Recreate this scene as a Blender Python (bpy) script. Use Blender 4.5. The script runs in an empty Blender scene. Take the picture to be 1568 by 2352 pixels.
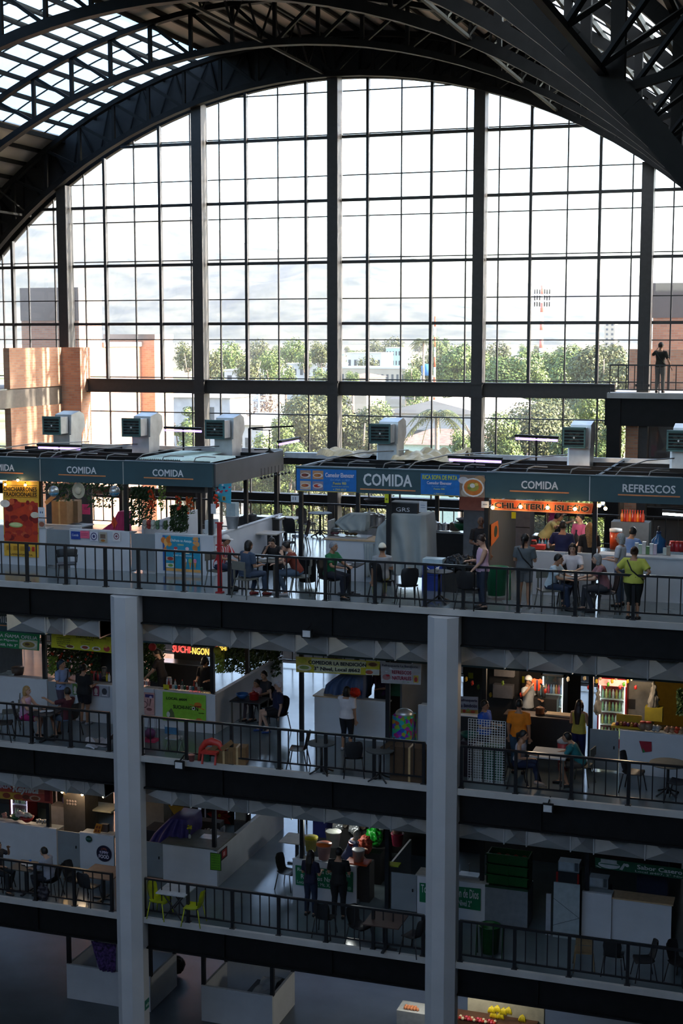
import bpy, math, random
from mathutils import Vector, Matrix
random.seed(7)
R = math.radians; PI = math.pi
S = bpy.context.scene; COL = S.collection
# ---------------------------------------------------------------- camera, light, exposure
F = 3267.0; CAM = Vector((0, 0, 21.8)); PITCH = R(7.03); YAW = R(18.73)
cd = bpy.data.cameras.new('camera'); cam = bpy.data.objects.new('camera', cd); COL.objects.link(cam)
cam.location = CAM; cam.rotation_euler = (PI/2-PITCH, 0, YAW)
cd.sensor_fit = 'VERTICAL'; cd.sensor_height = 36; cd.lens = F/2352*36; cd.clip_end = 20000; cd.clip_start = .3
S.camera = cam
S.view_settings.view_transform = 'Standard'; S.view_settings.look = 'None'; S.view_settings.gamma = 1
S.view_settings.use_curve_mapping = False; S.view_settings.exposure = 0.38
W = bpy.data.worlds.new('world'); S.world = W; W.use_nodes = True
wn = W.node_tree.nodes; wn.clear()
sky = wn.new('ShaderNodeTexSky'); sky.sky_type = 'NISHITA'; sky.sun_disc = False
SUN_EL = R(24); SUN_AZ = R(78)            # azimuth from +Y towards +X
sky.sun_elevation = SUN_EL; sky.sun_rotation = SUN_AZ; sky.dust_density = 4.0; sky.ozone_density = 1.0; sky.altitude = 600
bg = wn.new('ShaderNodeBackground'); bg.inputs[1].default_value = 1.0
wo = wn.new('ShaderNodeOutputWorld'); W.node_tree.links.new(sky.outputs[0], bg.inputs[0]); W.node_tree.links.new(bg.outputs[0], wo.inputs[0])
sl = bpy.data.lights.new('sun', 'SUN'); sl.energy = 20.0; sl.angle = R(1.0); sl.color = (1, .90, .74)
so = bpy.data.objects.new('sun', sl); COL.objects.link(so)
sd = Vector((math.sin(SUN_AZ)*math.cos(SUN_EL), math.cos(SUN_AZ)*math.cos(SUN_EL), math.sin(SUN_EL)))
so.rotation_euler = sd.to_track_quat('Z', 'Y').to_euler(); so.location = (60, 40, 60)
S.cycles.max_bounces = 7; S.cycles.diffuse_bounces = 4; S.cycles.glossy_bounces = 3; S.cycles.transmission_bounces = 4
S.cycles.transparent_max_bounces = 24; S.cycles.volume_bounces = 0; S.cycles.caustics_reflective = False; S.cycles.caustics_refractive = False
S.cycles.sample_clamp_indirect = 3.0; S.cycles.use_denoising = True
# ---------------------------------------------------------------- pixel -> place
_fw = Vector((-math.sin(YAW)*math.cos(PITCH), math.cos(YAW)*math.cos(PITCH), -math.sin(PITCH)))
_rt = Vector((math.cos(YAW), math.sin(YAW), 0)); _up = _rt.cross(_fw)
def ray(x, y): return _fw + _rt*((x-784)/F) - _up*((y-1176)/F)
def PY(x, y, Y): r = ray(x, y); return CAM + r*(Y/r.y)
def PZ(x, y, Z): r = ray(x, y); return CAM + r*((Z-CAM.z)/r.z)
def PX(x, y, X): r = ray(x, y); return CAM + r*(X/r.x)
LV = {1: 0.0, 2: 4.88, 3: 9.76, 4: 14.64, 5: 19.52}
YS, YF, YB, YR = 36.0, 38.8, 44.5, 48.2      # slab edge, stall fronts, stall backs, rear rail
# ---------------------------------------------------------------- materials
MATS = {}
def nodes(name):
    m = bpy.data.materials.new(name); m.use_nodes = True; nt = m.node_tree
    return m, nt, nt.nodes['Principled BSDF']
def mat(name, col=None, rough=.6, metal=0, var=.12, scale=6., emit=None, es=0, bump=0, alpha=None, spec=None):
    if name in MATS: return MATS[name]
    m, nt, b = nodes(name); L = nt.links.new
    b.inputs['Roughness'].default_value = rough; b.inputs['Metallic'].default_value = metal
    if spec is not None: b.inputs['Specular IOR Level'].default_value = spec
    tc = nt.nodes.new('ShaderNodeTexCoord'); nz = nt.nodes.new('ShaderNodeTexNoise'); nz.inputs['Scale'].default_value = scale
    nz.inputs['Detail'].default_value = 4
    L(tc.outputs['Object'], nz.inputs['Vector'])
    cr = nt.nodes.new('ShaderNodeValToRGB'); cr.color_ramp.elements[0].position = .3; cr.color_ramp.elements[1].position = .7
    cr.color_ramp.elements[0].color = tuple(max(0, c*(1-var)) for c in col)+(1,)
    cr.color_ramp.elements[1].color = tuple(min(1, c*(1+var)) for c in col)+(1,)
    L(nz.outputs[0], cr.inputs[0]); L(cr.outputs[0], b.inputs['Base Color'])
    if bump:
        bp = nt.nodes.new('ShaderNodeBump'); bp.inputs['Strength'].default_value = bump; bp.inputs['Distance'].default_value = .02
        L(nz.outputs[0], bp.inputs['Height']); L(bp.outputs[0], b.inputs['Normal'])
    if emit: b.inputs['Emission Color'].default_value = tuple(emit)+(1,); b.inputs['Emission Strength'].default_value = es
    if alpha is not None: b.inputs['Alpha'].default_value = alpha
    MATS[name] = m; return m
def c8(h):  # sRGB hex to linear
    v = [int(h[i:i+2], 16)/255 for i in (0, 2, 4)]
    return tuple(x/12.92 if x <= .04045 else ((x+.055)/1.055)**2.4 for x in v)
def hm(h, rough=.6, **k): return mat('paint_'+h, c8(h), rough, **k)
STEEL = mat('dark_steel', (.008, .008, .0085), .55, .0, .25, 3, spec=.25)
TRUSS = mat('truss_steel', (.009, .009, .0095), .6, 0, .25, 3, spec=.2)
WHITE = mat('white_panel', (.62, .64, .68), .5, 0, .05, 2)
GREYP = mat('grey_door_panel', (.25, .28, .30), .5, 0, .08, 2)
CONC = mat('pale_concrete', (.46, .46, .45), .75, 0, .14, 1.5, bump=.2)
COLM = mat('column_paint', (.55, .57, .60), .6, 0, .06, 1.0)
TEAL = mat('teal_fascia', (.035, .085, .105), .5, 0, .08, 2)
DGREY = mat('dark_grey_fascia', (.10, .105, .11), .5, 0, .08, 2)
ORANGE = mat('orange_line', (.75, .28, .10), .5)
LETW = mat('letter_white', (.80, .82, .85), .5, 0, .03)
GALV = mat('galvanised_sheet', (.62, .64, .65), .38, .75, .18, 2.5)
BLACKR = mat('black_rail', (.012, .012, .014), .35, 0, .2)
BLKPL = mat('black_plastic', (.018, .018, .02), .45)
WOOD = mat('light_wood', (.55, .38, .22), .5, 0, .15, 8)
STEELB = mat('brushed_steel', (.5, .5, .5), .3, .9, .1, 5)
SKIN = mat('skin_tan', (.42, .22, .13), .55, 0, .06)
SKIN2 = mat('skin_light', (.55, .33, .23), .55, 0, .06)
HAIRB = mat('hair_black', (.012, .010, .009), .5, 0, .3, 30)
DUCTM = mat('duct_sheet', (.88, .87, .86), .30, .72, .14, 1.2)
SHEET = mat('roof_sheet', (.42, .38, .34), .6, 0, .10, .5)
def floor_mat():
    m, nt, b = nodes('polished_floor'); L = nt.links.new
    tc = nt.nodes.new('ShaderNodeTexCoord'); nz = nt.nodes.new('ShaderNodeTexNoise'); nz.inputs['Scale'].default_value = .8; nz.inputs['Detail'].default_value = 6
    cr = nt.nodes.new('ShaderNodeValToRGB'); cr.color_ramp.elements[0].color = (.10, .13, .145, 1); cr.color_ramp.elements[1].color = (.19, .235, .25, 1)
    L(tc.outputs['Object'], nz.inputs[0]); L(nz.outputs[0], cr.inputs[0]); L(cr.outputs[0], b.inputs['Base Color'])
    b.inputs['Roughness'].default_value = .16; return m
FLOOR = floor_mat()
FLOOR1 = mat('ground_floor', (.085, .10, .115), .42, 0, .3, .6)
def brick_mat(name, c1, c2, mortar, sc=1.0):
    m, nt, b = nodes(name); L = nt.links.new
    tc = nt.nodes.new('ShaderNodeTexCoord'); sp = nt.nodes.new('ShaderNodeSeparateXYZ'); ad = nt.nodes.new('ShaderNodeMath'); cb = nt.nodes.new('ShaderNodeCombineXYZ')
    L(tc.outputs['Object'], sp.inputs[0]); L(sp.outputs[0], ad.inputs[0]); L(sp.outputs[1], ad.inputs[1]); L(ad.outputs[0], cb.inputs[0]); L(sp.outputs[2], cb.inputs[1])
    br = nt.nodes.new('ShaderNodeTexBrick'); br.inputs['Scale'].default_value = 1.0*sc
    br.inputs['Brick Width'].default_value = .32; br.inputs['Row Height'].default_value = .11; br.inputs['Mortar Size'].default_value = .012
    br.inputs['Color1'].default_value = c1+(1,); br.inputs['Color2'].default_value = c2+(1,); br.inputs['Mortar'].default_value = mortar+(1,)
    L(cb.outputs[0], br.inputs['Vector']); L(br.outputs['Color'], b.inputs['Base Color']); b.inputs['Roughness'].default_value = .85
    return m
BRICK = brick_mat('brick', (.50, .23, .14), (.62, .33, .20), (.46, .34, .26))
def glass_mat(name, gl=.08, tint=(1, 1, 1), milky_glare=.05):
    m = bpy.data.materials.new(name); m.use_nodes = True; nt = m.node_tree; nt.nodes.clear(); L = nt.links.new
    o = nt.nodes.new('ShaderNodeOutputMaterial'); t = nt.nodes.new('ShaderNodeBsdfTransparent'); t.inputs[0].default_value = tint+(1,)
    g = nt.nodes.new('ShaderNodeBsdfGlossy'); g.inputs['Roughness'].default_value = .03
    d = nt.nodes.new('ShaderNodeBsdfTranslucent'); d.inputs[0].default_value = (.9, .9, .92, 1)
    m1 = nt.nodes.new('ShaderNodeMixShader'); m1.inputs[0].default_value = gl; m2 = nt.nodes.new('ShaderNodeMixShader'); m2.inputs[0].default_value = milky_glare  # translucent share: milky plastic, and veiling glare imitated on the window panes
    L(t.outputs[0], m1.inputs[1]); L(g.outputs[0], m1.inputs[2]); L(m1.outputs[0], m2.inputs[1]); L(d.outputs[0], m2.inputs[2]); L(m2.outputs[0], o.inputs[0])
    MATS[name] = m; return m
GLASS = glass_mat('window_glass', .05, (.97, .98, 1), .012)
POLY = glass_mat('skylight_sheet', .06, (.60, .67, .70), .16)
CASEG = glass_mat('display_glass', .12, (.9, .95, .95), .03)
PLASTIC = glass_mat('clear_plastic', .15, (.8, .82, .85), .35)
def emat(name, col, s):
    return mat(name, (.8, .8, .8), .4, 0, 0, 1, emit=col, es=s)
TUBE = emat('purple_tube', (.42, .26, 1.0), 2.2)
TUBEW = emat('white_tube', (.75, .95, 1.0), 14.0)
BULB = emat('warm_bulb', (1.0, .62, .25), 30.0)
# ---------------------------------------------------------------- mesh builder
class MB:
    def __init__(s): s.v = []; s.f = []; s.m = []; s.sm = []
    def add(s, vs, fs, mi=0, smooth=False):
        n = len(s.v); s.v += [tuple(v) for v in vs]; s.f += [tuple(i+n for i in f) for f in fs]; s.m += [mi]*len(fs); s.sm += [smooth]*len(fs); return s
    def box(s, x0, x1, y0, y1, z0, z1, mi=0, M=None):
        v = [Vector((x, y, z)) for z in (z0, z1) for y in (y0, y1) for x in (x0, x1)]
        if M: v = [M@p for p in v]
        return s.add(v, [(0, 2, 3, 1), (4, 5, 7, 6), (0, 1, 5, 4), (2, 6, 7, 3), (0, 4, 6, 2), (1, 3, 7, 5)], mi)
    def bar(s, a, b, w=.05, h=None, mi=0):
        a = Vector(a); b = Vector(b); h = h or w; d = b-a; l = d.length
        if l < 1e-6: return s
        d.normalize(); u = Vector((0, 0, 1)) if abs(d.z) < .95 else Vector((0, 1, 0)); x = d.cross(u).normalized(); y = x.cross(d)
        v = [p+x*(i*w/2)+y*(j*h/2) for p in (a, b) for i, j in ((-1, -1), (1, -1), (1, 1), (-1, 1))]
        return s.add(v, [(3, 2, 1, 0), (4, 5, 6, 7), (0, 1, 5, 4), (1, 2, 6, 5), (2, 3, 7, 6), (3, 0, 4, 7)], mi)
    def tube(s, pts, rads, n=8, mi=0, smooth=True, cap=True, ref=None):
        pts = [Vector(p) for p in pts]; k = len(pts)
        if not isinstance(rads, (list, tuple)): rads = [rads]*k
        vs = []; px = None
        for i, p in enumerate(pts):
            d = (pts[min(i+1, k-1)]-pts[max(i-1, 0)]).normalized()
            if ref is not None: x = Vector(ref); x = (x-d*x.dot(d)).normalized()
            elif px is None: x = d.orthogonal().normalized()
            else: x = (px-d*px.dot(d)).normalized()
            px = x; y = d.cross(x); r = rads[i]; rx, ry = r if isinstance(r, (tuple, list)) else (r, r)
            vs += [p+x*(rx*math.cos(2*PI*j/n))+y*(ry*math.sin(2*PI*j/n)) for j in range(n)]
        fs = [(i*n+j, i*n+(j+1) % n, (i+1)*n+(j+1) % n, (i+1)*n+j) for i in range(k-1) for j in range(n)]
        if cap: fs += [tuple(range(n-1, -1, -1)), tuple((k-1)*n+j for j in range(n))]
        return s.add(vs, fs, mi, smooth)
    def lathe(s, prof, c=(0, 0, 0), n=16, mi=0, smooth=True, cap=True):
        c = Vector(c); vs = [c+Vector((r*math.cos(2*PI*j/n), r*math.sin(2*PI*j/n), z)) for r, z in prof for j in range(n)]
        k = len(prof); fs = [(i*n+j, i*n+(j+1) % n, (i+1)*n+(j+1) % n, (i+1)*n+j) for i in range(k-1) for j in range(n)]
        if cap: fs += [tuple(range(n-1, -1, -1)), tuple((k-1)*n+j for j in range(n))]
        return s.add(vs, fs, mi, smooth)
    def ball(s, c, r, n=10, m=7, mi=0, Mx=None):
        c = Vector(c); rx, ry, rz = r if isinstance(r, (tuple, list)) else (r, r, r)
        vs = []
        for i in range(1, m):
            t = PI*i/m
            vs += [Vector((rx*math.sin(t)*math.cos(2*PI*j/n), ry*math.sin(t)*math.sin(2*PI*j/n), rz*math.cos(t))) for j in range(n)]
        vs += [Vector((0, 0, rz)), Vector((0, 0, -rz))]
        if Mx: vs = [Mx@v for v in vs]
        vs = [c+v for v in vs]; T = len(vs)-2
        fs = [(i*n+j, (i+1)*n+j, (i+1)*n+(j+1) % n, i*n+(j+1) % n) for i in range(m-2) for j in range(n)]
        fs += [(T, j, (j+1) % n) for j in range(n)] + [(T+1, (m-2)*n+(j+1) % n, (m-2)*n+j) for j in range(n)]
        return s.add(vs, fs, mi, True)
    def prism(s, poly, y0, y1, mi=0, axis='y'):
        # poly of (a,b): axis y -> (x,z); axis x -> (y,z); axis z -> (x,y)
        n = len(poly)
        def P(a, b, t): return (a, t, b) if axis == 'y' else ((t, a, b) if axis == 'x' else (a, b, t))
        vs = [P(a, b, y0) for a, b in poly]+[P(a, b, y1) for a, b in poly]
        fs = [tuple(range(n)), tuple(range(2*n-1, n-1, -1))]+[(i, i+n, (i+1) % n+n, (i+1) % n) for i in range(n)]
        return s.add(vs, fs, mi)
    def sheet(s, q, t=.01, mi=0):  # quad with thickness along -normal
        q = [Vector(p) for p in q]; nrm = (q[1]-q[0]).cross(q[3]-q[0]).normalized()*t
        vs = q+[p+nrm for p in q]
        return s.add(vs, [(0, 1, 2, 3), (7, 6, 5, 4), (0, 4, 5, 1), (1, 5, 6, 2), (2, 6, 7, 3), (3, 7, 4, 0)], mi)
    def build(s, name, ms, parent=None, loc=None, **k):
        me = bpy.data.meshes.new(name); vs = s.v
        if loc is not None: L = Vector(loc); vs = [tuple(Vector(v)-L) for v in vs]
        me.from_pydata(vs, [], s.f)
        if not isinstance(ms, (list, tuple)): ms = [ms]
        for m in ms: me.materials.append(m)
        me.polygons.foreach_set('material_index', s.m); me.polygons.foreach_set('use_smooth', s.sm); me.update()
        o = bpy.data.objects.new(name, me); COL.objects.link(o)
        if loc is not None: o.location = loc
        if parent is not None: o.parent = parent
        if k: tag(o, **k)
        return o
def tag(o, label=None, cat=None, group=None, kind=None):
    if label: o['label'] = label
    if cat: o['category'] = cat
    if group: o['group'] = group
    if kind: o['kind'] = kind
    return o
def thing(name, label, cat, loc=(0, 0, 0), rz=0, group=None):
    o = bpy.data.objects.new(name, None); COL.objects.link(o); o.location = loc; o.rotation_euler = (0, 0, rz); o.empty_display_size = .1
    return tag(o, label, cat, group)
def struct(name): o = bpy.data.objects.new(name, None); COL.objects.link(o); o['kind'] = 'structure'; return o
def copy_thing(r, loc, rz=0, label=None, group=None, scale=None):
    n = r.copy(); COL.objects.link(n); n.location = loc; n.rotation_euler = (0, 0, rz)
    if scale: n.scale = (scale,)*3 if not isinstance(scale, tuple) else scale
    if label: n['label'] = label
    if group: n['group'] = group
    def rec(src, dst):
        for ch in src.children:
            c = ch.copy(); COL.objects.link(c); c.parent = dst; rec(ch, c)
    rec(r, n); return n
_TX = {}
def text_mesh(t, bold=0., lean=0.):
    k = (t, bold, lean)
    if k in _TX: return _TX[k]
    c = bpy.data.curves.new('t', 'FONT'); c.body = t; c.shear = lean; c.resolution_u = 2
    o = bpy.data.objects.new('t', c); me = bpy.data.meshes.new_from_object(o)
    vs = [v.co.copy() for v in me.vertices]; fs = [tuple(p.vertices) for p in me.polygons]
    if bold > 0:
        n = len(vs); v0 = list(vs); f0 = list(fs); vs = []; fs = []
        for i, (dx, dy) in enumerate(((-1, -.7), (1, -.7), (1, .7), (-1, .7))):
            vs += [Vector((v.x+dx*bold, v.y+dy*bold, 0)) for v in v0]; fs += [tuple(a+i*n for a in f) for f in f0]
    if vs:
        x0 = min(v.x for v in vs); x1 = max(v.x for v in vs); y0 = min(v.y for v in vs); y1 = max(v.y for v in vs)
        vs = [((v.x-x0)/max(x1-x0, 1e-6), (v.y-y0)/max(y1-y0, 1e-6)) for v in vs]
    bpy.data.objects.remove(o); _TX[k] = (vs, fs, max(1, len(vs)//4) if bold > 0 else 0); return _TX[k]
def put_text(mb, t, q, u0, u1, v0, v1, mi=0, bold=0., lift=.006, lean=0., arc=0.):
    vs, fs, per = text_mesh(t, bold, lean); q = [Vector(p) for p in q]  # q: bl, br, tr, tl
    n0 = (q[1]-q[0]).cross(q[3]-q[0]).normalized()
    out = []
    for i_, (a, b) in enumerate(vs):
        n = n0*(lift+(.0015*(i_//per) if per else 0))
        u = u0+a*(u1-u0); v = v0+b*(v1-v0)+arc*math.sin(PI*a)
        out.append((q[0]*(1-u)+q[1]*u)*(1-v)+(q[3]*(1-u)+q[2]*u)*v+n)
    mb.add(out, fs, mi)
def put_shape(mb, q, pts, mi=0, lift=.004):
    q = [Vector(p) for p in q]; n = (q[1]-q[0]).cross(q[3]-q[0]).normalized()*lift
    mb.add([(q[0]*(1-u)+q[1]*u)*(1-v)+(q[3]*(1-u)+q[2]*u)*v+n for u, v in pts], [tuple(range(len(pts)))], mi)
def banner(name, label, cat, q, hexcol, items, parent=None, t=.012, rough=.55, emis=None, part_label=None):
    """q: bottom-left, bottom-right, top-right, top-left in the place. items: ('t', text,u0,u1,v0,v1,hex[,bold]) ('r',u0,u1,v0,v1,hex) ('e',u,v,ru,rv,hex) ('p',[(u,v)..],hex)"""
    q = [Vector(p) for p in q]; base = (q[0]+q[1])/2
    if parent is None:
        root = thing(name, label, cat, base); rel = [p-base for p in q]; par = root
        sh = 'sheet'
    else: rel = q; par = parent; sh = name
    MB().sheet(rel, -t if False else -t).build(sh, hm(hexcol, rough), par)
    pic = MB(); let = MB(); pm = []; lm = []
    def ix(l, h):
        if h not in l: l.append(h)
        return l.index(h)
    for k, it in enumerate(items):
        lf = .002+.0003*k
        if it[0] == 't': put_text(let, it[1], rel, it[2], it[3], it[4], it[5], ix(lm, it[6]), it[7] if len(it) > 7 else .01, lift=.020+.0006*k, lean=it[8] if len(it) > 8 else 0, arc=it[9] if len(it) > 9 else 0)
        elif it[0] == 'r': put_shape(pic, rel, [(it[1], it[3]), (it[2], it[3]), (it[2], it[4]), (it[1], it[4])], ix(pm, it[5]), lf)
        elif it[0] == 'e': put_shape(pic, rel, [(it[1]+it[3]*math.cos(2*PI*j/16), it[2]+it[4]*math.sin(2*PI*j/16)) for j in range(16)], ix(pm, it[5]), lf)
        elif it[0] == 'p': put_shape(pic, rel, it[1], ix(pm, it[2]), lf)
    if pic.f: pic.build('printed_picture', [hm(h) for h in pm], par)
    if let.f: let.build('lettering', [hm(h) for h in lm], par)
    return par
def qpy(Y, bl, br, tr, tl): return [PY(*bl, Y), PY(*br, Y), PY(*tr, Y), PY(*tl, Y)]
# ================================================================ STRUCTURE
XL, XR = -46.4, 5.4
AX, AZ, AR = -20.5, 9.2, 23.7
YW = 60.3
def arc(r, deg, y): return Vector((AX+r*math.sin(R(deg)), y, AZ+r*math.cos(R(deg))))
MB().box(XL, 9.4, -14, 60.3, -.3, 0).build('floor', FLOOR1, kind='structure')
for n in (2, 3, 4):
    z = LV[n]; o = struct('trim_gallery_level_%d' % n)
    s = MB().box(-34, 4.0, YS+.12, YR+.2, z-.17, z); s.build('floor_slab', FLOOR, o)
    MB().box(-34, 4.0, YS, YS+.12, z-.17, z-.001).build('slab_edge', CONC, o)
    b = MB().box(-34, 4.0, YS+.28, YS+.31, z-1.0, z-.17).box(-34, 4.0, YS+.14, YS+.45, z-1.02, z-.98)
    for px in (70, 508, 762, 1250):
        p = PY(px, 1410, YS+.3); b.box(p.x-.03, p.x+.03, YS+.2, YS+.28, z-.98, z-.17)
    for yb in (42.0, 48.0): b.box(-34, 4.0, yb, yb+.3, z-.8, z-.17)
    for xb in range(-33, 4, 4): b.box(xb, xb+.2, YS+.45, YR, z-.6, z-.17)
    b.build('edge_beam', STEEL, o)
# octagonal columns
for k, (px, py) in enumerate(((285, 1500), (1016, 1500))):
    c = PY(px, py, 35.9); r = .42/math.cos(R(22.5)); o = None
    mb = MB(); oc = [(c.x+r*math.cos(R(22.5+45*i)), 36.1+r*math.sin(R(22.5+45*i))) for i in range(8)]
    mb.prism(oc, 0, 14.44, axis='z'); col = mb.build('column', COLM, loc=(c.x, 36.1, 0), label='octagonal pale grey concrete column rising in front of the left half of the galleries' if k == 0 else 'octagonal pale grey concrete column rising in front of the right half of the galleries', cat='column')
    COLX = (COLX+[c.x]) if k else [c.x]
# rear columns inside galleries
# walls around the hall
MB().box(XL-.3, XL, -14, YW, 0, 20).build('wall_left', hm('3a3a3c'), kind='structure')
MB().box(XR, XR+.3, 16, YW, 0, 20).build('wall_right', hm('3a3a3c'), kind='structure')
MB().box(XL, 9.4, -14.3, -14, 0, 26.0).build('wall_back', hm('4a4a4c'), kind='structure')
# roof vault: sheets, skylights, purlins
RS = 25.75
def vault(a0, a1, y0, y1, r, t=.08, step=2.0):
    mb = MB(); n = max(1, int(abs(a1-a0)/step)); A = [a0+(a1-a0)*i/n for i in range(n+1)]
    for i in range(n):
        a, b = A[i], A[i+1]
        v = [arc(r, a, y0), arc(r, b, y0), arc(r, b, y1), arc(r, a, y1), arc(r+t, a, y0), arc(r+t, b, y0), arc(r+t, b, y1), arc(r+t, a, y1)]
        mb.add(v, [(0, 3, 2, 1), (4, 5, 6, 7), (0, 1, 5, 4), (3, 7, 6, 2), (0, 4, 7, 3), (1, 2, 6, 5)])
    return mb
roof = struct('ceiling')
SKY1 = (-32.0, -13.6); SKY2 = (27.0, 41.0)
for a0, a1, ya in ((-90, SKY1[0], -14), (SKY1[1], SKY2[0], -14), (SKY2[1], 52, -14), (52, 90, 16)):
    vault(a0, a1, ya, 61, RS).build('roof_sheet', SHEET, roof)
for a0, a1 in (SKY1, SKY2):
    vault(a0, a1, -14, 61, RS, .03).build('skylight_sheet', POLY, roof)
e52 = arc(RS, 52, 0); bay = MB().box(e52.x-.1, 9.4, -14, 16.2, e52.z, e52.z+.2)      # side bay the viewer stands in
bay.prism([(p.x, p.z) for p in (arc(RS, a, 0) for a in range(52, 91, 2))]+[(9.4, arc(RS, 90, 0).z), (9.4, e52.z)], 16.0, 16.2)
bay.build('side_bay_roof', SHEET, roof); MB().box(9.2, 9.4, -14, 16.2, 0, e52.z).build('side_bay_wall', hm('3a3a3c'), roof)
pur = MB()
for i in range(-40, 41):
    a = i*2.15
    pur.bar(arc(RS-.12, a, -14 if a < 52 else 16), arc(RS-.12, a, 61), .10, .18)
for a0, a1 in (SKY1, SKY2):     # glazing ribs of the skylight bands
    for j in range(0, 42):
        y = 60.3-1.75*j; n = 8
        for i in range(n):
            pur.bar(arc(RS-.03, a0+(a1-a0)*i/n, y), arc(RS-.03, a0+(a1-a0)*(i+1)/n, y), .05, .05)
pur.build('purlins', TRUSS, roof)
# arched trusses
def truss(Y, label, first=False, dy=.0):
    t = thing('arched_truss', label, 'truss', (AX, Y, AZ))
    lo = MB(); hi = MB(); web = MB(); r0, r1 = AR+.08, 25.4; st = 3.0; n = int(176/st)
    A = [-88+176*i/n for i in range(n+1)]
    def P(r, a): return Vector((r*math.sin(R(a)), 0, r*math.cos(R(a))))
    for i in range(n):
        lo.bar(P(r0, A[i]), P(r0, A[i+1]), .36, .24 if Y > 50 else .36); hi.bar(P(r1, A[i]), P(r1, A[i+1]), .30, .20 if Y > 50 else .32)
    def Z(r, x): return Vector((x, 0, math.sqrt(r*r-x*x)))
    N = 12; st = 1.76
    for i in range(-N, N+1):
        x = i*st; web.bar(Z(r0, x), Z(r1, x), .14 if Y > 40 else .2)
        if i < 0: web.bar(Z(r1, x), Z(r0, x+st), .13)
        if i >= 0 and i < N: web.bar(Z(r0, x), Z(r1, x+st), .13)
    B = [-84, -78, -72, -66, 66, 72, 78, 84]; m = len(B)-1
    for i in range(m+1):
        web.bar(P(r0, B[i]), P(r1, B[i]), .14 if Y > 40 else .2)
        if i < m:
            if B[i+1]-B[i] > 20: continue
            if B[i] < 0: web.bar(P(r1, B[i]), P(r0, B[i+1]), .13)
            else: web.bar(P(r0, B[i]), P(r1, B[i+1]), .13)
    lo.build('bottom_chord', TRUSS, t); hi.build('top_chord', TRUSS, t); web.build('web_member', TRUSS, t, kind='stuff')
    return t
tl = ['arched roof truss standing nearest the big window', 'arched roof truss one bay in front of the window truss', 'arched roof truss two bays in front of the window truss',
      'arched roof truss third from the window, cut off at the top right', 'arched roof truss fourth from the window, high at the top right corner', 'arched roof truss fifth from the window, filling the top right corner']
for k, Y in enumerate((59.4, 52.5, 44.5, 36.5, 28.5, 20.5, 12.5, 4.5)):
    if k < 6: truss(Y, tl[k])
long = MB()
for a in (-1.0, 24, 47, -40, -58):
    for r in (AR+.1, 25.4): long.bar(arc(r, a, -14), arc(r, a, 59.9), .10, .10)
    y = 60.0; k = 0
    while y > -12:
        long.bar(arc(AR+.1, a, y), arc(25.4, a, y-1.33), .07); long.bar(arc(25.4, a, y-1.33), arc(AR+.1, a, y-2.67), .07); y -= 2.6667
long.build('longitudinal_braces', TRUSS, roof)
# gable ring above the big window
gb = struct('wall_gable'); g = MB()
for i in range(-90, 90, 2):
    v = [arc(23.85, i, 60.45), arc(23.85, i+2, 60.45), arc(RS, i+2, 60.45), arc(RS, i, 60.45)]
    v += [p+Vector((0, .25, 0)) for p in v]
    g.add(v, [(0, 1, 2, 3), (7, 6, 5, 4), (0, 4, 5, 1), (3, 2, 6, 7)])
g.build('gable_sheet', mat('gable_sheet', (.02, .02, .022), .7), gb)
rim = MB()
for i in range(-90, 90, 2): rim.bar(arc(23.78, i, 60.3), arc(23.78, i+2, 60.3), .3, .14)
for i in range(-86, 88, 4):
    rim.bar(arc(23.8, i, 60.38), arc(RS, i, 60.38), .07, .09)
    rim.bar(arc(23.8, i, 60.38), arc(RS, i+4, 60.38), .05, .05)
rim.build('gable_frame', TRUSS, gb)
def archz(x, r=23.75): return AZ+math.sqrt(max(0, r*r-(x-AX)**2))
# big window: columns, bays
zt = [PY(788, y, YW).z for y in (210, 308.7, 403, 496.6, 592, 685.8, 780.5, 871)]
zk = [PY(788, y, YW).z for y in (315, 460, 602, 743)]
zb = [18.3, 16.5]; ZBEAM = (19.27, 19.79)
colp = [(-160, 700), (163, 700), (470, 700), (775.5, 700), (1105, 700), (1485, 700)]
cx = [PY(*p, YW).x for p in colp]; cx[0] = cx[1]-6.9
cx += [cx[-1]+6.9]
thick = [PY(x, 700, YW).x for x in (-60, 35, 248, 373.6, 569.7, 706, 846, 991, 1216.8, 1374)]
thin = [PY(x, 700, YW).x for x in (10, 69, 129.5, 199, 314, 442, 508, 641, 921.3, 1068.6, 1143, 1299, 1447, 1541)]
thinlo = [PY(x, 930, YW).x for x in (202, 254.6, 317, 380, 444, 508, 575, 641, 710, 848.6, 920, 992, 1065, 1140, 1217, 1293.5, 1371.6)]
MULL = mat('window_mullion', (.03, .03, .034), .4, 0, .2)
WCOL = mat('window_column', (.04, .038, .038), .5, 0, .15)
for i, x in enumerate(cx):
    if not XL < x < XR: continue
    o = MB().box(x-.24, x+.24, YW-.75, YW-.1, 0, min(archz(x-.24), archz(x+.24))+.15).box(x-.30, x+.30, YW-.80, YW-.72, 19.2, 19.3).box(x-.30, x+.30, YW-.80, YW-.72, 19.76, 19.86)
    o.build('trim_%d' % (i+1), WCOL, kind='structure')
MB().box(cx[1]-.0, -8.3, YW-.45, YW-.1, *ZBEAM).box(cx[1], -8.3, YW-.6, YW-.05, 19.79, 19.84).box(cx[1], -8.3, YW-.6, YW-.05, 19.22, 19.27).build('trim_window_beam', mat('brown_beam', (.05, .042, .038), .45), kind='structure')
MB().box(XL, XR, YW-.2, YW+.3, 14.2, 14.7).box(XL, XR, YW-.15, YW+.1, 16.05, 16.35).build('trim_window_sill', STEEL, kind='structure')
MB().box(XL, XR, YW-.1, YW+.3, 0, 8.6).build('wall_far', mat('far_wall', (.35, .36, .37), .7), kind='structure')
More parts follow.
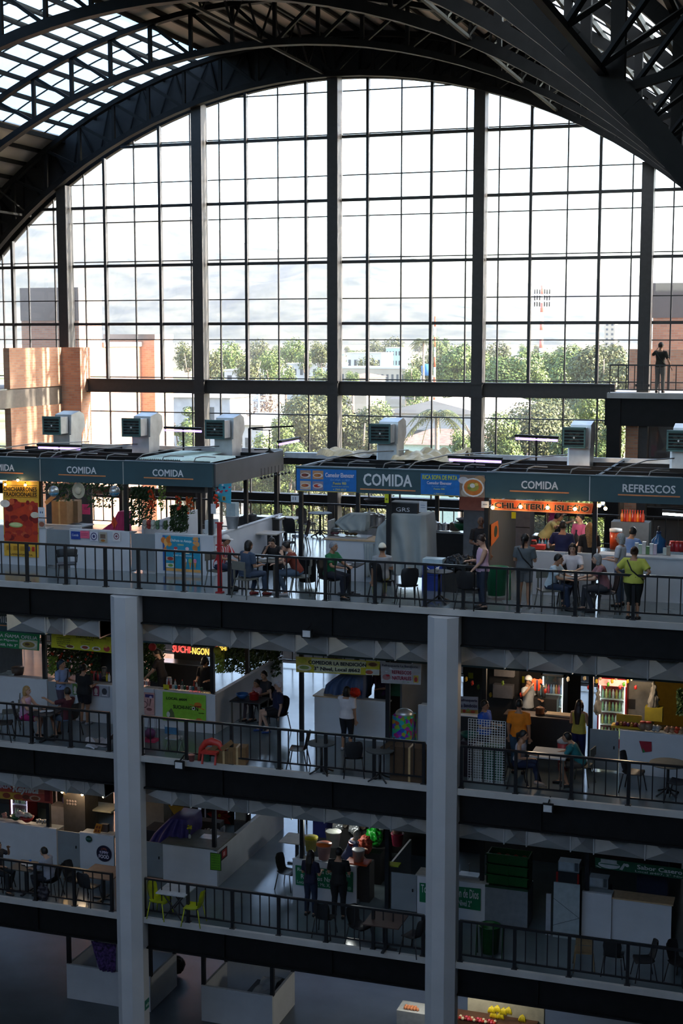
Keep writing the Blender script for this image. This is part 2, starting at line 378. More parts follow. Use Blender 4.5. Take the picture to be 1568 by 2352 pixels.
bays = [(XL, cx[0])]+[(cx[i], cx[i+1]) for i in range(6)]
for i, (a, b) in enumerate(bays):
    if b-a < .5: continue
    w = struct('window_%d' % (i+1)); fr = MB(); a1, b1 = a+.24, min(b-.24, XR)
    n = 10; xs = [a1+(b1-a1)*k/n for k in range(n+1)]
    poly = [(a1, 8.6), (b1, 8.6)]+[(x, archz(x)) for x in reversed(xs)]
    MB().prism(poly, YW+.02, YW+.035).build('pane', GLASS, w)
    def hbar(z, h, d=.08):
        if z < AZ+.2: fr.box(a1, b1, YW-d, YW+.0, z-h/2, z+h/2); return
        if z > AZ+23.7: return
        hw = math.sqrt(23.75**2-(z-AZ)**2); x0 = max(a1, AX-hw); x1 = min(b1, AX+hw)
        if x1 > x0: fr.box(x0, x1, YW-d, YW+.0, z-h/2, z+h/2)
    for z in zt: hbar(z, .045)
    for z in zk: hbar(z, .13, .16)
    for z in zb+[12.6, 11, 9.4]: hbar(z, .05)
    for x in thin:
        if a1 < x < b1: fr.box(x-.028, x+.028, YW-.09, YW, 19.6, archz(x))
    for x in thick:
        if a1 < x < b1: fr.box(x-.06, x+.06, YW-.22, YW, 19.6, archz(x))
    for x in thinlo:
        if a1 < x < b1: fr.box(x-.03, x+.03, YW-.09, YW, 8.6, 19.3)
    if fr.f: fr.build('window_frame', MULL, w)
# ---------------------------------------------------------------- railings
def railing(name, label, n, pxs, y, Y=YS+.12, bal=.29, h=1.18, gap=.19):
    z = LV[n]; xs = [PY(p, yy, Y).x for p, yy in pxs]; x0 = xs[0]; t = thing(name, label, 'railing', (x0, Y, z)); X = [x-x0 for x in xs]
    MB().box(X[0]-.03, X[-1]+.03, -.035, .035, h-.06, h).build('top_rail', BLACKR, t)
    MB().box(X[0], X[-1], -.022, .022, gap-.02, gap+.025).build('bottom_rail', BLACKR, t)
    bm = MB().box(-.014, .014, -.014, .014, gap, h-.05).build('baluster', BLACKR, t); pm = MB().box(-.042, .042, -.042, .042, 0, h-.03).box(-.08, .08, -.07, .07, 0, .02).build('post', BLACKR, t)
    fb = fp = True
    for i, x in enumerate(X):
        o = pm if fp else pm.copy()
        if not fp: COL.objects.link(o); o.parent = t
        o.location = (x, 0, 0); fp = False
        if i < len(X)-1:
            k = max(1, round((X[i+1]-x)/bal))
            for j in range(1, k):
                o = bm if fb else bm.copy()
                if not fb: COL.objects.link(o); o.parent = t
                o.location = (x+(X[i+1]-x)*j/k, 0, 0); fb = False
    return t
def lin(xs, y0, s): return [(x, y0+s*x) for x in xs]
railing('railing', 'long black balustrade along the edge of the top food gallery, in front of its tables', 4, lin((-140, -35, 62, 151, 242, 318, 422, 527, 636, 747, 861, 976, 1064, 1190, 1321, 1454, 1590, 1720), 1290, .06), 0)
for n, lb, segs in ((3, 'third level gallery, under the top gallery', ((-110, -20, 72, 162, 250), (325, 428, 532, 641, 748, 859, 973), (1060, 1184, 1312, 1443, 1580, 1710))),
                    (2, 'second level, the lowest railed floor', ((-98, -8, 82, 171, 257), (332, 432, 534, 640, 749, 857, 971), (1057, 1181, 1306, 1440, 1575, 1705)))):
    for sgm, pos in zip(segs, ('left of the left column', 'between the two columns', 'right of the right column')):
        railing('railing', 'black balustrade %s on the %s' % (pos, lb), n, lin(sgm, 1655 if n == 3 else 2030, .11 if n == 3 else .16), 0)
# rear rails
for n, lb in ((4, 'black balustrade at the back of the top gallery, before the window'), (3, 'black balustrade at the back of the third level gallery, before the window')):
    z = LV[n]; X0 = -30; t = thing('railing', lb, 'railing', (X0, YR, z))
    MB().box(0, 30, -.03, .03, 1.12, 1.18).build('top_rail', BLACKR, t); MB().box(0, 30, -.02, .02, .15, .19).build('bottom_rail', BLACKR, t)
    b = MB()
    pm = None
    for i in range(0, 75):
        o = MB().box(-.016, .016, -.016, .016, .15, 1.15).build('baluster', BLACKR, t) if pm is None else pm.copy()
        if pm is not None: COL.objects.link(o); o.parent = t
        pm = pm or o; o.location = (i*.405, 0, 0)
# ---------------------------------------------------------------- fifth level pieces at both ends
r5 = struct('trim_balcony_right'); z = LV[5]; xa = -8.45
MB().box(xa, 4.5, YW-1.6, YW+2.5, z-.22, z).build('balcony_slab', CONC, r5)
MB().box(xa-.1, 4.5, YW-1.4, YW-1.2, z-1.35, z-.22).box(xa-.1, 4.5, YW+1.2, YW+1.5, z-1.35, z-.22).box(xa, xa+.55, YW-1.5, YW-1.0, 0, z-.22).build('balcony_beam', STEEL, r5)
MB().box(-7.95, 4.5, YW+1.9, YW+2.2, z, z+1.75).box(-8.05, -7.2, YW+1.7, YW+2.2, z, z+1.75).build('balcony_parapet', BRICK, r5)
MB().box(-7.75, -7.25, YW-.9, YW-.4, 0, z-.25).build('brick_pillar', BRICK, r5)
MB().box(-7.25, 4.5, YW+2.2, YW+2.5, 0, z-.2).build('dark_back_wall', hm('2c2624'), r5)
zl = PY(1463, 1030, YW+1.2).z-1.85
MB().box(-7.2, 4.5, YW+.2, YW+2.1, zl-.25, zl).build('stair_landing', hm('3c3836'), r5)
MB().prism([(-4.6, 14.64), (-2.2, 17.9), (-2.2, 17.4), (-4.2, 14.64)], YW+.5, YW+1.6).prism([(-7.0, 19.2), (-6.2, 19.2), (-4.9, 15.5), (-5.7, 15.5)], YW+.4, YW+1.8).build('stair_flight', hm('3c3836'), r5)
def rail5(label, xs, Y, n=5, side=None):
    t = thing('railing', label, 'railing', (xs[0], Y, LV[n])); X = [x-xs[0] for x in xs]
    MB().box(X[0], X[-1], -.03, .03, 1.1, 1.16).build('top_rail', BLACKR, t); MB().box(X[0], X[-1], -.02, .02, .12, .16).build('bottom_rail', BLACKR, t)
    x = X[0]; k = 0
    while x <= X[-1]:
        MB().box(x-.018, x+.018, -.018, .018, .0 if k % 6 == 0 else .14, 1.12).build('post' if k % 6 == 0 else 'baluster', BLACKR, t); x += .33; k += 1
rail5('black balustrade of the upper balcony at the right edge, in front of the man', (-8.35, -3.0), YW-1.55)
l5 = struct('trim_balcony_left'); z = LV[5]
MB().box(-44, -34.0, 52, YW-.4, z-.2, z).build('balcony_slab', CONC, l5)
MB().box(-44, -33.95, 52.0, 52.25, z-.9, z-.2).box(-34.2, -33.9, 52, YW-.6, z-.85, z-.05).build('balcony_beam', mat('beam_taupe', (.20, .17, .14), .5), l5)
MB().box(-34.15, -33.85, 54.6, YW-1.1, z, z+1.78).box(-34.15, -33.85, 54.6, YW-1.1, 8, z-.85).build('brick_side_wall', BRICK, l5)
MB().box(-33.9, -32.9, YW-1.15, YW-.2, 4, z+1.78).build('brick_pillar', BRICK, l5)
MB().box(-44, -35, 54.3, 54.6, z, z+2.6).build('inner_brick_wall', BRICK, l5)
MB().prism([(-39.5, 14.64), (-36.2, 19.2), (-35.2, 19.2), (-38.2, 14.64)], 53.5, 54.2).build('stair_flight', hm('3c3836'), l5)
rail5('black balustrade of the upper balcony at the left edge of the photo', (-44+.2, -37.0), 52.1)
# ================================================================ OUTSIDE THE WINDOW
def interp(P, x):
    if x <= P[0][0]: return P[0][1]
    for (a, b), (c, d) in zip(P, P[1:]):
        if x <= c: return b+(d-b)*(x-a)/(c-a)
    return P[-1][1]
from mathutils import noise as NZ
def veg_mat(name, c1, c2, sc, rough=.9):
    m, nt, b = nodes(name); L = nt.links.new
    tc = nt.nodes.new('ShaderNodeTexCoord'); nz = nt.nodes.new('ShaderNodeTexNoise'); nz.inputs['Scale'].default_value = sc; nz.inputs['Detail'].default_value = 8
    cr = nt.nodes.new('ShaderNodeValToRGB'); cr.color_ramp.elements[0].color = c1+(1,); cr.color_ramp.elements[1].color = c2+(1,); cr.color_ramp.elements[0].position = .35; cr.color_ramp.elements[1].position = .65
    L(tc.outputs['Object'], nz.inputs[0]); L(nz.outputs[0], cr.inputs[0]); L(cr.outputs[0], b.inputs['Base Color']); b.inputs['Roughness'].default_value = rough
    b.inputs['Specular IOR Level'].default_value = .1
    return m
GROUND = veg_mat('town_ground', (.10, .12, .05), (.34, .28, .20), .03)
FOREST = veg_mat('hill_forest', (.025, .035, .022), (.11, .11, .07), .012)
GZ = 5.0
MB().box(-4000, 4000, 60.7, 12000, GZ-.6, GZ).build('outside_ground', GROUND, kind='structure')
def hill(name, Y0, D, prof, seed, amp, nx=150, ny=26):
    pts = sorted((PY(px, py, Y0).x, PY(px, py, Y0).z) for px, py in prof)
    x0, x1 = pts[0][0], pts[-1][0]; vs = []; fs = []
    for j in range(ny):
        v = j/(ny-1); fall = math.sin(PI*v)**1.3 if 0 < v < 1 else 0
        for i in range(nx):
            x = x0+(x1-x0)*i/(nx-1); h = interp(pts, x); y = Y0+D*(v-.5)*2
            n = NZ.fractal(Vector((x/500+seed, y/500, seed)), 1, 2, 6)
            n2 = NZ.fractal(Vector((x/120+seed, y/120, seed)), 1, 2, 4)
            vs.append((x, y, max(-5, h*fall*(1+.0*n)+amp*n*fall*(abs(v-.5)*2)*1.0+n2*amp*.16*fall)))
    for j in range(ny-1):
        for i in range(nx-1): a = j*nx+i; fs.append((a, a+1, a+nx+1, a+nx))
    MB().add(vs, fs, 0, True).build(name, FOREST, kind='structure')
hill('near_hill', 4200, 1500, ((-700, 560), (-300, 500), (0, 505), (120, 482), (250, 478), (330, 486), (400, 492), (500, 540), (560, 563), (650, 580), (720, 592), (780, 606), (860, 600), (950, 598), (1020, 612), (1090, 640), (1200, 690), (1320, 728), (1500, 760), (1700, 772)), 3, 110)
hill('far_hill', 8500, 1800, ((600, 740), (900, 715), (1010, 690), (1120, 668), (1250, 650), (1400, 640), (1480, 636), (1600, 640), (1900, 640), (2300, 700)), 9, 150)
# haze over the valley
def haze():
    m = bpy.data.materials.new('valley_haze'); m.use_nodes = True; nt = m.node_tree; nt.nodes.clear()
    o = nt.nodes.new('ShaderNodeOutputMaterial'); v = nt.nodes.new('ShaderNodeVolumeScatter'); v.inputs['Density'].default_value = HAZE_D; v.inputs['Anisotropy'].default_value = .2
    v.inputs['Color'].default_value = (.135, .143, .18, 1); nt.links.new(v.outputs[0], o.inputs['Volume'])
    o = MB().box(-4500, 4500, 215, 6500, -1, 520).build('valley_haze', m); o['kind'] = 'stuff'; o['label'] = 'thin white haze over the town and hills outside the window'; o['category'] = 'haze'
HAZE_D = .00036
haze()
# brick stair towers outside
def tower():
    cg = mat('stained_concrete', (.23, .19, .16), .85, 0, .25, .35)
    Y0 = 66.0; x0 = PY(48, 700, Y0).x; x1 = PY(180, 700, Y0).x; zt_ = PY(180, 660, Y0).z; zc = PY(100, 737, Y0).z
    Y1 = PX(232, 700, x1).y
    t = thing('stair_tower', 'tall brick tower with a dark concrete top outside the left end of the window', 'tower', ((x0+x1)/2, Y0, 0))
    o = Vector(((x0+x1)/2, Y0, 0)); q = lambda a, b, c, d, e, f: MB().box(a-o.x, b-o.x, c-o.y, d-o.y, e, f)
    q(x0, x1, Y0, Y1, 0, zc).build('brick_shaft', BRICK, t); q(x0-.03, x1+.03, Y0-.03, Y1+.03, zc, zt_).build('concrete_cap', cg, t)
    Y2 = PX(322, 800, x1).y; z2 = PX(232, 797, x1).z
    t = thing('brick_building', 'lower sunlit brick wing running back from the tall brick tower, outside', 'building', (x1-2, Y1, 0)); o = Vector((x1-2, Y1, 0))
    q(x1-4, x1, Y1, Y2, 0, z2).build('brick_wall', BRICK, t); q(x1-4.1, x1+.12, Y1+.05, Y2, z2, z2+.25).build('coping', CONC, t)
    x3 = PY(355, 850, Y2).x; Y3 = PX(397, 850, x3).y; z3 = PY(340, 780, Y2).z
    t = thing('stair_tower', 'narrow brick tower with one bright sunlit side, right of the lower brick wing, outside', 'tower', (x3-1, Y2, 0)); o = Vector((x3-1, Y2, 0))
    q(x1-2.2, x3, Y2+.02, Y3, 0, z3).build('brick_shaft', BRICK, t); q(x1-2.3, x3+.06, Y2-.04, Y3, z3, z3+.3).build('concrete_cap', cg, t)
    # right tower
    Y0 = 66.0; x0 = PY(1500, 700, Y0).x; z1 = PY(1530, 650, Y0).z; z2 = PY(1530, 730, Y0).z
    t = thing('stair_tower', 'brick tower with a dark grey top outside the right end of the window', 'tower', (x0+4, Y0, 0)); o = Vector((x0+4, Y0, 0))
    q(x0, x0+8, Y0, Y0+6, 0, z2).build('brick_shaft', BRICK, t); q(x0-.05, x0+8.05, Y0-.05, Y0+6, z2, z1).build('concrete_cap', mat('dark_cap', (.12, .115, .12), .8, 0, .1, 1), t)
tower()
# ------------------------------------------------- trees
def leaf_mat(name, c1, c2):
    m, nt, b = nodes(name); L = nt.links.new
    gi = nt.nodes.new('ShaderNodeNewGeometry'); cr = nt.nodes.new('ShaderNodeValToRGB')
    cr.color_ramp.elements[0].color = c1+(1,); cr.color_ramp.elements[1].color = c2+(1,)
    L(gi.outputs['Random Per Island'], cr.inputs[0]); L(cr.outputs[0], b.inputs['Base Color']); b.inputs['Roughness'].default_value = .6
    b.inputs['Transmission Weight'].default_value = 0
    return m
LEAFA = leaf_mat('leaf_mango', (.03, .05, .014), (.125, .13, .036)); LEAFB = leaf_mat('leaf_green', (.04, .085, .015), (.15, .20, .038)); LEAFC = leaf_mat('leaf_dry', (.16, .11, .08), (.34, .24, .18))
BARK = mat('bark', (.30, .22, .16), .9, 0, .3, 3)
def crown_mesh(name, seed, nb, nl, leaf, lm, flat=.75, rb=.34):
    rnd = random.Random(seed); vs = []; fs = []
    bl = []
    for i in range(nb):
        while True:
            p = Vector((rnd.uniform(-1, 1), rnd.uniform(-1, 1), rnd.uniform(-.9, 1)))
            if .35 < p.length < 1: break
        p.z *= flat; bl.append((p*.78, rb*rnd.uniform(.6, 1.2)))
    for p, r in bl:
        for k in range(nl):
            d = Vector((rnd.gauss(0, 1), rnd.gauss(0, 1), rnd.gauss(0, 1))); d.normalize(); c = p+d*r*rnd.uniform(.75, 1.05)*(1 if rnd.random() < .85 else 1.25)
            n = (d+Vector((rnd.uniform(-.7, .7), rnd.uniform(-.7, .7), rnd.uniform(-.2, .9)))).normalized(); u = n.orthogonal().normalized(); a = rnd.uniform(0, 6.28)
            w = n.cross(u); u2 = u*math.cos(a)+w*math.sin(a); w2 = n.cross(u2); s = leaf*rnd.uniform(.6, 1.3); i = len(vs)
            vs += [c-u2*s, c-w2*s*.5, c+u2*s, c+w2*s*.5]; fs.append((i, i+1, i+2, i+3))
    me = bpy.data.meshes.new(name); me.from_pydata([tuple(v) for v in vs], [], fs); me.materials.append(lm); me.update(); return me
CR = {}
def crown(kind, seed, dense):
    k = (kind, seed, dense)
    if k not in CR:
        lm = {'a': LEAFA, 'b': LEAFB, 'c': LEAFC}[kind]
        CR[k] = crown_mesh('crown', seed, 46, 210 if dense else 60, .042 if dense else .075, lm, 1.0) if kind != 'c' else crown_mesh('crown', seed, 34, 90, .035, lm, 1.0, .26)
    return CR[k]
def big_crown(seed, hw, rz, leaf, lm, per=150):
    rnd = random.Random(seed); vs = []; fs = []; rb = max(.5, hw*.30); nb = int(20+12*rz/hw+hw*2.5); bl = []
    for i in range(nb):
        while True:
            p = Vector((rnd.uniform(-1, 1), rnd.uniform(-1, 1), rnd.uniform(-1, 1)))
            if .3 < p.length < 1: break
        bl.append((Vector((p.x*(hw-rb*.7), p.y*(hw-rb*.7), p.z*(rz-rb*.7))), rb*rnd.uniform(.65, 1.25)))
    for p, r in bl:
        for k in range(int(per*r*r/(leaf*leaf)*.07)):
            d = Vector((rnd.gauss(0, 1), rnd.gauss(0, 1), rnd.gauss(0, 1))); d.normalize(); c = p+d*r*rnd.uniform(.7, 1.05)*(1 if rnd.random() < .9 else 1.2)
            n = (d+Vector((rnd.uniform(-.8, .8), rnd.uniform(-.8, .8), rnd.uniform(-.2, .9)))).normalized(); u = n.orthogonal().normalized(); a = rnd.uniform(0, 6.28)
            w = n.cross(u); u2 = u*math.cos(a)+w*math.sin(a); w2 = n.cross(u2); q = leaf*rnd.uniform(.6, 1.3); i = len(vs)
            vs += [c-u2*q, c-w2*q*.55, c+u2*q, c+w2*q*.55]; fs.append((i, i+1, i+2, i+3))
    me = bpy.data.meshes.new('crown'); me.from_pydata([tuple(v) for v in vs], [], fs); me.materials.append(lm); me.update(); return me
def tree(name, label, px, ytop, wpx, Y, kind='a', seed=1, dense=True, group=None, zb=None, depth=1.0):
    top = PY(px, ytop, Y); dist = (top-CAM).length; hw = wpx/2*dist/F; H = top.z-GZ; x = top.x
    t = thing(name, label, 'tree', (x, Y, GZ), 0, group)
    if dense:
        hw *= 1.4
        zb = 1.2 if zb is None else zb; rz = (H-zb)/2; me = big_crown(seed+int(px), hw, rz, .105*dist/100, {'a': LEAFA, 'b': LEAFB, 'c': LEAFC}[kind], 150 if kind != 'c' else 60)
        o = bpy.data.objects.new('crown', me); COL.objects.link(o); o.parent = t; o.location = (0, 0, zb+rz)
    else:
        rz = min((H-1)/2, hw*1.1); zb = H-2*rz; me = crown(kind, seed, dense); o = bpy.data.objects.new('crown', me); COL.objects.link(o); o.parent = t
        o.location = (0, 0, zb+rz); o.scale = (hw*1.05, hw*1.0*depth, rz*1.03)
    tr = MB(); rr = random.Random(seed*7+int(px)); tr.tube([(0, 0, 0), (.05*hw, 0, (zb+rz*.3)*.6), (0, 0, zb+rz*.4)], [H*.03, H*.024, H*.015], 7)
    for k in range(9 if dense else 4):
        a = rr.uniform(0, 6.28); e = Vector((math.cos(a)*hw*.85, math.sin(a)*hw*.85, zb+rz*rr.uniform(.6, 1.7))); tr.tube([(0, 0, zb+rz*.2), e*.5+Vector((0, 0, zb*.3)), e], [H*.014, H*.010, H*.004], 5)
    tr.build('trunk', BARK, t); return t
tree('mango_tree', 'broad dark green tree outside, left of the middle window column', 690, 912, 190, 92, 'a', 1)
tree('mango_tree', 'broad olive green tree outside, right of the middle window column', 818, 905, 150, 96, 'a', 2)
tree('leafy_tree', 'bushy green tree low in the window between the second and third columns', 640, 958, 130, 84, 'b', 3)
tree('leafy_tree', 'small green tree beside the narrow brick tower, behind the second duct fan', 432, 918, 74, 105, 'b', 1)
tree('leafy_tree', 'green tree just right of the second window column, below the beam', 525, 935, 70, 110, 'a', 3)
tree('dry_tree', 'pinkish dry tree outside, above the utility pole', 612, 900, 84, 125, 'c', 5)
tree('spreading_tree', 'wide spreading tree with bare branches outside, low in the fourth window bay', 1240, 900, 300, 88, 'a', 4)
tree('spreading_tree', 'green tree outside by the right balcony, below the window beam', 1370, 905, 150, 82, 'b', 3)
tree('spreading_tree', 'leafy green tree outside just right of the fourth window column, below the beam', 1150, 945, 130, 80, 'b', 1)
tree('canopy_tree', 'large pale green tree above the window beam, left half of the fourth bay', 1190, 806, 150, 190, 'b', 2)
tree('canopy_tree', 'large bright green tree above the window beam, middle of the fourth bay', 1290, 788, 160, 204, 'b', 1)
tree('canopy_tree', 'large bushy tree above the window beam, right end of the fourth bay', 1385, 778, 150, 185, 'a', 2)
tree('canopy_tree', 'round green tree right above the beam, just left of the fourth window column', 1060, 784, 100, 330, 'b', 3)
far = [(432, 782, 70, 330, 'a'), (525, 782, 84, 300, 'b'), (480, 800, 70, 280, 'a'), (570, 812, 70, 260, 'a'), (620, 800, 70, 280, 'b'), (672, 772, 64, 420, 'b'), (738, 780, 60, 330, 'a'), (700, 800, 46, 360, 'b'),
       (655, 840, 50, 240, 'b'), (745, 842, 60, 240, 'b'), (945, 838, 50, 250, 'b'), (900, 770, 60, 700, 'a'), (1010, 770, 60, 600, 'b'), (860, 778, 50, 800, 'a'), (1085, 850, 40, 210, 'b'), (955, 868, 60, 200, 'b'),
       (870, 915, 80, 130, 'b'), (1040, 918, 60, 150, 'b'), (1065, 985, 70, 100, 'b'), (950, 915, 60, 170, 'b'), (590, 775, 60, 650, 'a'), (810, 850, 40, 230, 'b'), (340, 790, 60, 330, 'a'), (1140, 780, 70, 420, 'a')]
for i, (px, yt, w, Y, k) in enumerate(far):
    tree('distant_tree', 'one of the hazy green trees scattered among the houses of the far town', px, yt, w, Y, k, 1+i % 3, False, 'trees scattered through the far town')
rq = random.Random(31); TB = [(PY(q[0], 0, q[3]).x, q[3]) for q in far]
for i in range(130):
    Y = rq.choice((210, 260, 340, 430, 560, 720, 950, 1300)); px = rq.uniform(395, 1440)
    tb = PY(px, 0, Y).x
    if any(abs(tb-q[0]) < 12 and abs(Y-q[1]) < 12 for q in TB): continue
    TB.append((tb, Y)); ztop = rq.uniform(7, 13)+5; yt = 773+(21.8-ztop)/Y*F*.96
    tree('distant_tree', 'one of the hazy green trees scattered among the houses of the far town', px, yt, rq.uniform(6, 11)*F/Y, Y, rq.choice('aab'), 1+i % 3, False, 'trees scattered through the far town')
def palm(label, px, ytop, Y, fr, n=18, seed=1):
    p = PY(px, ytop, Y); H = p.z-fr*.35-GZ; rr = random.Random(seed); t = thing('palm_tree', label, 'palm tree', (p.x, Y, GZ))
    MB().tube([(0, 0, 0), (.1, 0, H*.5), (0, 0, H)], [.28, .2, .16], 8).build('trunk', BARK, t)
    m = MB()
    for i in range(n):
        a = 2*PI*i/n+rr.uniform(-.15, .15); el = rr.uniform(.1, 1.1); d = Vector((math.cos(a), math.sin(a), 0)); prev = Vector((0, 0, H)); sp = []
        for k in range(9):
            s = k/8; pos = Vector((0, 0, H))+d*(fr*s*math.cos(el*.7))+Vector((0, 0, fr*(math.sin(el)*s-1.05*s*s))); sp.append(pos)
        m.tube(sp, [.03]*9, 4)
        sd_ = d.cross(Vector((0, 0, 1)))
        for k in range(1, 9):
            for q in (0, .5):
                c = sp[k-1].lerp(sp[k], q); w = fr*.28*math.sin(PI*min(1, (k+q)/8.6)); 
                for sg in (-1, 1):
                    tip = c+sd_*sg*w+d*.3*w-Vector((0, 0, w*.45)); m.add([c-d*.07, c+d*.07, tip], [(0, 1, 2)])
    m.build('fronds', LEAFA, t)
palm('tall thin palm rising from the far town, left of the fourth window column', 972, 770, 230, 3.2, 16, 2)
palm('coconut palm with drooping fronds in front of the warehouse roof', 1003, 925, 105, 2.9, 20, 3)
# ------------------------------------------------- town buildings
WALLW = mat('town_white', (.5, .49, .47), .8, 0, .08, .3); WALLC = mat('town_cream', (.38, .33, .26), .8, 0, .1, .3); TILE = mat('roof_tile', (.20, .12, .09), .85, 0, .35, 2.5); ZINC = mat('zinc_roof', (.34, .34, .34), .6, .1, .2, .8)
TURQ = mat('pale_turquoise_wall', (.32, .44, .41), .8); WINDK = mat('dark_window', (.05, .06, .07), .3)
def house(name, label, px, py, wpx, Y, depth, hgt, wm, rm, gable=True, rise=.18, nw=4, group=None, floors=1, zt=None):
    """px,py: left eave corner; the front wall faces the hall"""
    a = PY(px, py, Y); b = PY(px+wpx, py, Y); w = b.x-a.x; z1 = a.z; z0 = max(0, z1-hgt); t = thing(name, label, 'building', (a.x, Y, 0), 0, group)
    MB().box(0, w, 0, depth, 0, z1).build('wall', wm, t)
    r = MB(); e = .4
    if gable == 'hip': r.add([(-e, -e, z1), (w+e, -e, z1), (w+e, depth+e, z1), (-e, depth+e, z1), (w*.3, depth/2, z1+w*rise), (w*.7, depth/2, z1+w*rise)], [(0, 1, 5, 4), (1, 2, 5), (2, 3, 4, 5), (3, 0, 4), (3, 2, 1, 0)])
    elif gable == 'x': r.prism([(-e, z1), (w+e, z1), (w/2, z1+w*rise)], -e, depth+e)
    elif gable: r.prism([(-e, z1), (depth+e, z1), (depth/2, z1+depth*rise)], -e, w+e, axis='x')
    else: r.box(-.15, w+.15, -.15, depth+.15, z1, z1+.35)
    r.build('roof', rm, t)
    k = MB()
    for f in range(floors):
        for i in range(nw):
            c = w*(i+.5)/nw; k.box(c-w/nw*.22, c+w/nw*.22, -.03, .05, z1-hgt*(f+.75)/floors*.9, z1-hgt*(f+.3)/floors*.9)
    k.build('window', WINDK, t, kind='stuff')
house('warehouse', 'large warehouse with a pale sloping roof behind the coconut palm', 880, 948, 230, 135, 26, 6, ZINC, mat('pale_roof', (.36, .32, .28), .7, 0, .08, .3), 'x', .13, 1)
house('tiled_house', 'low house with a brown tiled roof and turquoise wall, behind the fourth duct', 903, 1019, 150, 118, 12, 3, TURQ, TILE, 'hip', .17, 2)
house('white_building', 'white two storey building with dark windows, left of centre just above the window beam', 515, 852, 95, 290, 12, 7, WALLW, WALLW, False, nw=4, floors=2)
house('white_house', 'small white house low in the window beside the third duct fan', 556, 975, 48, 108, 8, 4, WALLW, ZINC, True, .1, 2)
house('long_building', 'long low building with a white roof edge in the middle distance', 770, 846, 160, 330, 14, 5, WALLC, WALLW, False, nw=14)
house('long_building', 'long white roofed block in the town behind the middle window column', 640, 838, 120, 360, 14, 4, WALLW, WALLW, False, nw=8)
house('tiled_house', 'small house with a brown pyramid roof just above the beam right of the middle column', 800, 868, 42, 260, 12, 5, WALLC, TILE, 'hip', .2, 2)
house('apartment_building', 'turquoise three storey block in the far town, right of the middle column', 886, 800, 34, 520, 14, 12, TURQ, WALLW, False, nw=5, floors=3)
house('white_building', 'white long house with a flat roof in the far town, right of the middle column', 796, 812, 80, 480, 14, 8, WALLW, WALLW, False, nw=6)
house('apartment_tower', 'tall pale apartment tower on the skyline at the right of the far town', 1388, 740, 24, 1000, 14, 22, WALLC, WALLC, False, nw=2, floors=6)
house('zinc_shed', 'low shed with a pale corrugated roof beside the narrow brick tower, below the beam', 398, 912, 130, 150, 7, 4, ZINC, ZINC, True, .12, 1)
rr = random.Random(12); hs = [WALLW, WALLC, WALLW, TURQ]
HB = []
for i in range(90):
    Y = rr.choice((380, 450, 560, 700, 900, 1200, 1600)); px = rr.uniform(400, 1460); hz = 3+rr.uniform(0, 5)
    a = PY(px, 0, Y); py = 773+(21.8-hz)/Y*F*.97-(px-784)*.0; 
    pb = (PY(px, 0, Y).x-14, PY(px, 0, Y).x+24, Y-3, Y+20)
    if any(pb[0] < q[1] and pb[1] > q[0] and pb[2] < q[3] and pb[3] > q[2] for q in HB): continue
    HB.append(pb)
    house('town_house', 'one of the small pale houses packed into the hazy far town', px, py, rr.uniform(8, 16)*F/Y, Y, rr.uniform(8, 14), 4, hs[i % 4], rr.choice((TILE, ZINC, ZINC, WALLW)), rr.choice((True, 'hip', False)), .18, 3, group='small houses of the far town')
# masts, tank, poles
def mast(label, px, yt, Y, w, red, ant=False):
    p = PY(px, yt, Y); t = thing('telecom_mast', label, 'antenna mast', (p.x, Y, 0)); m = MB(); H = p.z; n = 14
    for i in range(n): m.tube([(0, 0, H*i/n), (0, 0, H*(i+1)/n)], w*(1-.5*i/n), 8, mi=i % 2)
    m.build('pole', [hm('e8e4e0'), hm(red)], t)
    if ant:
        a = MB()
        for lv in (.99, .94, .89, .84):
            for k in range(6):
                an = k*PI/3; a.box(math.cos(an)*2.2-.14, math.cos(an)*2.2+.14, math.sin(an)*2.2-.15, math.sin(an)*2.2+.15, H*lv-2.2, H*lv+1); a.bar((0, 0, H*lv-.5), (math.cos(an)*2.2, math.sin(an)*2.2, H*lv-.5), .15)
        a.build('antenna_panel', hm('d8d0cc'), t, kind='stuff')
mast('white telecom tower ringed with antenna panels, beyond the fourth window bay', 1245, 655, 420, .8, 'c87868', True)
mast('thin red and white mast left of the fourth window column', 999, 727, 250, .28, 'b8502c')
def tank():
    p = PY(980, 836, 240); t = thing('water_tank', 'blue water tank on a stand beside the red and white mast', 'water tank', (p.x, 240, 0))
    MB().lathe([(.9, p.z-2), (1, p.z-.4), (.3, p.z)], n=14).build('tank', hm('3a78b8'), t)
    m = MB(); [m.bar((sx*.8, sy*.8, 0), (sx*.8, sy*.8, p.z-2), .15) for sx in (-1, 1) for sy in (-1, 1)]; m.build('stand', hm('c8c8c8'), t)
tank()
p = PY(594, 905, 112); t = thing('utility_pole', 'pale utility pole with a crossarm in front of the pinkish dry tree', 'pole', (p.x, 112, 0))
MB().tube([(0, 0, 0), (0, 0, p.z)], .11).build('pole', CONC, t); MB().box(-.6, .6, -.05, .05, p.z-.6, p.z-.48).build('crossarm', CONC, t)
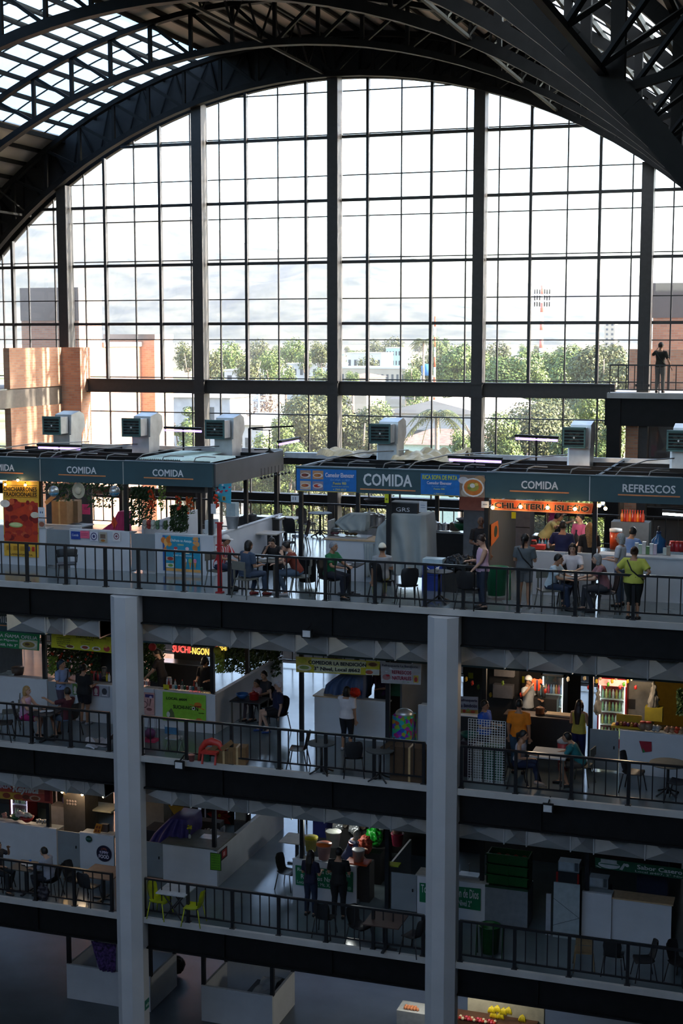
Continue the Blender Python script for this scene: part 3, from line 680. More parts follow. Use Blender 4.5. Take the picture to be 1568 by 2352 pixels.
# ================================================================ STALLS
def X4(px, n=4, Y=YF, py=None): return PY(px, {4: 1200, 3: 1600, 2: 1980, 1: 2280}[n] if py is None else py, Y).x
FZ0, FZ1 = 2.69, 3.38
def fascia(label, x0, x1, z, seams=(), side=None, Y=YF):
    t = thing('sign_fascia', label, 'fascia', (x0, Y, z+FZ0)); h = FZ1-FZ0
    MB().box(0, x1-x0, -.06, .06, 0, h).box(-.02, x1-x0+.02, -.08, .08, h, h+.03).build('fascia_board', TEAL, t)
    if seams:
        s = MB(); [s.box(x-x0-.012, x-x0+.012, -.068, -.058, 0, h) for x in seams]; s.build('seam', GALV, t)
    return t
def fas_text(t, s, pa, pb, la, lb, ba=.41, bb=.72, bl=.33, big=False):
    x0 = t.location.x; h = FZ1-FZ0; a = X4(pa, py=1085, Y=YF-.07)-x0; b = X4(pb, py=1085, Y=YF-.07)-x0
    q = [(0, -.062, 0), (1, -.062, 0), (1, -.062, 1), (0, -.062, 1)]
    m = MB(); put_text(m, s, q, a, b, h*ba, h*bb, 0, .022); m.build('lettering', LETW, t)
    a = X4(la, py=1085, Y=YF-.07)-x0; b = X4(lb, py=1085, Y=YF-.07)-x0; MB().box(a, b, -.075, -.061, h*bl-.018, h*bl+.018).build('orange_line', ORANGE, t)
z4 = LV[4]
XA = X4(489, py=1090)      # right corner of the left block
XB = X4(681, py=1090)      # left corner of the right block
fa = fascia('long dark teal sign board reading COMIDA over the left stalls of the top gallery', -26.5, XA, z4, [X4(95, py=1090), X4(285, py=1090)])
fas_text(fa, 'COMIDA', -32, 33, -52, 53); fas_text(fa, 'COMIDA', 153, 221, 134, 242); fas_text(fa, 'COMIDA', 350, 421, 330, 443)
fb = fascia('dark teal sign board reading COMIDA and REFRESCOS over the right stalls, top gallery', XB, 3.6, z4, [X4(1355, py=1100)])
fas_text(fb, 'COMIDA', 834, 946, 827, 954, .32, .83, .17); fas_text(fb, 'COMIDA', 1197, 1282, 1171, 1307, .42, .74, .31); fas_text(fb, 'REFRESCOS', 1430, 1552, 1420, 1563, .42, .74, .31)
t = thing('side_fascia', 'plain dark grey side board of the left stalls along the top gallery corridor', 'fascia', (XA, YF, z4+FZ0))
MB().box(-.06, .06, .06, YB-YF, 0, FZ1-FZ0).build('fascia_board', DGREY, t)
MB().box(-26.5-XA, 0.0, YB-YF, YB-YF+.08, .45, .72).build('rear_beam', GALV, t)
t = thing('side_fascia', 'dark rear beam and side board of the right stalls on the top gallery', 'fascia', (XB, YF, z4+FZ0))
MB().box(-.06, .06, .06, YB-YF, 0, FZ1-FZ0).build('fascia_board', DGREY, t)
MB().box(0, 3.6-XB, YB-YF, YB-YF+.08, .45, .72).build('rear_beam', GALV, t)
# silver tray joining the two blocks
MB().box(XA+.1, XB-.1, YB-.05, YB+.2, z4+FZ0+.45, z4+FZ0+.62).build('cable_tray', GALV, label='silver cable tray bridging the gap between the two stall blocks', cat='cable tray')
# roof frames over the top gallery stalls
def frame(label, x0, x1, xs):
    t = thing('stall_roof_frame', label, 'roof frame', (x0, YF, z4+FZ1)); W_ = x1-x0
    b = MB()
    for y in (1.6, 3.0, 4.4): b.box(0, W_, y, y+.08, -.14, .0)
    b.build('long_beam', STEEL, t); c = MB()
    for x in xs: c.box(x-x0-.05, x-x0+.05, .05, 5.6, -.16, -.02)
    c.build('cross_beam', STEEL, t)
    k = MB(); rr = random.Random(int(x0*10))
    for x in xs[:-1]:
        for j in range(2):
            a = x-x0+.4+j*1.1+rr.uniform(-.2, .2); k.tube([(a, .1, .02), (a+.15, .35, .2), (a+.6, 2.2, .28), (a+1.5, 4.4, .22)], .018, 6) if j == 0 else None
            k.tube([(a+.9, .1, .02), (a+.95, .14, .16), (a+1.1, .3, .2), (a+1.4, .6, .16)], .018, 6)
        k.tube([(x-x0, .1, .03), (x-x0+2.3, .1, .03)], .02, 6)
    k.build('conduit', mat('conduit', (.30, .30, .30), .4, .3), t)
    return t
PXF = (93, 290, 489); PXG = (684, 892, 1117, 1366, 1610)
XF = [X4(p, py=1180, Y=YF+.12) for p in PXF]; XG = [X4(p, py=1180, Y=YF+.12) for p in PXG]
XF[-1] = XA-.15; XG[0] = XB+.08
frame('open black roof frame with grey conduits over the left stalls', XF[0]-3.1, XA, [XF[0]-2.4]+XF)
frame('open black roof frame with grey conduits over the right stalls', XB, 3.4, XG+[3.0])
# green corrugated sheets
def corr(label, x0, x1, y0, y1, z):
    m = MB(); n = 22
    for i in range(n):
        a = x0+(x1-x0)*i/n; b = x0+(x1-x0)*(i+.5)/n; c = x0+(x1-x0)*(i+1)/n
        m.add([(a, y0, z), (b, y0, z+.06), (b, y1, z+.06), (a, y1, z)], [(0, 1, 2, 3)]); m.add([(b, y0, z+.06), (c, y0, z), (c, y1, z), (b, y1, z+.06)], [(0, 1, 2, 3)])
    m.build('corrugated_sheet', mat('green_corrugated', (.25, .36, .33), .35, .4), loc=((x0+x1)/2, y0, z), label=label, cat='roof sheet')
corr('greenish corrugated sheet lying on the left stall roof, nearer the third duct', X4(345, py=1062, Y=40), X4(440, py=1062, Y=40), 39.2, 42.3, z4+FZ1+.03)
corr('small greenish corrugated sheet at the right front corner of the left stall roof', X4(432, py=1064, Y=39.5)+.05, XA-.15, 38.95, 40.9, z4+FZ1+.03)
# cream plastic sheeting on right stall roof
def crumple(name, label, x0, x1, y0, y1, z, m, seed=1, amp=.12, cat='plastic sheet'):
    b = MB(); n, k = 26, 12; vs = []
    for j in range(k+1):
        for i in range(n+1):
            x = x0+(x1-x0)*i/n; y = y0+(y1-y0)*j/k; e = 1 if 0 < j < k else .3
            vs.append((x, y+NZ.noise(Vector((x*2, 0, seed)))*.2, z+abs(NZ.noise(Vector((x*1.7, y*1.7, seed))))*amp*3*e))
    fs = [(j*(n+1)+i, j*(n+1)+i+1, (j+1)*(n+1)+i+1, (j+1)*(n+1)+i) for j in range(k) for i in range(n)]
    b.add(vs, fs, 0, False).build(name, m, loc=((x0+x1)/2, y0, z), label=label, cat=cat)
CREAM = mat('cream_plastic', (.62, .53, .34), .5, 0, .1, 3)
crumple('plastic_sheeting', 'crumpled cream plastic sheet on the stall roof, left of the fourth duct', X4(745, py=1050, Y=43), X4(862, py=1050, Y=43), 42.2, 44.3, z4+FZ1+.02, CREAM, 2)
crumple('plastic_sheeting', 'crumpled cream plastic sheet on the stall roof, right of the fourth duct', X4(925, py=1050, Y=43), X4(1068, py=1050, Y=43), 41.4, 44.3, z4+FZ1+.02, CREAM, 5, .16)
# extractor ducts with fans
def duct(label, px, py, Y=42.6, k=0):
    p = PY(px, py, Y-.55); t = thing('extractor_duct', label, 'duct', (p.x, Y, z4+FZ1)); h = p.z-(z4+FZ1)   # p: top-left of grille
    w = .62; g = .56; top = h+.06
    m = MB(); m.prism([(-.1, -.9), (-.1, h-.62), (.0, h-.62), (.05, top), (.62, top+.1), (.92, top-.02), (.98, h-.35), (.72, h-.62), (.60, -.9)], .06, .06+w, axis='x')
    m.prism([(-.1, -.9), (.12, h-.64), (.60, h-.64), (.52, -.9)], -.02, .06, axis='x')
    m.build('duct_body', GALV, t)
    hb = MB().box(-.04, .60, -.55, -.05, h-g, h+.0).build('fan_housing', GALV, t)
    hf = MB().box(-.06, .62, -.60, -.55, h-g-.03, h-g+.02).box(-.06, .62, -.60, -.55, h-.02, h+.03).box(-.06, -.01, -.60, -.55, h-g, h).box(.57, .62, -.60, -.55, h-g, h)
    hf = hf.build('grille_frame', mat('teal_frame', (.07, .16, .16), .5), t)
    MB().box(-.02, .58, -.565, -.56, h-g, h).build('opening_shade_plate', hm('0c0c0c'), t)  # black plate standing in for the shade inside the fan housing
    s = MB(); [s.box(-.01, .57, -.60, -.57, h-g*(i+.5)/6-.008, h-g*(i+.5)/6+.012) for i in range(6)]; s.build('louvre', mat('teal_frame', (.07, .16, .16)), hf)
    b = MB(); c = Vector((.28, -.58, h-g/2))
    for i in range(4):
        a = PI/4+i*PI/2; b.bar(c, c+Vector((math.cos(a)*.2, 0, math.sin(a)*.2)), .01, .09)
    b.ball(c, .035, 8, 6, 1); b.build('fan_blade', [hm('3a3634'), LETW], t)
for i, (px, py, lb) in enumerate(((102, 958, 'leftmost of the galvanised extractor ducts with a square fan'), (284, 962, 'second galvanised extractor duct from the left, before the sunlit brick tower'), (475, 966, 'third galvanised extractor duct from the left, beside the second window column'),
                                  (853, 975, 'galvanised extractor duct standing amid the cream plastic sheets'), (1297, 983, 'galvanised extractor duct in front of the tree, left of the right balcony'), (1536, 990, 'galvanised extractor duct cut by the right edge of the photo'))): duct(lb, px, py, k=i)
# fluorescent lamps over the stalls
def lamp(label, a, b, Y, Y2=None, mt=None, pole=True, housing=None):
    A = PY(*a, Y); B = PY(*b, Y if Y2 is None else Y2); t = thing('tube_lamp', label, 'lamp', tuple(A)); d = B-A
    MB().bar((0, 0, .09), d+Vector((0, 0, .09)), .16, .07).build('lamp_housing', housing or STEEL, t)
    MB().tube([d*.02, d*.98], .035, 8).build('tube', mt or TUBE, t)
    if pole:
        MB().bar(d*.5+Vector((0, 0, .1)), (d.x*.5, d.y*.5, z4+FZ1-A.z), .05).build('lamp_pole', STEEL, t)
lamp('purple tube lamp at the far left over the COMIDA board', (87, 1028), (186, 1031), 40.5)
lamp('purple tube lamp between the second and third ducts', (378, 988), (464, 991), 42.5)
lamp('short purple tube lamp on a bent black arm at the corner of the left stalls', (641, 1021), (686, 1012), 41, 43.5, pole=False)
lamp('long purple tube lamp over the cream plastic, right of the fourth duct', (1029, 1056), (1153, 1061), 39.6)
lamp('purple tube lamp on a pole left of the fifth duct', (1182, 1007), (1282, 1012), 42)
lamp('white tube lamp under the right upper balcony', (1494, 957), (1558, 958), 59.5, mt=TUBEW, pole=False)
lamp('white tube lamp inside the REFRESCOS stall', (1520, 1180), (1580, 1184), 42.5, mt=TUBEW, pole=False)
m = MB(); a = PY(573, 1040, 40.2); m.bar(a, (a.x, a.y, a.z+.75), .06); m.bar((a.x, a.y, a.z+.75), (a.x+.9, a.y+1.4, a.z+.75), .05); m.tube([(a.x+.15, a.y, a.z+.1), (a.x+.6, a.y+.1, a.z+.12), (a.x+.62, a.y+.1, a.z+.7), (a.x+.1, a.y, a.z+.72)], .02)
m.lathe([(.16, 0), (.05, .06), (.02, .14)], (a.x+.62, a.y+.1, a.z+.02), 12)
m.build('lamp_arm', STEEL, loc=tuple(a), label='bent black bracket arm at the corner of the left stalls', cat='bracket')
# posts of all levels
def post(x, y, z0, z1, label, group): MB().box(x-.06, x+.06, y-.06, y+.06, z0, z1).build('stall_post', BLACKR, loc=(x, y, z0), label=label, cat='post', group=group)
def plabel(n, where): return 'one of the black square posts along the %s of the %s stalls' % (where, {4: 'top gallery', 3: 'third level', 2: 'second level', 1: 'ground floor'}[n])
for n in (4, 3, 2):
    z = LV[n]; zt_ = z+(FZ0 if n == 4 else 2.75)
    for x in XF+XG:
        post(x, YF+.14, z, zt_, plabel(n, 'front'), 'front posts level %d' % n)
    for x in XF+XG: post(x, YB-.15, z, z+FZ0+.4, plabel(n, 'back'), 'rear posts level %d' % n)
    post(XA-.15, 41.7, z, z+FZ0, 'black square post halfway along the corridor side of the %s stalls' % {4: 'top left', 3: 'third level left', 2: 'second level left'}[n], None)
# counters
def counter(label, n, p0, p1, kind='w', Y=YF, h=1.2, py=None, depth=.5, top=None, x0=None, x1=None, panel=None):
    z = LV[n]; x0 = X4(p0, n, Y, py) if x0 is None else x0; x1 = X4(p1, n, Y, py) if x1 is None else x1
    t = thing('stall_counter' if kind == 'w' else 'counter_door', label, 'counter' if kind == 'w' else 'counter door', (x0, Y, z)); w = x1-x0
    if kind == 'w':
        MB().box(0, w, 0, .07, 0, h).build('front_panel', panel or WHITE, t)
        MB().box(0, w, .07, depth, h-.06, h-.02).box(.02, w-.02, .07, depth-.05, .0, .08).build('shelf', GREYP, t)
        if top is not None: MB().box(-.04, w+.04, -.05, depth+.05, h, h+.04).build('worktop', top, t)
        else: MB().box(0, w, -.01, .09, h, h+.03).build('edge_cap', hm('d8dade'), t)
    else:
        dp = MB().box(0.01, w-.01, .03, .07, .05, h-.02).build('door_panel', GREYP, t); MB().box(w*.82, w*.86, .0, .03, h*.55, h*.62).build('door_handle', STEEL, dp)
    return t
def sidewall(label, n, x, y0, y1, h=1.2):
    t = thing('stall_side_wall', label, 'side wall', (x, y0, LV[n])); MB().box(-.08, 0, 0.08, y1-y0, 0, h).build('side_panel', WHITE, t); MB().box(-.12, .02, .0, y1-y0, h, h+.03).build('edge_cap', hm('d8dade'), t)
def backwall(label, n, x0, x1, h, hexc, Y=YB-.3):
    MB().box(x0, x1, Y, Y+.06, LV[n], LV[n]+h).build('stall_back_wall', hm(hexc), loc=((x0+x1)/2, Y, LV[n]), label=label, cat='partition')
def partition(label, n, x, y0, y1, h, m=None):
    MB().box(x-.03, x+.03, y0, y1, LV[n], LV[n]+h).build('stall_partition', m or WHITE, loc=(x, (y0+y1)/2, LV[n]), label=label, cat='partition')
# level 4
counter('white stall counter behind the chicken banner at the far left of the top gallery', 4, -40, 104)
counter('grey counter door just right of the chicken banner, top gallery', 4, 105, 158, 'd')
counter('white stall counter with a row of small papers taped on it, top gallery', 4, 159, 297)
counter('grey counter door left of the ice cream poster, top gallery', 4, 298, 354, 'd')
counter('white stall counter with the ice cream poster, top gallery', 4, 355, 489, x1=XA-.01)
sidewall('long white side wall of the left stalls along the corridor, top gallery', 4, XA, YF, YB)
counter('grey counter with a wooden top under the display case, top gallery', 4, 748, 862, top=WOOD, Y=39.3, depth=.9)
counter('white counter of the stall under the orange banner, left part', 4, 1225, 1300, Y=YF+.1); counter('white counter of the stall under the orange banner, right part', 4, 1301, 1366, Y=YF+.1)
counter('wide white counter of the REFRESCOS stall, right end of the top gallery', 4, 1378, 1640, top=hm('c8ccd0'))
counter('rear worktop full of kitchen things behind the covered stand, top gallery', 4, 985, 1110, Y=43.2, top=STEELB, h=1.0, panel=hm('2a2828'))
counter('rear steel worktop in the stall under the orange banner', 4, 1225, 1365, Y=43.0, top=STEELB, h=1.05, panel=hm('2a2828'))
counter('rear steel worktop by the rear corner of the left stalls, top gallery', 4, 535, 640, Y=43.6, top=STEELB, h=1.15, py=1190, panel=hm('2a2828'))
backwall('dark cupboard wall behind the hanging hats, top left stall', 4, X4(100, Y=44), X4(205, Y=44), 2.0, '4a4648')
partition('white partition between the two leftmost stalls of the top gallery', 4, XF[1], 40.0, YB-.4, 1.3)
partition('grey partition between the covered stand and the orange banner stall', 4, XG[2], 39.2, 42.8, 2.4, DGREY)
# level 3
counter('white stall counter under the green banner, far left of the third level', 3, -40, 108)
counter('grey counter door beside the backs of the two standing women, third level', 3, 109, 172, 'd')
counter('white stall counter left of the left column, third level', 3, 173, 262)
counter('white stall counter just right of the left column with the pink poster, third level', 3, 322, 354, Y=YF+.02)
counter('white stall counter with the lime green poster, third level', 3, 355, 489, x1=XA-.01)
sidewall('long white side wall rising back along the corridor, third level', 3, XA, YF, YB)
counter('white counter with a wooden shelf top, under the yellow COMEDOR banner', 3, 722, 812, Y=39.7, top=WOOD, depth=.8); counter('white counter right of the customer in the white blouse, third level', 3, 813, 888, Y=39.6)
counter('white low counter end beside the colourful bin, third level', 3, 960, 1050, Y=39.6)
counter('dark stall counter under the REFRESQUERIA sign, third level', 3, 1000, 1100, Y=YF+.1, panel=hm('2a2828'))
counter('dark counter piled with trays, third level', 3, 1160, 1345, Y=YF+.6, top=hm('3a2a26'), panel=hm('2a2828'))
counter('grey counter door beside the woman in the yellow top, third level', 3, 1355, 1423, 'd')
counter('wide white counter with the red paper, right end of the third level', 3, 1425, 1640)
counter('rear worktop in the neon sign stall, third level', 3, 345, 480, Y=43.0, top=STEELB, h=1.0, panel=hm('2a2828'))
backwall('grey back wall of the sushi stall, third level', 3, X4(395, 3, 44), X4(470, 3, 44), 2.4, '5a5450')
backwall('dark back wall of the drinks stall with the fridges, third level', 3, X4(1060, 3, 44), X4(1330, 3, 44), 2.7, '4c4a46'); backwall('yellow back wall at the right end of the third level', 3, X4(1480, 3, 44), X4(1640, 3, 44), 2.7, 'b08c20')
partition('grey partition behind the REFRESCOS NATURALES banner, third level', 3, XG[1], 40.3, 44, 2.0, DGREY)
# level 2
counter('white stall counter under the red menu banner, far left of the second level', 2, -40, 131)
counter('grey counter door left of the round food stickers, second level', 2, 132, 183, 'd')
counter('white stall counter with the round food stickers, second level', 2, 184, 262)
counter('grey counter door just right of the left column, second level', 2, 320, 373, 'd')
counter('white stall counter with the lime green notice, second level', 2, 374, 509, x1=XA-.01, top=hm('6a6a64'), depth=1.4)
sidewall('long white side wall receding along the corridor, second level', 2, XA, YF, YB, 1.15)
counter('white counter with the green drinks banner, second level', 2, 672, 818, py=2040)
counter('grey counter door right of the white post panel, second level', 2, 897, 957, 'd')
counter('white counter with the green TORTILLERIA sign, behind the right column', 2, 958, 1120, top=hm('b0aca4'))
counter('short white counter panel under the lower microwave, second level', 2, 1338, 1406, h=1.3, Y=YF)
counter('wide white counter with a wooden top, right end of the second level', 2, 1407, 1545, top=WOOD, Y=YF+.1)
partition('low side panel behind the orange tub, second level', 2, X4(885, 2), 38.9, 41.5, 1.25, WHITE)
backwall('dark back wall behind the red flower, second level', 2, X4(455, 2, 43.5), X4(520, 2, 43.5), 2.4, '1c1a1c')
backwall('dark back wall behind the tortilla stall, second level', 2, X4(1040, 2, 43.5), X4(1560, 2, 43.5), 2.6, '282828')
# level 1
counter('white box stall with a flowered cloth, ground floor left', 1, 154, 345, Y=39.6, h=1.16, depth=.1); counter('white box stall standing alone in the middle of the ground floor', 1, 462, 625, Y=39.6, h=1.16, depth=.1)
for lb, a, b in (('left', 154, 345), ('middle', 462, 625)):
    x0 = X4(a, 1, 39.6, 2280); x1 = X4(b, 1, 39.6, 2280)
    for s_, x in (('left', x0), ('right', x1-.08)):
        MB().box(x, x+.08, 39.68, 41.6, 0, 1.16).build('stall_side_wall', WHITE, loc=(x, 40.5, 0), label='%s side panel of the %s box stall on the ground floor' % (s_, lb), cat='side wall')
    MB().box(x0+.08, x1-.08, 41.5, 41.6, 0, 1.16).build('stall_back_wall', WHITE, loc=(x0+.8, 41.5, 0), label='back panel of the %s box stall on the ground floor' % lb, cat='partition')
    for i, (x, y) in enumerate(((x0+.04, 39.72), (x1-.04, 39.72), (x0+.04, 41.55), (x1-.04, 41.55))): post(x, y, 1.16, 2.9, plabel(1, 'corners'), 'posts of the ground floor box stalls')
# quilted ventilation ducts behind the edge beams
def vent_duct(label, n, x0, x1, Y=36.9):
    zb_, zt_ = LV[n]+3.19, LV[n]+3.84; t = thing('ventilation_duct', label, 'duct', (x0, Y, zb_)); h = zt_-zb_; W_ = [1.35, .62, 1.2, .62, 1.35, 1.0]; x = 0; i = 0
    while x < x1-x0-.2:
        w = min(W_[i % 6], x1-x0-x); m = MB(); d = .26; D = .75
        a = [(x, 0, 0), (x+w, 0, 0), (x+w, 0, h), (x, 0, h), (x+w/2, -d, h/2)]
        m.add(a, [(0, 1, 4), (1, 2, 4), (2, 3, 4), (3, 0, 4)])
        a = [(x, 0, 0), (x+w, 0, 0), (x+w, D, 0), (x, D, 0), (x+w/2, D/2, -d*.2)]; m.add(a, [(0, 4, 1), (1, 4, 2), (2, 4, 3), (3, 4, 0)])
        m.box(x, x+w, .001, D, .001, h)
        m.box(x+w-.03, x+w+.0, -.03, D+.02, -.03, h+.02); m.build('duct_section', DUCTM, t); x += w; i += 1
vent_duct('quilted silver ventilation duct under the top gallery, left of the left column', 3, X4(40, 3, 37.5, 1420), X4(262, 3, 37.5, 1420))
vent_duct('quilted silver ventilation duct under the top gallery, between the columns', 3, X4(322, 3, 37.5, 1450), X4(1000, 3, 37.5, 1500))
vent_duct('quilted silver ventilation duct under the top gallery, right of the right column', 3, X4(1060, 3, 37.5, 1500), 3)
vent_duct('quilted ventilation duct under the third level, left of the left column', 2, X4(-30, 2, 37.5, 1800), X4(262, 2, 37.5, 1800))
vent_duct('quilted ventilation duct under the third level, between the columns', 2, X4(322, 2, 37.5, 1850), X4(1000, 2, 37.5, 1880))
vent_duct('quilted ventilation duct under the third level, right of the right column', 2, X4(1060, 2, 37.5, 1900), 3)
# lower fascias (thin strips seen under the ducts) with the cut COMIDA sign
for n in (3, 2):
    for lb, a, b in (('left', -26.5, XA), ('right', XB, 3.6)):
        f_ = fascia('dark teal sign board over the %s stalls of the %s level, mostly behind the duct' % (lb, {3: 'third', 2: 'second'}[n]), a, b, LV[n])
        if n == 3 and lb == 'left':
            m = MB(); q = [(0, -.062, 0), (1, -.062, 0), (1, -.062, 1), (0, -.062, 1)]; put_text(m, 'COMIDA', q, X4(-32, 3, YF, 1425)+26.5, X4(38, 3, YF, 1425)+26.5, .30, .52, 0, .012); m.build('lettering', LETW, f_)
            MB().box(X4(-40, 3, YF, 1435)+26.5, X4(56, 3, YF, 1435)+26.5, -.075, -.061, .2, .23).build('orange_line', ORANGE, f_)
# dark service boards under the galleries so that ceilings read
for n in (3, 2, 1):
    pass
# floodlights clamped to the slab edges
for lb, px, py in (('below the third level railing, right of the left column', 412, 1757), ('below the third level railing, right of the right column', 1258, 1856), ('under the top gallery, between the columns', 705, 1455)):
    p = PY(px, py, 35.8); t = thing('floodlight', 'floodlight clamped to the slab edge '+lb, 'floodlight', tuple(p))
    MB().box(-.14, .14, -.05, .05, -.12, .12).build('lamp_housing', STEEL, t); MB().box(-.11, .11, -.06, -.05, -.09, .09).build('lens', hm('c8ccd0', .3), t); MB().bar((0, .0, .1), (0, .35, .2), .03).build('bracket', STEEL, t)
# ================================================================ BANNERS, POSTERS, SIGNS
def rect(Y, x0, y0, x1, y1, s=.03): # axis aligned in the place
    a = PY(x0, y1, Y); b = PY(x1, y1, Y); c = PY(x0, y0, Y); return [Vector((a.x, Y, a.z)), Vector((b.x, Y, a.z)), Vector((b.x, Y, c.z)), Vector((a.x, Y, c.z))]
rr = random.Random(3)
YP = YF-.035
def blobs(n, u0, u1, v0, v1, cols, r0, r1, asp=1.0, seed=1):
    q = random.Random(seed); return [('e', q.uniform(u0, u1), q.uniform(v0, v1), q.uniform(r0, r1), q.uniform(r0, r1)*asp, q.choice(cols)) for i in range(n)]
banner('food_banner', 'tall yellow banner of red fried meat at the far left of the top gallery', 'banner', qpy(YP, (10, 1276), (88, 1281), (89, 1105.5), (6, 1104.5)), 'e8b43c',
       [('r', .02, .98, .2, .72, 'c8401c')]+blobs(46, .08, .92, .22, .74, ['a8281a', '8c1c14', 'c03c20', 'd05a34', '7a1410', 'b43022'], .05, .12, .42, 4)+[('e', .36, .42, .2, .035, 'a8c070'), ('e', .36, .425, .17, .025, 'd8e0a0'), ('e', .06, .70, .14, .05, 'e8e0d8'), ('e', .9, .56, .12, .04, 'e0d8c0'),
        ('t', 'CHICHARRONES', .04, .97, .865, .925, '241408', .03), ('t', 'TRADICIONALES', .04, .97, .80, .855, '241408', .03), ('r', .05, .97, .785, .79, '241408'), ('r', .05, .97, .94, .945, '241408'),
        ('r', .08, .2, .08, .14, 'c89020'), ('r', .28, .4, .08, .14, 'c89020'), ('r', .48, .6, .08, .14, 'c89020'), ('r', .68, .76, .08, .14, '3a4a9a'), ('r', .82, .9, .08, .14, 'c83020'), ('t', 'LAMARAÑAMADA', .22, .86, .02, .05, '5a3a10', .02)])
banner('menu_poster', 'turquoise ice cream poster on the white counter of the top gallery', 'poster', qpy(YP, (375, 1310), (461, 1316), (458, 1235), (373, 1229)), '2496b8',
       [('r', 0, 1, .0, .08, 'e0a860'), ('r', 0, .07, 0, 1, '2c5aa0')]+blobs(9, .02, .2, .6, .98, ['e8963c', 'f0b060', 'd87828'], .03, .07, 1.6, 2)+blobs(7, .84, .98, .62, .98, ['e0a060', 'c88040', '3c78c0'], .04, .07, 1.2, 5)+
       [('t', 'Disfruta tu Antojo', .22, .8, .82, .92, 'dff4f8', .02, .2), ('e', .35, .60, .05, .07, 'f0e0e0'), ('e', .35, .66, .05, .04, 'c83c3c'), ('r', .60, .72, .52, .6, 'f0e8d0'), ('e', .66, .66, .05, .05, 'f0c8d0'),
        ('r', .08, .32, .3, .4, 'c8b8a8'), ('e', .2, .35, .08, .05, 'a83828'), ('r', .08, .32, .1, .22, 'e0e0d0'), ('e', .2, .16, .07, .04, '70a048')]+
       [it for k in range(3) for it in (('p', [(.56+k*.13, .30), (.64+k*.13, .30), (.60+k*.13, .08)], 'd89850'), ('e', .60+k*.13, .33, .045, .06, ['e8e0f0', '9cc870', 'e888a8'][k]))]+
       [('t', 'NIEVE  CREPA', .3, .85, .44, .48, 'dff4f8', .01), ('t', 'CONOS', .42, .58, .74, .79, 'f0e080', .02)])
for i, (x0, y0, x1, y1, c, lb, it) in enumerate((
    (163, 1220, 184, 1238, '2848a0', 'small blue sticker on the papered counter, leftmost in the row', [('t', 'Comida', .15, .85, .4, .7, 'd8e0f0', .01, .2)]),
    (184.5, 1219, 205, 1236, 'f06888', 'pink handwritten note on the papered counter', [('r', .1, .9, .6, .66, 'a03058'), ('r', .1, .8, .4, .46, 'a03058')]),
    (206.5, 1221, 225, 1242, 'd8d8e4', 'white sticker with a dark blue flower ring on the papered counter', [('e', .5, .5, .4, .42, '3c3c70'), ('e', .5, .5, .3, .32, 'd8d8e4'), ('e', .5, .5, .16, .18, '3c3c70')]),
    (228, 1222, 245, 1246, 'b0a898', 'small food leaflet on the papered counter', [('r', .15, .85, .4, .8, '786050'), ('e', .5, .2, .3, .12, 'b07030')]),
    (259, 1222, 276, 1243, 'e4e0e0', 'white sticker with a maroon round seal, rightmost on the papered counter', [('e', .5, .55, .38, .36, '884858'), ('e', .5, .55, .28, .26, 'e4e0e0'), ('e', .5, .55, .16, .14, '884858')]),
    (88, 1165, 103, 1188, 'e0e4ea', 'white card beside the chicken banner', [('e', .35, .5, .1, .12, '5070a0'), ('e', .65, .5, .1, .12, '707880')]),
    (88, 1190, 104, 1213, 'c0b8b0', 'small menu photo below the white card, beside the chicken banner', [('e', .5, .4, .4, .25, 'a06048'), ('r', .05, .95, .75, .95, 'd8d8e0')]),
    (189, 1158, 207, 1181, 'e8447c', 'pink note on the dark cabinet, top left stall', [('r', .2, .8, .5, .56, '80204c'), ('r', .2, .8, .66, .7, '80204c')]),
    (668, 1138, 686, 1153, 'e0e4ea', 'white paper with a drawing on the corner post of the right stalls', [('r', .2, .35, .3, .8, '8890a0'), ('r', .5, .65, .3, .8, '8890a0')]),
    (962, 1151, 980, 1176, 'd4d8de', 'white paper taped beside the black speaker', [('r', .2, .8, .4, .45, '7888a8'), ('r', .2, .8, .6, .65, '7888a8')]),
    (1105, 1151, 1122, 1166, 'd8dce4', 'white paper taped on the post left of the orange banner', [('r', .2, .8, .4, .6, '8890a0')]),
    (883, 1134, 892, 1155, 'd8e020', 'yellow tag hanging under the big COMIDA lettering', [('e', .5, .4, .25, .12, '888020')]),
    (1174, 1176, 1184, 1191, 'd8d020', 'yellow square note on the fridge of the orange banner stall', []),
    (1424, 1209, 1435, 1224, 'd8d020', 'yellow square note on the cabinet in the REFRESCOS stall', []))):
    yy = YP-.02 if i not in (7, 12, 13) else {7: 43.0, 12: 41.9, 13: 42.0}[i]
    banner('paper_notice', lb, 'paper', rect(yy, x0, y0, x1, y1), c, it)
def menu_sheet(label, q, extra):
    banner('menu_sign', label, 'sign', q, '1474c8', extra)
plate = lambda u, v, a, b: [('e', u, v, .085, .11, 'e8dcd4'), ('e', u-.01, v, .06, .075, a), ('e', u+.025, v+.02, .03, .04, b)]
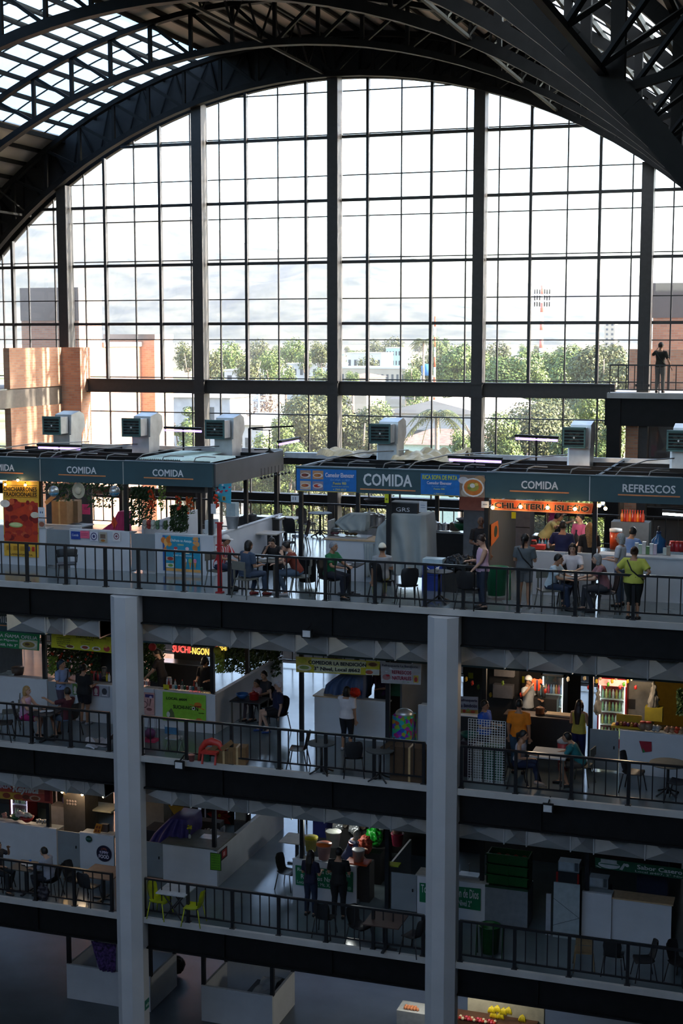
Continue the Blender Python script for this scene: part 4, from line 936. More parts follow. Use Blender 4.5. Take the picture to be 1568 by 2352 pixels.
menu_sheet('blue sign with four plates of food and the words Comedor Ebenezer', qpy(YP-.05, (681, 1128), (818, 1132), (818, 1080), (681, 1076)),
           [('r', .06, .24, .55, .93, 'b0907c'), ('r', .27, .45, .55, .93, 'c89468'), ('r', .06, .24, .08, .46, 'd0b8a0'), ('r', .27, .45, .08, .46, '9088a0')]+plate(.15, .72, '8c4030', '6a3828')+plate(.36, .72, 'c07838', '9c5828')+plate(.15, .26, 'c87840', 'a83c28')+plate(.36, .26, 'c04030', 'd8d0e0')+
           [('t', 'Comedor Ebenezer', .49, .97, .66, .86, 'e8e4f4', .03), ('t', 'DOÑA LUBY', .58, .90, .50, .62, '78b0e8', .01), ('t', 'Puesto 900', .62, .84, .34, .46, 'e8e070', .02), ('t', 'Estamos para servirle', .60, .88, .22, .29, 'd0dc80', .0), ('t', '+ 7369-8317', .62, .84, .08, .17, 'e8e070', .02), ('r', 0, 1, 0, .04, 'c8b050')])
menu_sheet('blue sign reading RICA SOPA DE PATA with a big bowl of soup', qpy(YP-.05, (966, 1137), (1113, 1143), (1113, 1092), (966, 1087.5)),
           [('r', .61, 1, .0, 1, '8c7868'), ('e', .67, .75, .08, .16, 'd0ccd0'), ('e', .92, .8, .09, .17, 'b89068'), ('e', .70, .2, .07, .2, 'b0a090'), ('e', .82, .44, .17, .43, 'e8e4e0'), ('e', .82, .44, .145, .36, 'd07828'), ('e', .82, .46, .09, .2, 'a8a040'), ('e', .81, .52, .04, .1, 'e4e0d8'), ('e', .87, .58, .03, .07, 'e0c860'), ('e', .76, .4, .03, .06, '788838'),
            ('t', 'RICA SOPA DE PATA', .03, .58, .74, .95, 'd8e050', .03), ('t', 'Comedor Ebenezer', .1, .49, .52, .66, 'e8e4f4', .03), ('t', 'DOÑA LUBY', .18, .41, .40, .48, '78b0e8', .01), ('t', 'Puesto 900', .21, .38, .28, .36, 'd0dc80', .02), ('t', '+ 7369-8317', .21, .38, .06, .13, 'e8e070', .01), ('r', 0, .6, 0, .04, 'c8b050')])
banner('food_banner', 'orange banner reading CHILATERIA ISLEÑO in black letters', 'banner', qpy(YP-.02, (1129, 1171), (1358, 1181.5), (1362, 1156), (1127.5, 1145.7)), 'e0602c',
       [('r', .0, 1, .0, .08, 'f0a070'), ('r', 0, 1, .92, 1, 'f0a070'), ('t', 'CHILATERIA ISLEÑO', .025, .975, .17, .87, 'f4b080', .06), ('t', 'CHILATERIA ISLEÑO', .03, .97, .2, .84, '140c0c', .035)])
banner('small_banner', 'patterned turquoise cloth banner with red flowers at the corner of the left stalls', 'banner', qpy(YF+.3, (495, 1150), (530, 1157), (531, 1110), (494, 1113)), '48b4d0',
       blobs(12, .05, .95, .5, .98, ['c02838', 'e8e8f0', '204080', 'd84860'], .05, .1, .8, 7)+[('r', .45, .65, .1, .32, 'c89838'), ('r', .5, .6, .14, .28, '303030')])
banner('orange_board', 'orange painted board with plants and tools along the left side of the orange banner stall', 'board', [PY(1128, 1255, 39.2), PY(1166, 1205, 42.0), PY(1166, 1182, 42.0), PY(1128, 1205, 39.2)], 'd06820', [('e', .25, .5, .1, .3, '283828'), ('e', .5, .45, .08, .3, '40482c'), ('e', .72, .5, .06, .25, '8c3420'), ('r', .85, .9, .2, .8, '404048')])
# level 3
Y3 = YF-.12
banner('food_banner', 'green banner reading PUPUSERIA MAMA OFELIA at the far left of the third level', 'banner', qpy(Y3, (-52, 1482), (89.5, 1494.7), (91.5, 1457), (-52, 1446)), '18844c',
       [('t', 'PUPUSERIA ÑAMA OFELIA', .03, .97, .66, .92, 'd8dcd8', .02), ('t', 'Mercado San Miguelito', .1, .66, .40, .58, 'e8e8e8', .01), ('t', 'LOCAL #668, Niv 3°', .1, .66, .1, .3, 'e8e8e8', .02), ('r', .68, .97, .04, .6, 'c8c8a0'), ('e', .83, .32, .13, .25, 'e0dcd0'), ('e', .83, .32, .1, .18, 'a89048'), ('e', .81, .34, .04, .08, '684828')])
banner('food_banner', 'yellow banner with sandwiches and a burger, left of the left column', 'banner', qpy(Y3, (118, 1487), (262, 1501), (262, 1464), (118, 1456)), 'd4d028',
       [('t', 'TORTAS Y LICUADOS', .40, .88, .84, .97, '283018', .015), ('t', 'Mary', .56, .68, .70, .82, '283018', .01)]+[('t', s_, .09, .31, .72-.14*k, .80-.14*k, '20200c', .01) for k, s_ in enumerate(('HAMBURGUESAS', 'HOT DOGS', 'SANDWICHES', 'TORTAS'))]+[('t', s_, .48, .62, .56-.14*k, .63-.14*k, '20200c', .0) for k, s_ in enumerate(('Licuados', 'Jugos'))]+
       [('p', [(.10, .2), (.22, .06), (.24, .1), (.12, .24)], '8c5a28'), ('e', .30, .18, .07, .13, 'e8e0c8'), ('e', .30, .2, .055, .09, '7c4428'), ('e', .54, .22, .075, .15, 'e4e0d8'), ('e', .54, .22, .05, .1, 'b04830'), ('e', .72, .2, .07, .14, 'e4e0d8'), ('p', [(.67, .14), (.77, .14), (.75, .28), (.69, .28)], '8c6a38'), ('e', .885, .25, .05, .18, 'c84040'), ('e', .87, .4, .03, .1, 'e0b040'), ('r', .95, .99, .1, .5, 'd87830')])
def neon(label, s1, s2, x0, xm, x1, y0, y1, Y, es, c1=(1, .04, .03), c2=(1, .55, .06)):
    p = PY(x0, y1, Y); t = thing('neon_sign', label, 'neon sign', tuple(p)); a = PY(xm, y1, Y).x-p.x; b = PY(x1, y1, Y).x-p.x; h = PY(x0, y0, Y).z-p.z
    q = [(0, 0, 0), (1, 0, 0), (1, 0, 1), (0, 0, 1)]; m = MB(); put_text(m, s1, q, 0, a, 0, h, 0, 0, lift=.03); put_text(m, s2, q, a*1.02, b, -.02, h*.9, 1, 0, lift=.03)
    m.build('lettering', [emat('neon_red%g' % es, c1, es), emat('neon_yellow%g' % es, c2, es*.8)], t)
    MB().box(-.03, b+.03, .0, .012, -.03, h+.03).build('backing', CASEG, t)
neon('glowing red and yellow neon sign reading SUCHI-NGON over the sushi stall', 'SUCHI', '-NGON', 397, 437, 480, 1482, 1497, YF+.25, 3.5)
neon('small red and yellow SUCHI-NGON letters standing on the sushi counter', 'SUCHI', '-NGON', 436, 460, 484, 1585, 1594, YF+.1, .5)
neon('small yellow neon letters hanging right of the big SUCHI-NGON sign', 'S', 'USHI', 494, 500, 520, 1482, 1491, YF+.9, 2.5)
banner('food_banner', 'lime green poster reading LOCAL #664 SUCHI-NGON on the sushi counter', 'poster', qpy(YP, (373.6, 1654), (473, 1662), (472, 1597.5), (373.6, 1588.5)), '8cc83c',
       [('t', 'LOCAL #664', .09, .57, .74, .84, '142010', .02), ('t', 'SUCHI-NG', .25, .68, .45, .58, '142010', .02), ('e', .715, .50, .04, .06, 'e8e8e0'), ('e', .715, .50, .02, .03, '202020'), ('t', 'N', .76, .83, .43, .57, '142010', .02), ('p', [(.62, .66), (.98, .5), (.97, .47), (.62, .63)], 'c87828'), ('e', .82, .64, .09, .09, 'd08028'), ('r', .74, .9, .56, .6, '902818'),
        ('p', [(.08, .0), (.12, .3), (.2, .45), (.26, .3), (.3, .0)], '607048'), ('e', .13, .22, .04, .1, 'd8dcd0'), ('p', [(.33, .02), (.42, .14), (.44, .02)], '2c6ca0'), ('e', .84, .08, .08, .09, 'c87030'), ('t', 'DELIVERY', .84, .97, .34, .38, '203010', .02)])
banner('food_banner', 'pink poster with line drawings beside the lime green poster', 'poster', qpy(YP-.02, (322, 1640), (354, 1643), (354, 1592), (322, 1589)), 'd8a49c',
       [('r', .35, .95, .78, .92, '403068'), ('e', .75, .8, .1, .06, 'c8c0d8'), ('e', .3, .45, .22, .16, '704848'), ('e', .3, .45, .17, .12, 'd8a49c'), ('p', [(.5, .7), (.55, .4), (.6, .4), (.55, .72)], '704848'), ('p', [(.7, .75), (.65, .4), (.7, .38), (.8, .7)], '704848'), ('e', .65, .25, .2, .07, '885050')])
banner('food_banner', 'yellow banner reading COMEDOR LA BENDICION between plates of food', 'banner', qpy(Y3, (680, 1543.5), (870.7, 1551.5), (872, 1519.4), (679, 1507.9)), 'd8c828',
       [('r', .0, .17, .0, 1, 'c8b048'), ('e', .08, .78, .055, .18, 'b8b030'), ('e', .1, .3, .09, .2, 'e4dcc0'), ('e', .1, .32, .06, .12, '90a048'), ('r', .19, .84, .52, .94, 'e8e4b8'), ('r', .22, .78, .06, .5, 'e8e4b8'), ('t', 'COMEDOR LA BENDICIÓN', .155, .845, .57, .88, '101018', .03), ('t', '3° Nivel, Local #662', .22, .775, .14, .44, '101018', .03),
        ('e', .92, .76, .07, .2, 'c8a850'), ('e', .92, .76, .05, .13, '6c4020'), ('r', .84, 1, .02, .42, 'd8d4c8'), ('e', .88, .2, .045, .14, 'b85838')])
banner('food_banner', 'pale banner reading REFRESCOS NATURALES beside the yellow COMEDOR banner', 'banner', qpy(Y3, (875.3, 1568.7), (966, 1573), (967, 1526), (873, 1520.5)), 'b8b4b4',
       blobs(30, .03, .97, .05, .95, ['d8d4d8', 'a0a4a8', 'c0a8a8', '98a890'], .015, .04, 1.2, 9)+[('t', 'Refresqueria La Bendición', .05, .93, .78, .93, '403850', .02), ('r', .28, .78, .45, .68, 'd8c8d0'), ('t', 'REFRESCOS', .29, .77, .48, .66, '98203c', .03), ('r', .28, .78, .18, .42, 'd8c8d0'), ('t', 'NATURALES', .29, .77, .2, .39, '98203c', .03), ('r', .82, .94, .1, .45, 'c8a840'), ('e', .88, .25, .04, .12, 'b83830'), ('e', .14, .3, .1, .14, 'b07878'), ('e', .18, .38, .05, .05, 'c02838')])
banner('food_banner', 'white sign reading Refresqueria La Bendición above fruit, right of the right column', 'sign', qpy(YP-.02, (1052, 1637), (1097, 1639.5), (1097.5, 1601), (1052, 1599)), 'a8a8b0',
       [('t', 'Refresqueria', .08, .96, .66, .88, '1c1c50', .02), ('t', 'La Bendición', .08, .96, .36, .58, '1c1c50', .02), ('r', 0, 1, 0, .22, 'b08838'), ('e', .3, .12, .08, .1, 'b03020'), ('e', .75, .1, .12, .08, 'b84828'), ('e', .5, .2, .06, .08, '80a050')])
banner('red_paper', 'red paper over a green one on the white counter, third level right end', 'paper', qpy(YP, (1475, 1728), (1496, 1726), (1495.5, 1704), (1467, 1702)), 'a02030', [('p', [(.0, -.05), (.3, .0), (.15, .4)], '207840')])
for i, (x0, y0, x1, y1, c, Y, lb) in enumerate(((375, 1572, 388, 1591, 'd0c820', YP+.1, 'yellow card with a code standing on the left end of the sushi counter'), (1195, 1553, 1204, 1568, 'b8b818', 42.5, 'yellow note hanging in the drinks stall, left of the orange jersey'), (1288, 1563, 1300, 1573, 'c8b020', 42.5, 'yellow note above the left drinks fridge'), (1470, 1628, 1481, 1642, 'c8c040', 41.9, 'yellow note on the steel fridge'), (1075, 1545, 1086, 1558, 'a8b020', 43, 'yellow note in the dark stall right of the right column'))):
    banner('paper_notice', lb, 'paper', rect(Y, x0, y0, x1, y1), c, [('r', .2, .8, .2, .5, '585828')] if i == 0 else [])
# level 2
banner('food_banner', 'red and yellow menu banner reading Reynita at the far left of the second level', 'banner', qpy(YF-.1, (-60, 1828), (121, 1845.8), (120, 1804.7), (-60, 1790)), 'b84838',
       [('r', 0, .62, .0, .42, 'c89838'), ('t', 'PUPUSERIA', .02, .49, .62, .9, 'd8ccd8', .04), ('t', 'Reynita', .50, .83, .36, .88, 'd8d4d4', .045, .3), ('e', .42, .22, .05, .16, '8c3c24'), ('e', .57, .2, .06, .16, 'a84830'), ('e', .67, .22, .05, .13, '6c3420'), ('e', .78, .2, .07, .16, 'c8a088'), ('e', .78, .2, .05, .11, '8c4828'), ('r', .9, .97, .1, .9, '7c1c20')]+[('r', .8, .9, .5+.08*k, .53+.08*k, 'c88868') for k in range(5)])
def round_sign(label, px, py, rpx, Y, col, items):
    p = PY(px, py, Y); r = rpx/F*(p-CAM).length; t = thing('round_sticker', label, 'sticker', tuple(p)); MB().add([(r*math.cos(a*PI/12), y, r*math.sin(a*PI/12)) for y in (0, -.012) for a in range(24)], [tuple(range(24)), tuple(range(47, 23, -1))]+[(i, i+24, (i+1) % 24+24, (i+1) % 24) for i in range(24)]).build('disc', hm(col), t)
    q = [Vector((-r, -.013, -r)), Vector((r, -.013, -r)), Vector((r, -.013, r)), Vector((-r, -.013, r))]; m = MB(); ms = []
    for k, it in enumerate(items):
        if it[6] not in ms: ms.append(it[6])
        if it[0] == 't': put_text(m, it[1], q, it[2], it[3], it[4], it[5], ms.index(it[6]), .03, arc=it[7] if len(it) > 7 else 0)
    m.build('lettering', [hm(h) for h in ms], t)
round_sign('large round dark sticker reading YUMMY FOOD on the second level counter', 239, 1960.5, 18.5, YP, '181430', [('t', 'CAFE', .32, .7, .68, .8, 'a85840', .08), ('t', 'YUMMY', .2, .8, .46, .64, 'd0c8e0', .04), ('t', 'FOOD', .16, .84, .2, .44, 'd8d4e0')])
round_sign('small round green sticker reading TACOS on the second level counter', 204, 1927, 7.5, YP, '1c4038', [('t', 'TACOS', .12, .88, .42, .66, '68a0a0')])
banner('paper_notice', 'lime green framed notice at the corner of the second level counter', 'notice', qpy(YP, (482.5, 1998), (507.8, 2000.5), (507.5, 1961), (482.3, 1958)), '204018', [('r', .06, .94, .04, .96, '5c9c20')]+[('t', 'AVISO A CLIENTES'[:8+k % 5], .15, .85, .84-.14*k, .89-.14*k, '204010', .01) for k in range(6)])
banner('paper_notice', 'small red sign on the corridor wall just round the corner of the second level counter', 'sign', [Vector((XA+.015, YF+.15, LV[2]+.75)), Vector((XA+.015, YF+.75, LV[2]+.75)), Vector((XA+.015, YF+.75, LV[2]+1.08)), Vector((XA+.015, YF+.15, LV[2]+1.08))], '1c1010', [('r', .3, .9, .15, .9, 'a02828'), ('r', .45, .7, .3, .7, 'd8a0a0')])
banner('food_banner', 'green banner on the second level counter, partly hidden by two customers', 'banner', qpy(YP, (679, 2031.7), (810, 2049.4), (810.3, 2003.5), (678, 1987)), '107048',
       [('t', 'Refresqueria Don Narita', .04, .96, .68, .92, 'c8d4d0', .02), ('t', 'Refrescos Naturales', .1, .88, .36, .6, 'c8d4d0', .02), ('t', 'Local N° 412, Mt. X, 2° Nivel', .03, .86, .08, .28, 'c8d4d0', .01), ('e', .94, .16, .035, .1, '80b090')])
banner('food_banner', 'green sign reading Tortilleria Bendición de Dios, crossed by the right column', 'sign', qpy(YP, (963, 2071), (1103, 2092.4), (1103.5, 2041.7), (963, 2027.5)), '107048',
       [('t', 'Tortilleria Bendición de Dios', .03, .97, .52, .94, 'c8d4d0', .02), ('t', 'Local #418, Nivel 2°', .3, .86, .08, .42, 'c8d4d0', .02)])
banner('food_banner', 'dark green banner reading Sabor Casero over the right end of the second level', 'banner', qpy(YF-.1, (1367, 1993), (1600, 2024), (1600, 2000), (1365, 1969)), '0c5034',
       [('e', .14, .42, .11, .34, 'c0c4c4'), ('r', .06, .22, .5, .95, 'b0b4b4'), ('r', .05, .24, .46, .54, '0c5034'), ('p', [(.24, .15), (.27, .1), (.31, .75), (.29, .8)], 'b0b4b4'), ('e', .32, .62, .02, .16, 'c0c4c4'), ('p', [(.02, .25), (.06, .1), (.05, .05), (.0, .2)], 'b0b4b4'), ('t', 'Sabor Casero', .42, .86, .44, .86, 'c8ccc8', .025), ('t', 'Local #407, 2° Nivel', .40, .90, .1, .34, 'b8c0bc', .01)])
banner('floor_sign', 'small green direction sign on the right face of the left column, ground floor', 'sign', [Vector((COLX[0]+.425, 35.97, LV[1]+2.0)), Vector((COLX[0]+.425, 36.25, LV[1]+2.0)), Vector((COLX[0]+.425, 36.25, LV[1]+2.3)), Vector((COLX[0]+.425, 35.97, LV[1]+2.3))], '107060', [('t', 'BAÑOS', .12, .88, .35, .7, 'd0e8e0', .02)])
# ================================================================ FURNITURE (prototypes built at origin, facing -Y)
def chair_proto(m, name='cafe_chair', style='shell'):
    t = bpy.data.objects.new(name, None); COL.objects.link(t); h = .46
    if style == 'shell':
        s = MB(); vs = []; n = 7; prof = [(-.22, h-.03, .20), (-.20, h, .225), (-.05, h-.015, .23), (.12, h-.01, .22), (.20, h+.03, .20)]
        for y, z, w in prof: vs += [(w*(2*i/(n-1)-1), y, z+.02*abs(2*i/(n-1)-1)**3) for i in range(n)]
        k = len(prof); nn = len(vs); vs += [(x, y, z-.018) for x, y, z in vs[:nn]]
        fs = [(j*n+i, j*n+i+1, (j+1)*n+i+1, (j+1)*n+i) for j in range(k-1) for i in range(n-1)]; fs += [tuple(a+nn for a in reversed(f)) for f in fs]
        s.add(vs, fs, 0, True).build('seat', m, t)
        b = MB(); vs = []; prof = [(.19, h+.02, .17), (.23, h+.12, .19), (.26, h+.27, .21), (.285, h+.40, .19), (.29, h+.44, .13)]
        for y, z, w in prof: vs += [(w*(2*i/(n-1)-1), y-.05*(1-abs(2*i/(n-1)-1)**2)*-1-.05, z) for i in range(n)]
        nn = len(vs); vs += [(x, y+.018, z) for x, y, z in vs[:nn]]; fs = [(j*n+i, j*n+i+1, (j+1)*n+i+1, (j+1)*n+i) for j in range(k-1) for i in range(n-1)]; fs += [tuple(a+nn for a in reversed(f)) for f in fs]
        b.add(vs, fs, 0, True).build('backrest', m, t)
    elif style == 'frame':
        MB().box(-.21, .21, -.21, .2, h-.03, h).build('seat', m, t)
        MB().box(-.20, .20, .24, .265, h+.22, h+.42).box(-.18, -.15, .2, .24, h, h+.25).box(.15, .18, .2, .24, h, h+.25).build('backrest', m, t)
    elif style == 'arm':
        MB().box(-.23, .23, -.22, .2, h-.03, h).build('seat', m, t); MB().tube([(-.24, .18, h+.27), (-.15, .26, h+.3), (.15, .26, h+.3), (.24, .18, h+.27)], [(.1, .02)]*4, 8, ref=(0, 0, 1)).build('backrest', m, t)
        for sx in (-1, 1): MB().tube([(sx*.24, .2, h+.2), (sx*.26, .0, h+.2), (sx*.25, -.18, h+.14), (sx*.24, -.2, h-.02)], .014, 6).build('armrest', m, t)
    for sx in (-1, 1):
        for sy in (-1, 1):
            MB().tube([(sx*.19, sy*.17, h-.02), (sx*.24, sy*.25, 0)], .014 if style != 'plastic' else .02, 6).build('leg', m, t)
    return t
GREYC = hm('6a6a62'); YELC = hm('b4c020', .4); WOODC = hm('8a7454'); BLKC = BLKPL
protos = {'b': chair_proto(BLKC), 'a': chair_proto(hm('3c4044'), 'cafe_chair', 'arm'), 'g': chair_proto(GREYC, 'cafe_chair', 'frame'), 'y': chair_proto(YELC, 'cafe_chair'), 'w': chair_proto(WOODC, 'cafe_chair', 'frame')}
used = set()
def chair(kind, n, px, py, face, label, group=None, z=None):
    """face: world angle (degrees) the sitter looks towards: 0 = at the viewer (-Y), 90 = +X (right), 180 = away, -90 = left"""
    p = PZ(px, py, LV[n]); r = protos[kind]
    if kind not in used: o = r; used.add(kind); o.location = (p.x, p.y, LV[n]); o.rotation_euler = (0, 0, R(face))
    else: o = copy_thing(r, (p.x, p.y, LV[n]), R(face))
    o['label'] = label; o['category'] = 'chair'; o.scale = (1.18, 1.18, 1.18)
    if group: o['group'] = group
    return o
def table(n, px, py, label, kind='sq', top=None, w=.7, d=.7, h=.75, group=None, rz=0):
    p = PZ(px, py, LV[n]); t = thing('cafe_table', label, 'table', (p.x, p.y, LV[n]), R(rz), group); top = top or hm('4a4844'); t.scale = (1.15, 1.15, 1.15)
    if kind == 'round':
        MB().lathe([(w*.5, h-.025), (w*.5, h)], n=24, smooth=False).build('table_top', top, t); MB().lathe([(.035, .03), (.035, h-.02)], n=10).build('pedestal', BLKC, t)
        f = MB(); [f.tube([(0, 0, .18), (math.cos(a)*.15, math.sin(a)*.15, .08), (math.cos(a)*.32, math.sin(a)*.32, .01)], .022, 6) for a in (PI/4, 3*PI/4, 5*PI/4, 7*PI/4)]; f.build('foot', BLKC, t)
    else:
        MB().box(-w/2, w/2, -d/2, d/2, h-.03, h).build('table_top', top, t)
        if kind == 'sq':
            MB().box(-.04, .04, -.04, .04, .03, h-.03).build('pedestal', BLKC, t); MB().box(-.28, .28, -.035, .035, 0, .04).box(-.035, .035, -.28, .28, 0, .04).build('foot', BLKC, t)
        elif kind == 'x':
            for s_ in (-1, 1): MB().bar((-w*.35, s_*d*.3, 0), (w*.35, s_*d*.3, h-.04), .03).bar((w*.35, s_*d*.3, 0), (-w*.35, s_*d*.3, h-.04), .03).build('leg', BLKC, t)
        else:
            for sx in (-1, 1):
                for sy in (-1, 1): MB().box(sx*(w/2-.05)-.02, sx*(w/2-.05)+.02, sy*(d/2-.05)-.02, sy*(d/2-.05)+.02, 0, h-.03).build('leg', hm('5a564e'), t)
    return t
# top gallery
chair('a', 4, 155, 1335, -150, 'dark grey armchair alone behind the railing at the left of the top gallery')
chair('g', 4, 502, 1352, 70, 'grey chair under the man in the red and white striped shirt'); chair('g', 4, 565, 1372, 160, 'grey chair under the man in the blue shirt')
chair('g', 4, 690, 1366, -75, 'grey chair under the woman in the rust red shirt'); chair('b', 4, 632, 1345, 10, 'black chair under the woman in the black top')
chair('b', 4, 757, 1372, 60, 'black chair under the grey haired person in green'); chair('b', 4, 878, 1378, 150, 'black chair under the person in the white cap')
chair('b', 4, 935, 1390, -150, 'black chair loaded with a tan bag, in front of the covered stand'); chair('b', 4, 1075, 1398, 170, 'black chair behind the railing left of the woman in the pink top')
chair('g', 4, 1258, 1400, 30, 'grey chair under the boy in the white tee'); chair('b', 4, 1305, 1385, 5, 'black chair under the woman in the white blouse'); chair('b', 4, 1392, 1408, -70, 'black chair under the old woman in the rose shirt')
chair('b', 4, 702, 1236, 60, 'black chair by the rear railing seen through the corridor of the top gallery')
chair('b', 4, 672, 1258, 170, 'brown backed chair beside the cream corridor table, top gallery'); chair('b', 4, 690, 1268, -60, 'black chair right of the cream corridor table, top gallery')
table(4, 605, 1352, 'grey square table shared by the four people near the red post', 'leg', hm('6a665e'), .95, .8)
table(4, 801, 1366, 'small dark table in front of the person in green', 'sq', hm('3a3a3c'), .6, .6); table(4, 1008, 1384, 'black folding table with a paper cup, right of the covered stand', 'round', hm('2a2a2c'), .65)
table(4, 1330, 1395, 'table crowded with cups, before the orange banner stall', 'leg', hm('8a8a88'), .9, .8)
table(4, 656, 1245, 'cream topped corridor table beside the left side wall, top gallery', 'sq', hm('c8c0b4'), .8, .8); table(4, 618, 1283, 'second cream corridor table behind the man in the white cap, top gallery', 'sq', hm('c8c0b4'), .7, .7)
table(4, 735, 1232, 'dark round table by the rear railing of the top gallery', 'round', hm('3a4650'), .75)
# third level
chair('b', 3, 8, 1700, 110, 'black chair at the far left edge of the third level'); chair('b', 3, 55, 1690, 120, 'black chair under the blonde woman in pink')
chair('b', 3, 160, 1690, -100, 'black chair under the man in the maroon shirt'); chair('g', 3, 25, 1672, -60, 'grey chair in the far left corner of the third level')
chair('b', 3, 608, 1655, 0, 'black chair under the woman in grey at the neon sign stall'); chair('b', 3, 638, 1680, -20, 'black chair under the man with the white visor')
chair('b', 3, 685, 1762, -80, 'dark chair left of the first round table, between the columns of the third level'); chair('b', 3, 812, 1782, -160, 'dark chair between the two round tables of the third level')
chair('b', 3, 1185, 1805, 110, 'chair under the woman in the white top, right of the wire rack'); chair('g', 3, 1335, 1800, -100, 'chair under the person in the teal shirt'); chair('b', 3, 1452, 1818, 80, 'black chair standing free before the red paper counter')
chair('b', 3, 1556, 1842, -100, 'black chair cut by the right edge of the third level')
table(3, 105, 1700, 'small dark table between the blonde woman and the man in maroon', 'sq', hm('3a3a3c'), .65, .65)
table(3, 738, 1775, 'left one of the two round dark tables on the third level', 'round', hm('3c4244'), .68); table(3, 872, 1792, 'right one of the two round dark tables on the third level', 'round', hm('3c4244'), .68)
table(3, 1262, 1800, 'pale square table between the seated pair right of the right column', 'leg', hm('b0b4b8'), .85, .85); table(3, 1532, 1825, 'round table near the right edge of the third level', 'round', hm('6a6c66'), .85)
table(3, 574, 1668, 'dark table with a blue bowl and a red pot, corridor of the third level', 'leg', hm('2a2a2c'), .9, .7)
table(3, 1258, 1720, 'white folded table top leaning behind the seated pair', 'leg', hm('b8bcc4'), .9, .5, .6)
# second level
chair('b', 2, 5, 2040, 80, 'dark chair under the person with the phone, far left'); chair('b', 2, 118, 2060, -85, 'dark chair under the man in the white shirt, second level')
chair('b', 2, 205, 2075, 170, 'dark chair in front of the wooden table, left of the left column'); chair('b', 2, 172, 2058, 80, 'dark chair turned sideways beside the wooden table, second level')
chair('y', 2, 368, 2106, 85, 'lime yellow chair left of the white table, second level'); chair('y', 2, 445, 2122, -85, 'lime yellow chair right of the white table, second level')
chair('b', 2, 660, 2040, 80, 'black chair beside the corridor table left of the green drinks banner'); chair('b', 2, 745, 2148, 180, 'black chair behind the railing below the two customers'); chair('b', 2, 825, 2168, 65, 'black chair left of the brown square table, second level')
chair('b', 2, 950, 2190, -110, 'black chair just left of the right column, second level'); chair('w', 2, 1340, 2225, -170, 'tan chair behind the railing, right part of the second level')
chair('b', 2, 1407, 2236, 180, 'black armchair facing the counters, right part of the second level'); chair('b', 2, 1478, 2248, -70, 'black chair right of the black armchair, second level'); chair('b', 2, 1560, 2255, 60, 'black chair at the right edge of the second level')
table(2, 62, 2050, 'dark table between the two seated people at the left of the second level', 'sq', hm('4a4c48'), .7, .7); table(2, 238, 2065, 'wooden table cut by the left column, second level', 'sq', hm('8a6a58'), .95, .9)
table(2, 405, 2108, 'white folding table between the two lime yellow chairs', 'x', hm('b8bcc0'), .8, .7); table(2, 885, 2180, 'brown square table behind the railing, left of the right column', 'sq', hm('4a3832'), .9, .85)
table(2, 682, 1985, 'pale corridor table left of the green drinks banner, second level', 'sq', hm('a8a49c'), .8, .8); table(2, 727, 1905, 'pale table with a dark chair at the rear of the second level', 'leg', hm('b0b4b8'), 1.0, .8)
# red stool, folding chair, red post
p = PZ(488, 1750, LV[3]); t = thing('plastic_stool', 'large red plastic chair seen from behind, carrying a black bag', 'chair', tuple(p)); RED = hm('b4342c', .4)
m = MB(); m.tube([(-.42, 0, .0), (-.36, 0, .35), (-.2, 0, .55), (0, 0, .6), (.2, 0, .55), (.36, 0, .35), (.42, 0, 0)], [(.05, .05), (.07, .08), (.1, .1), (.13, .12), (.1, .1), (.07, .08), (.05, .05)], 8); m.build('backrest', RED, t); MB().box(-.24, .24, -.3, .2, .30, .36).build('seat', RED, t)
for sx in (-1, 1): MB().bar((sx*.2, -.28, 0), (sx*.2, -.2, .32), .05).build('leg', RED, t)
m = MB().ball((0, 0, 0), (.17, .12, .13), 12, 8); m.box(-.09, .09, -.02, .02, .1, .16); m.build('black_bag', BLKC, loc=(p.x+.1, p.y+.05, LV[3]+.74), label='black bag on the back of the red plastic chair', cat='bag')
p = PZ(400, 1728, LV[3]); t = thing('folding_chair', 'metal folding chair with a blue cushion before the sushi counter', 'chair', tuple(p), R(180))
MB().box(-.2, .2, -.2, .2, .43, .46).build('seat', hm('9aa4ac'), t); MB().box(-.2, .2, .18, .2, .6, .8).build('backrest', hm('3c6c8c'), t)
for sx in (-1, 1): MB().tube([(sx*.21, -.22, 0), (sx*.21, .2, .85)], .012, 6).tube([(sx*.21, .25, 0), (sx*.21, -.15, .45)], .012, 6).build('leg', hm('8a9298'), t)
p = PZ(505, 1361, LV[4]); t = thing('red_post', 'red painted metal post standing just behind the railing of the top gallery', 'post', tuple(p)); REDP = hm('b02024', .4)
MB().box(-.05, .05, -.05, .05, 0, 2.0).build('post_shaft', REDP, t); m = MB(); [m.box(-.11, .11, -.04, .04, z-.015, z+.015) for z in (1.35, 1.98)]; m.box(-.1, .1, -.1, .1, 0, .03); m.build('cross_plate', REDP, t)
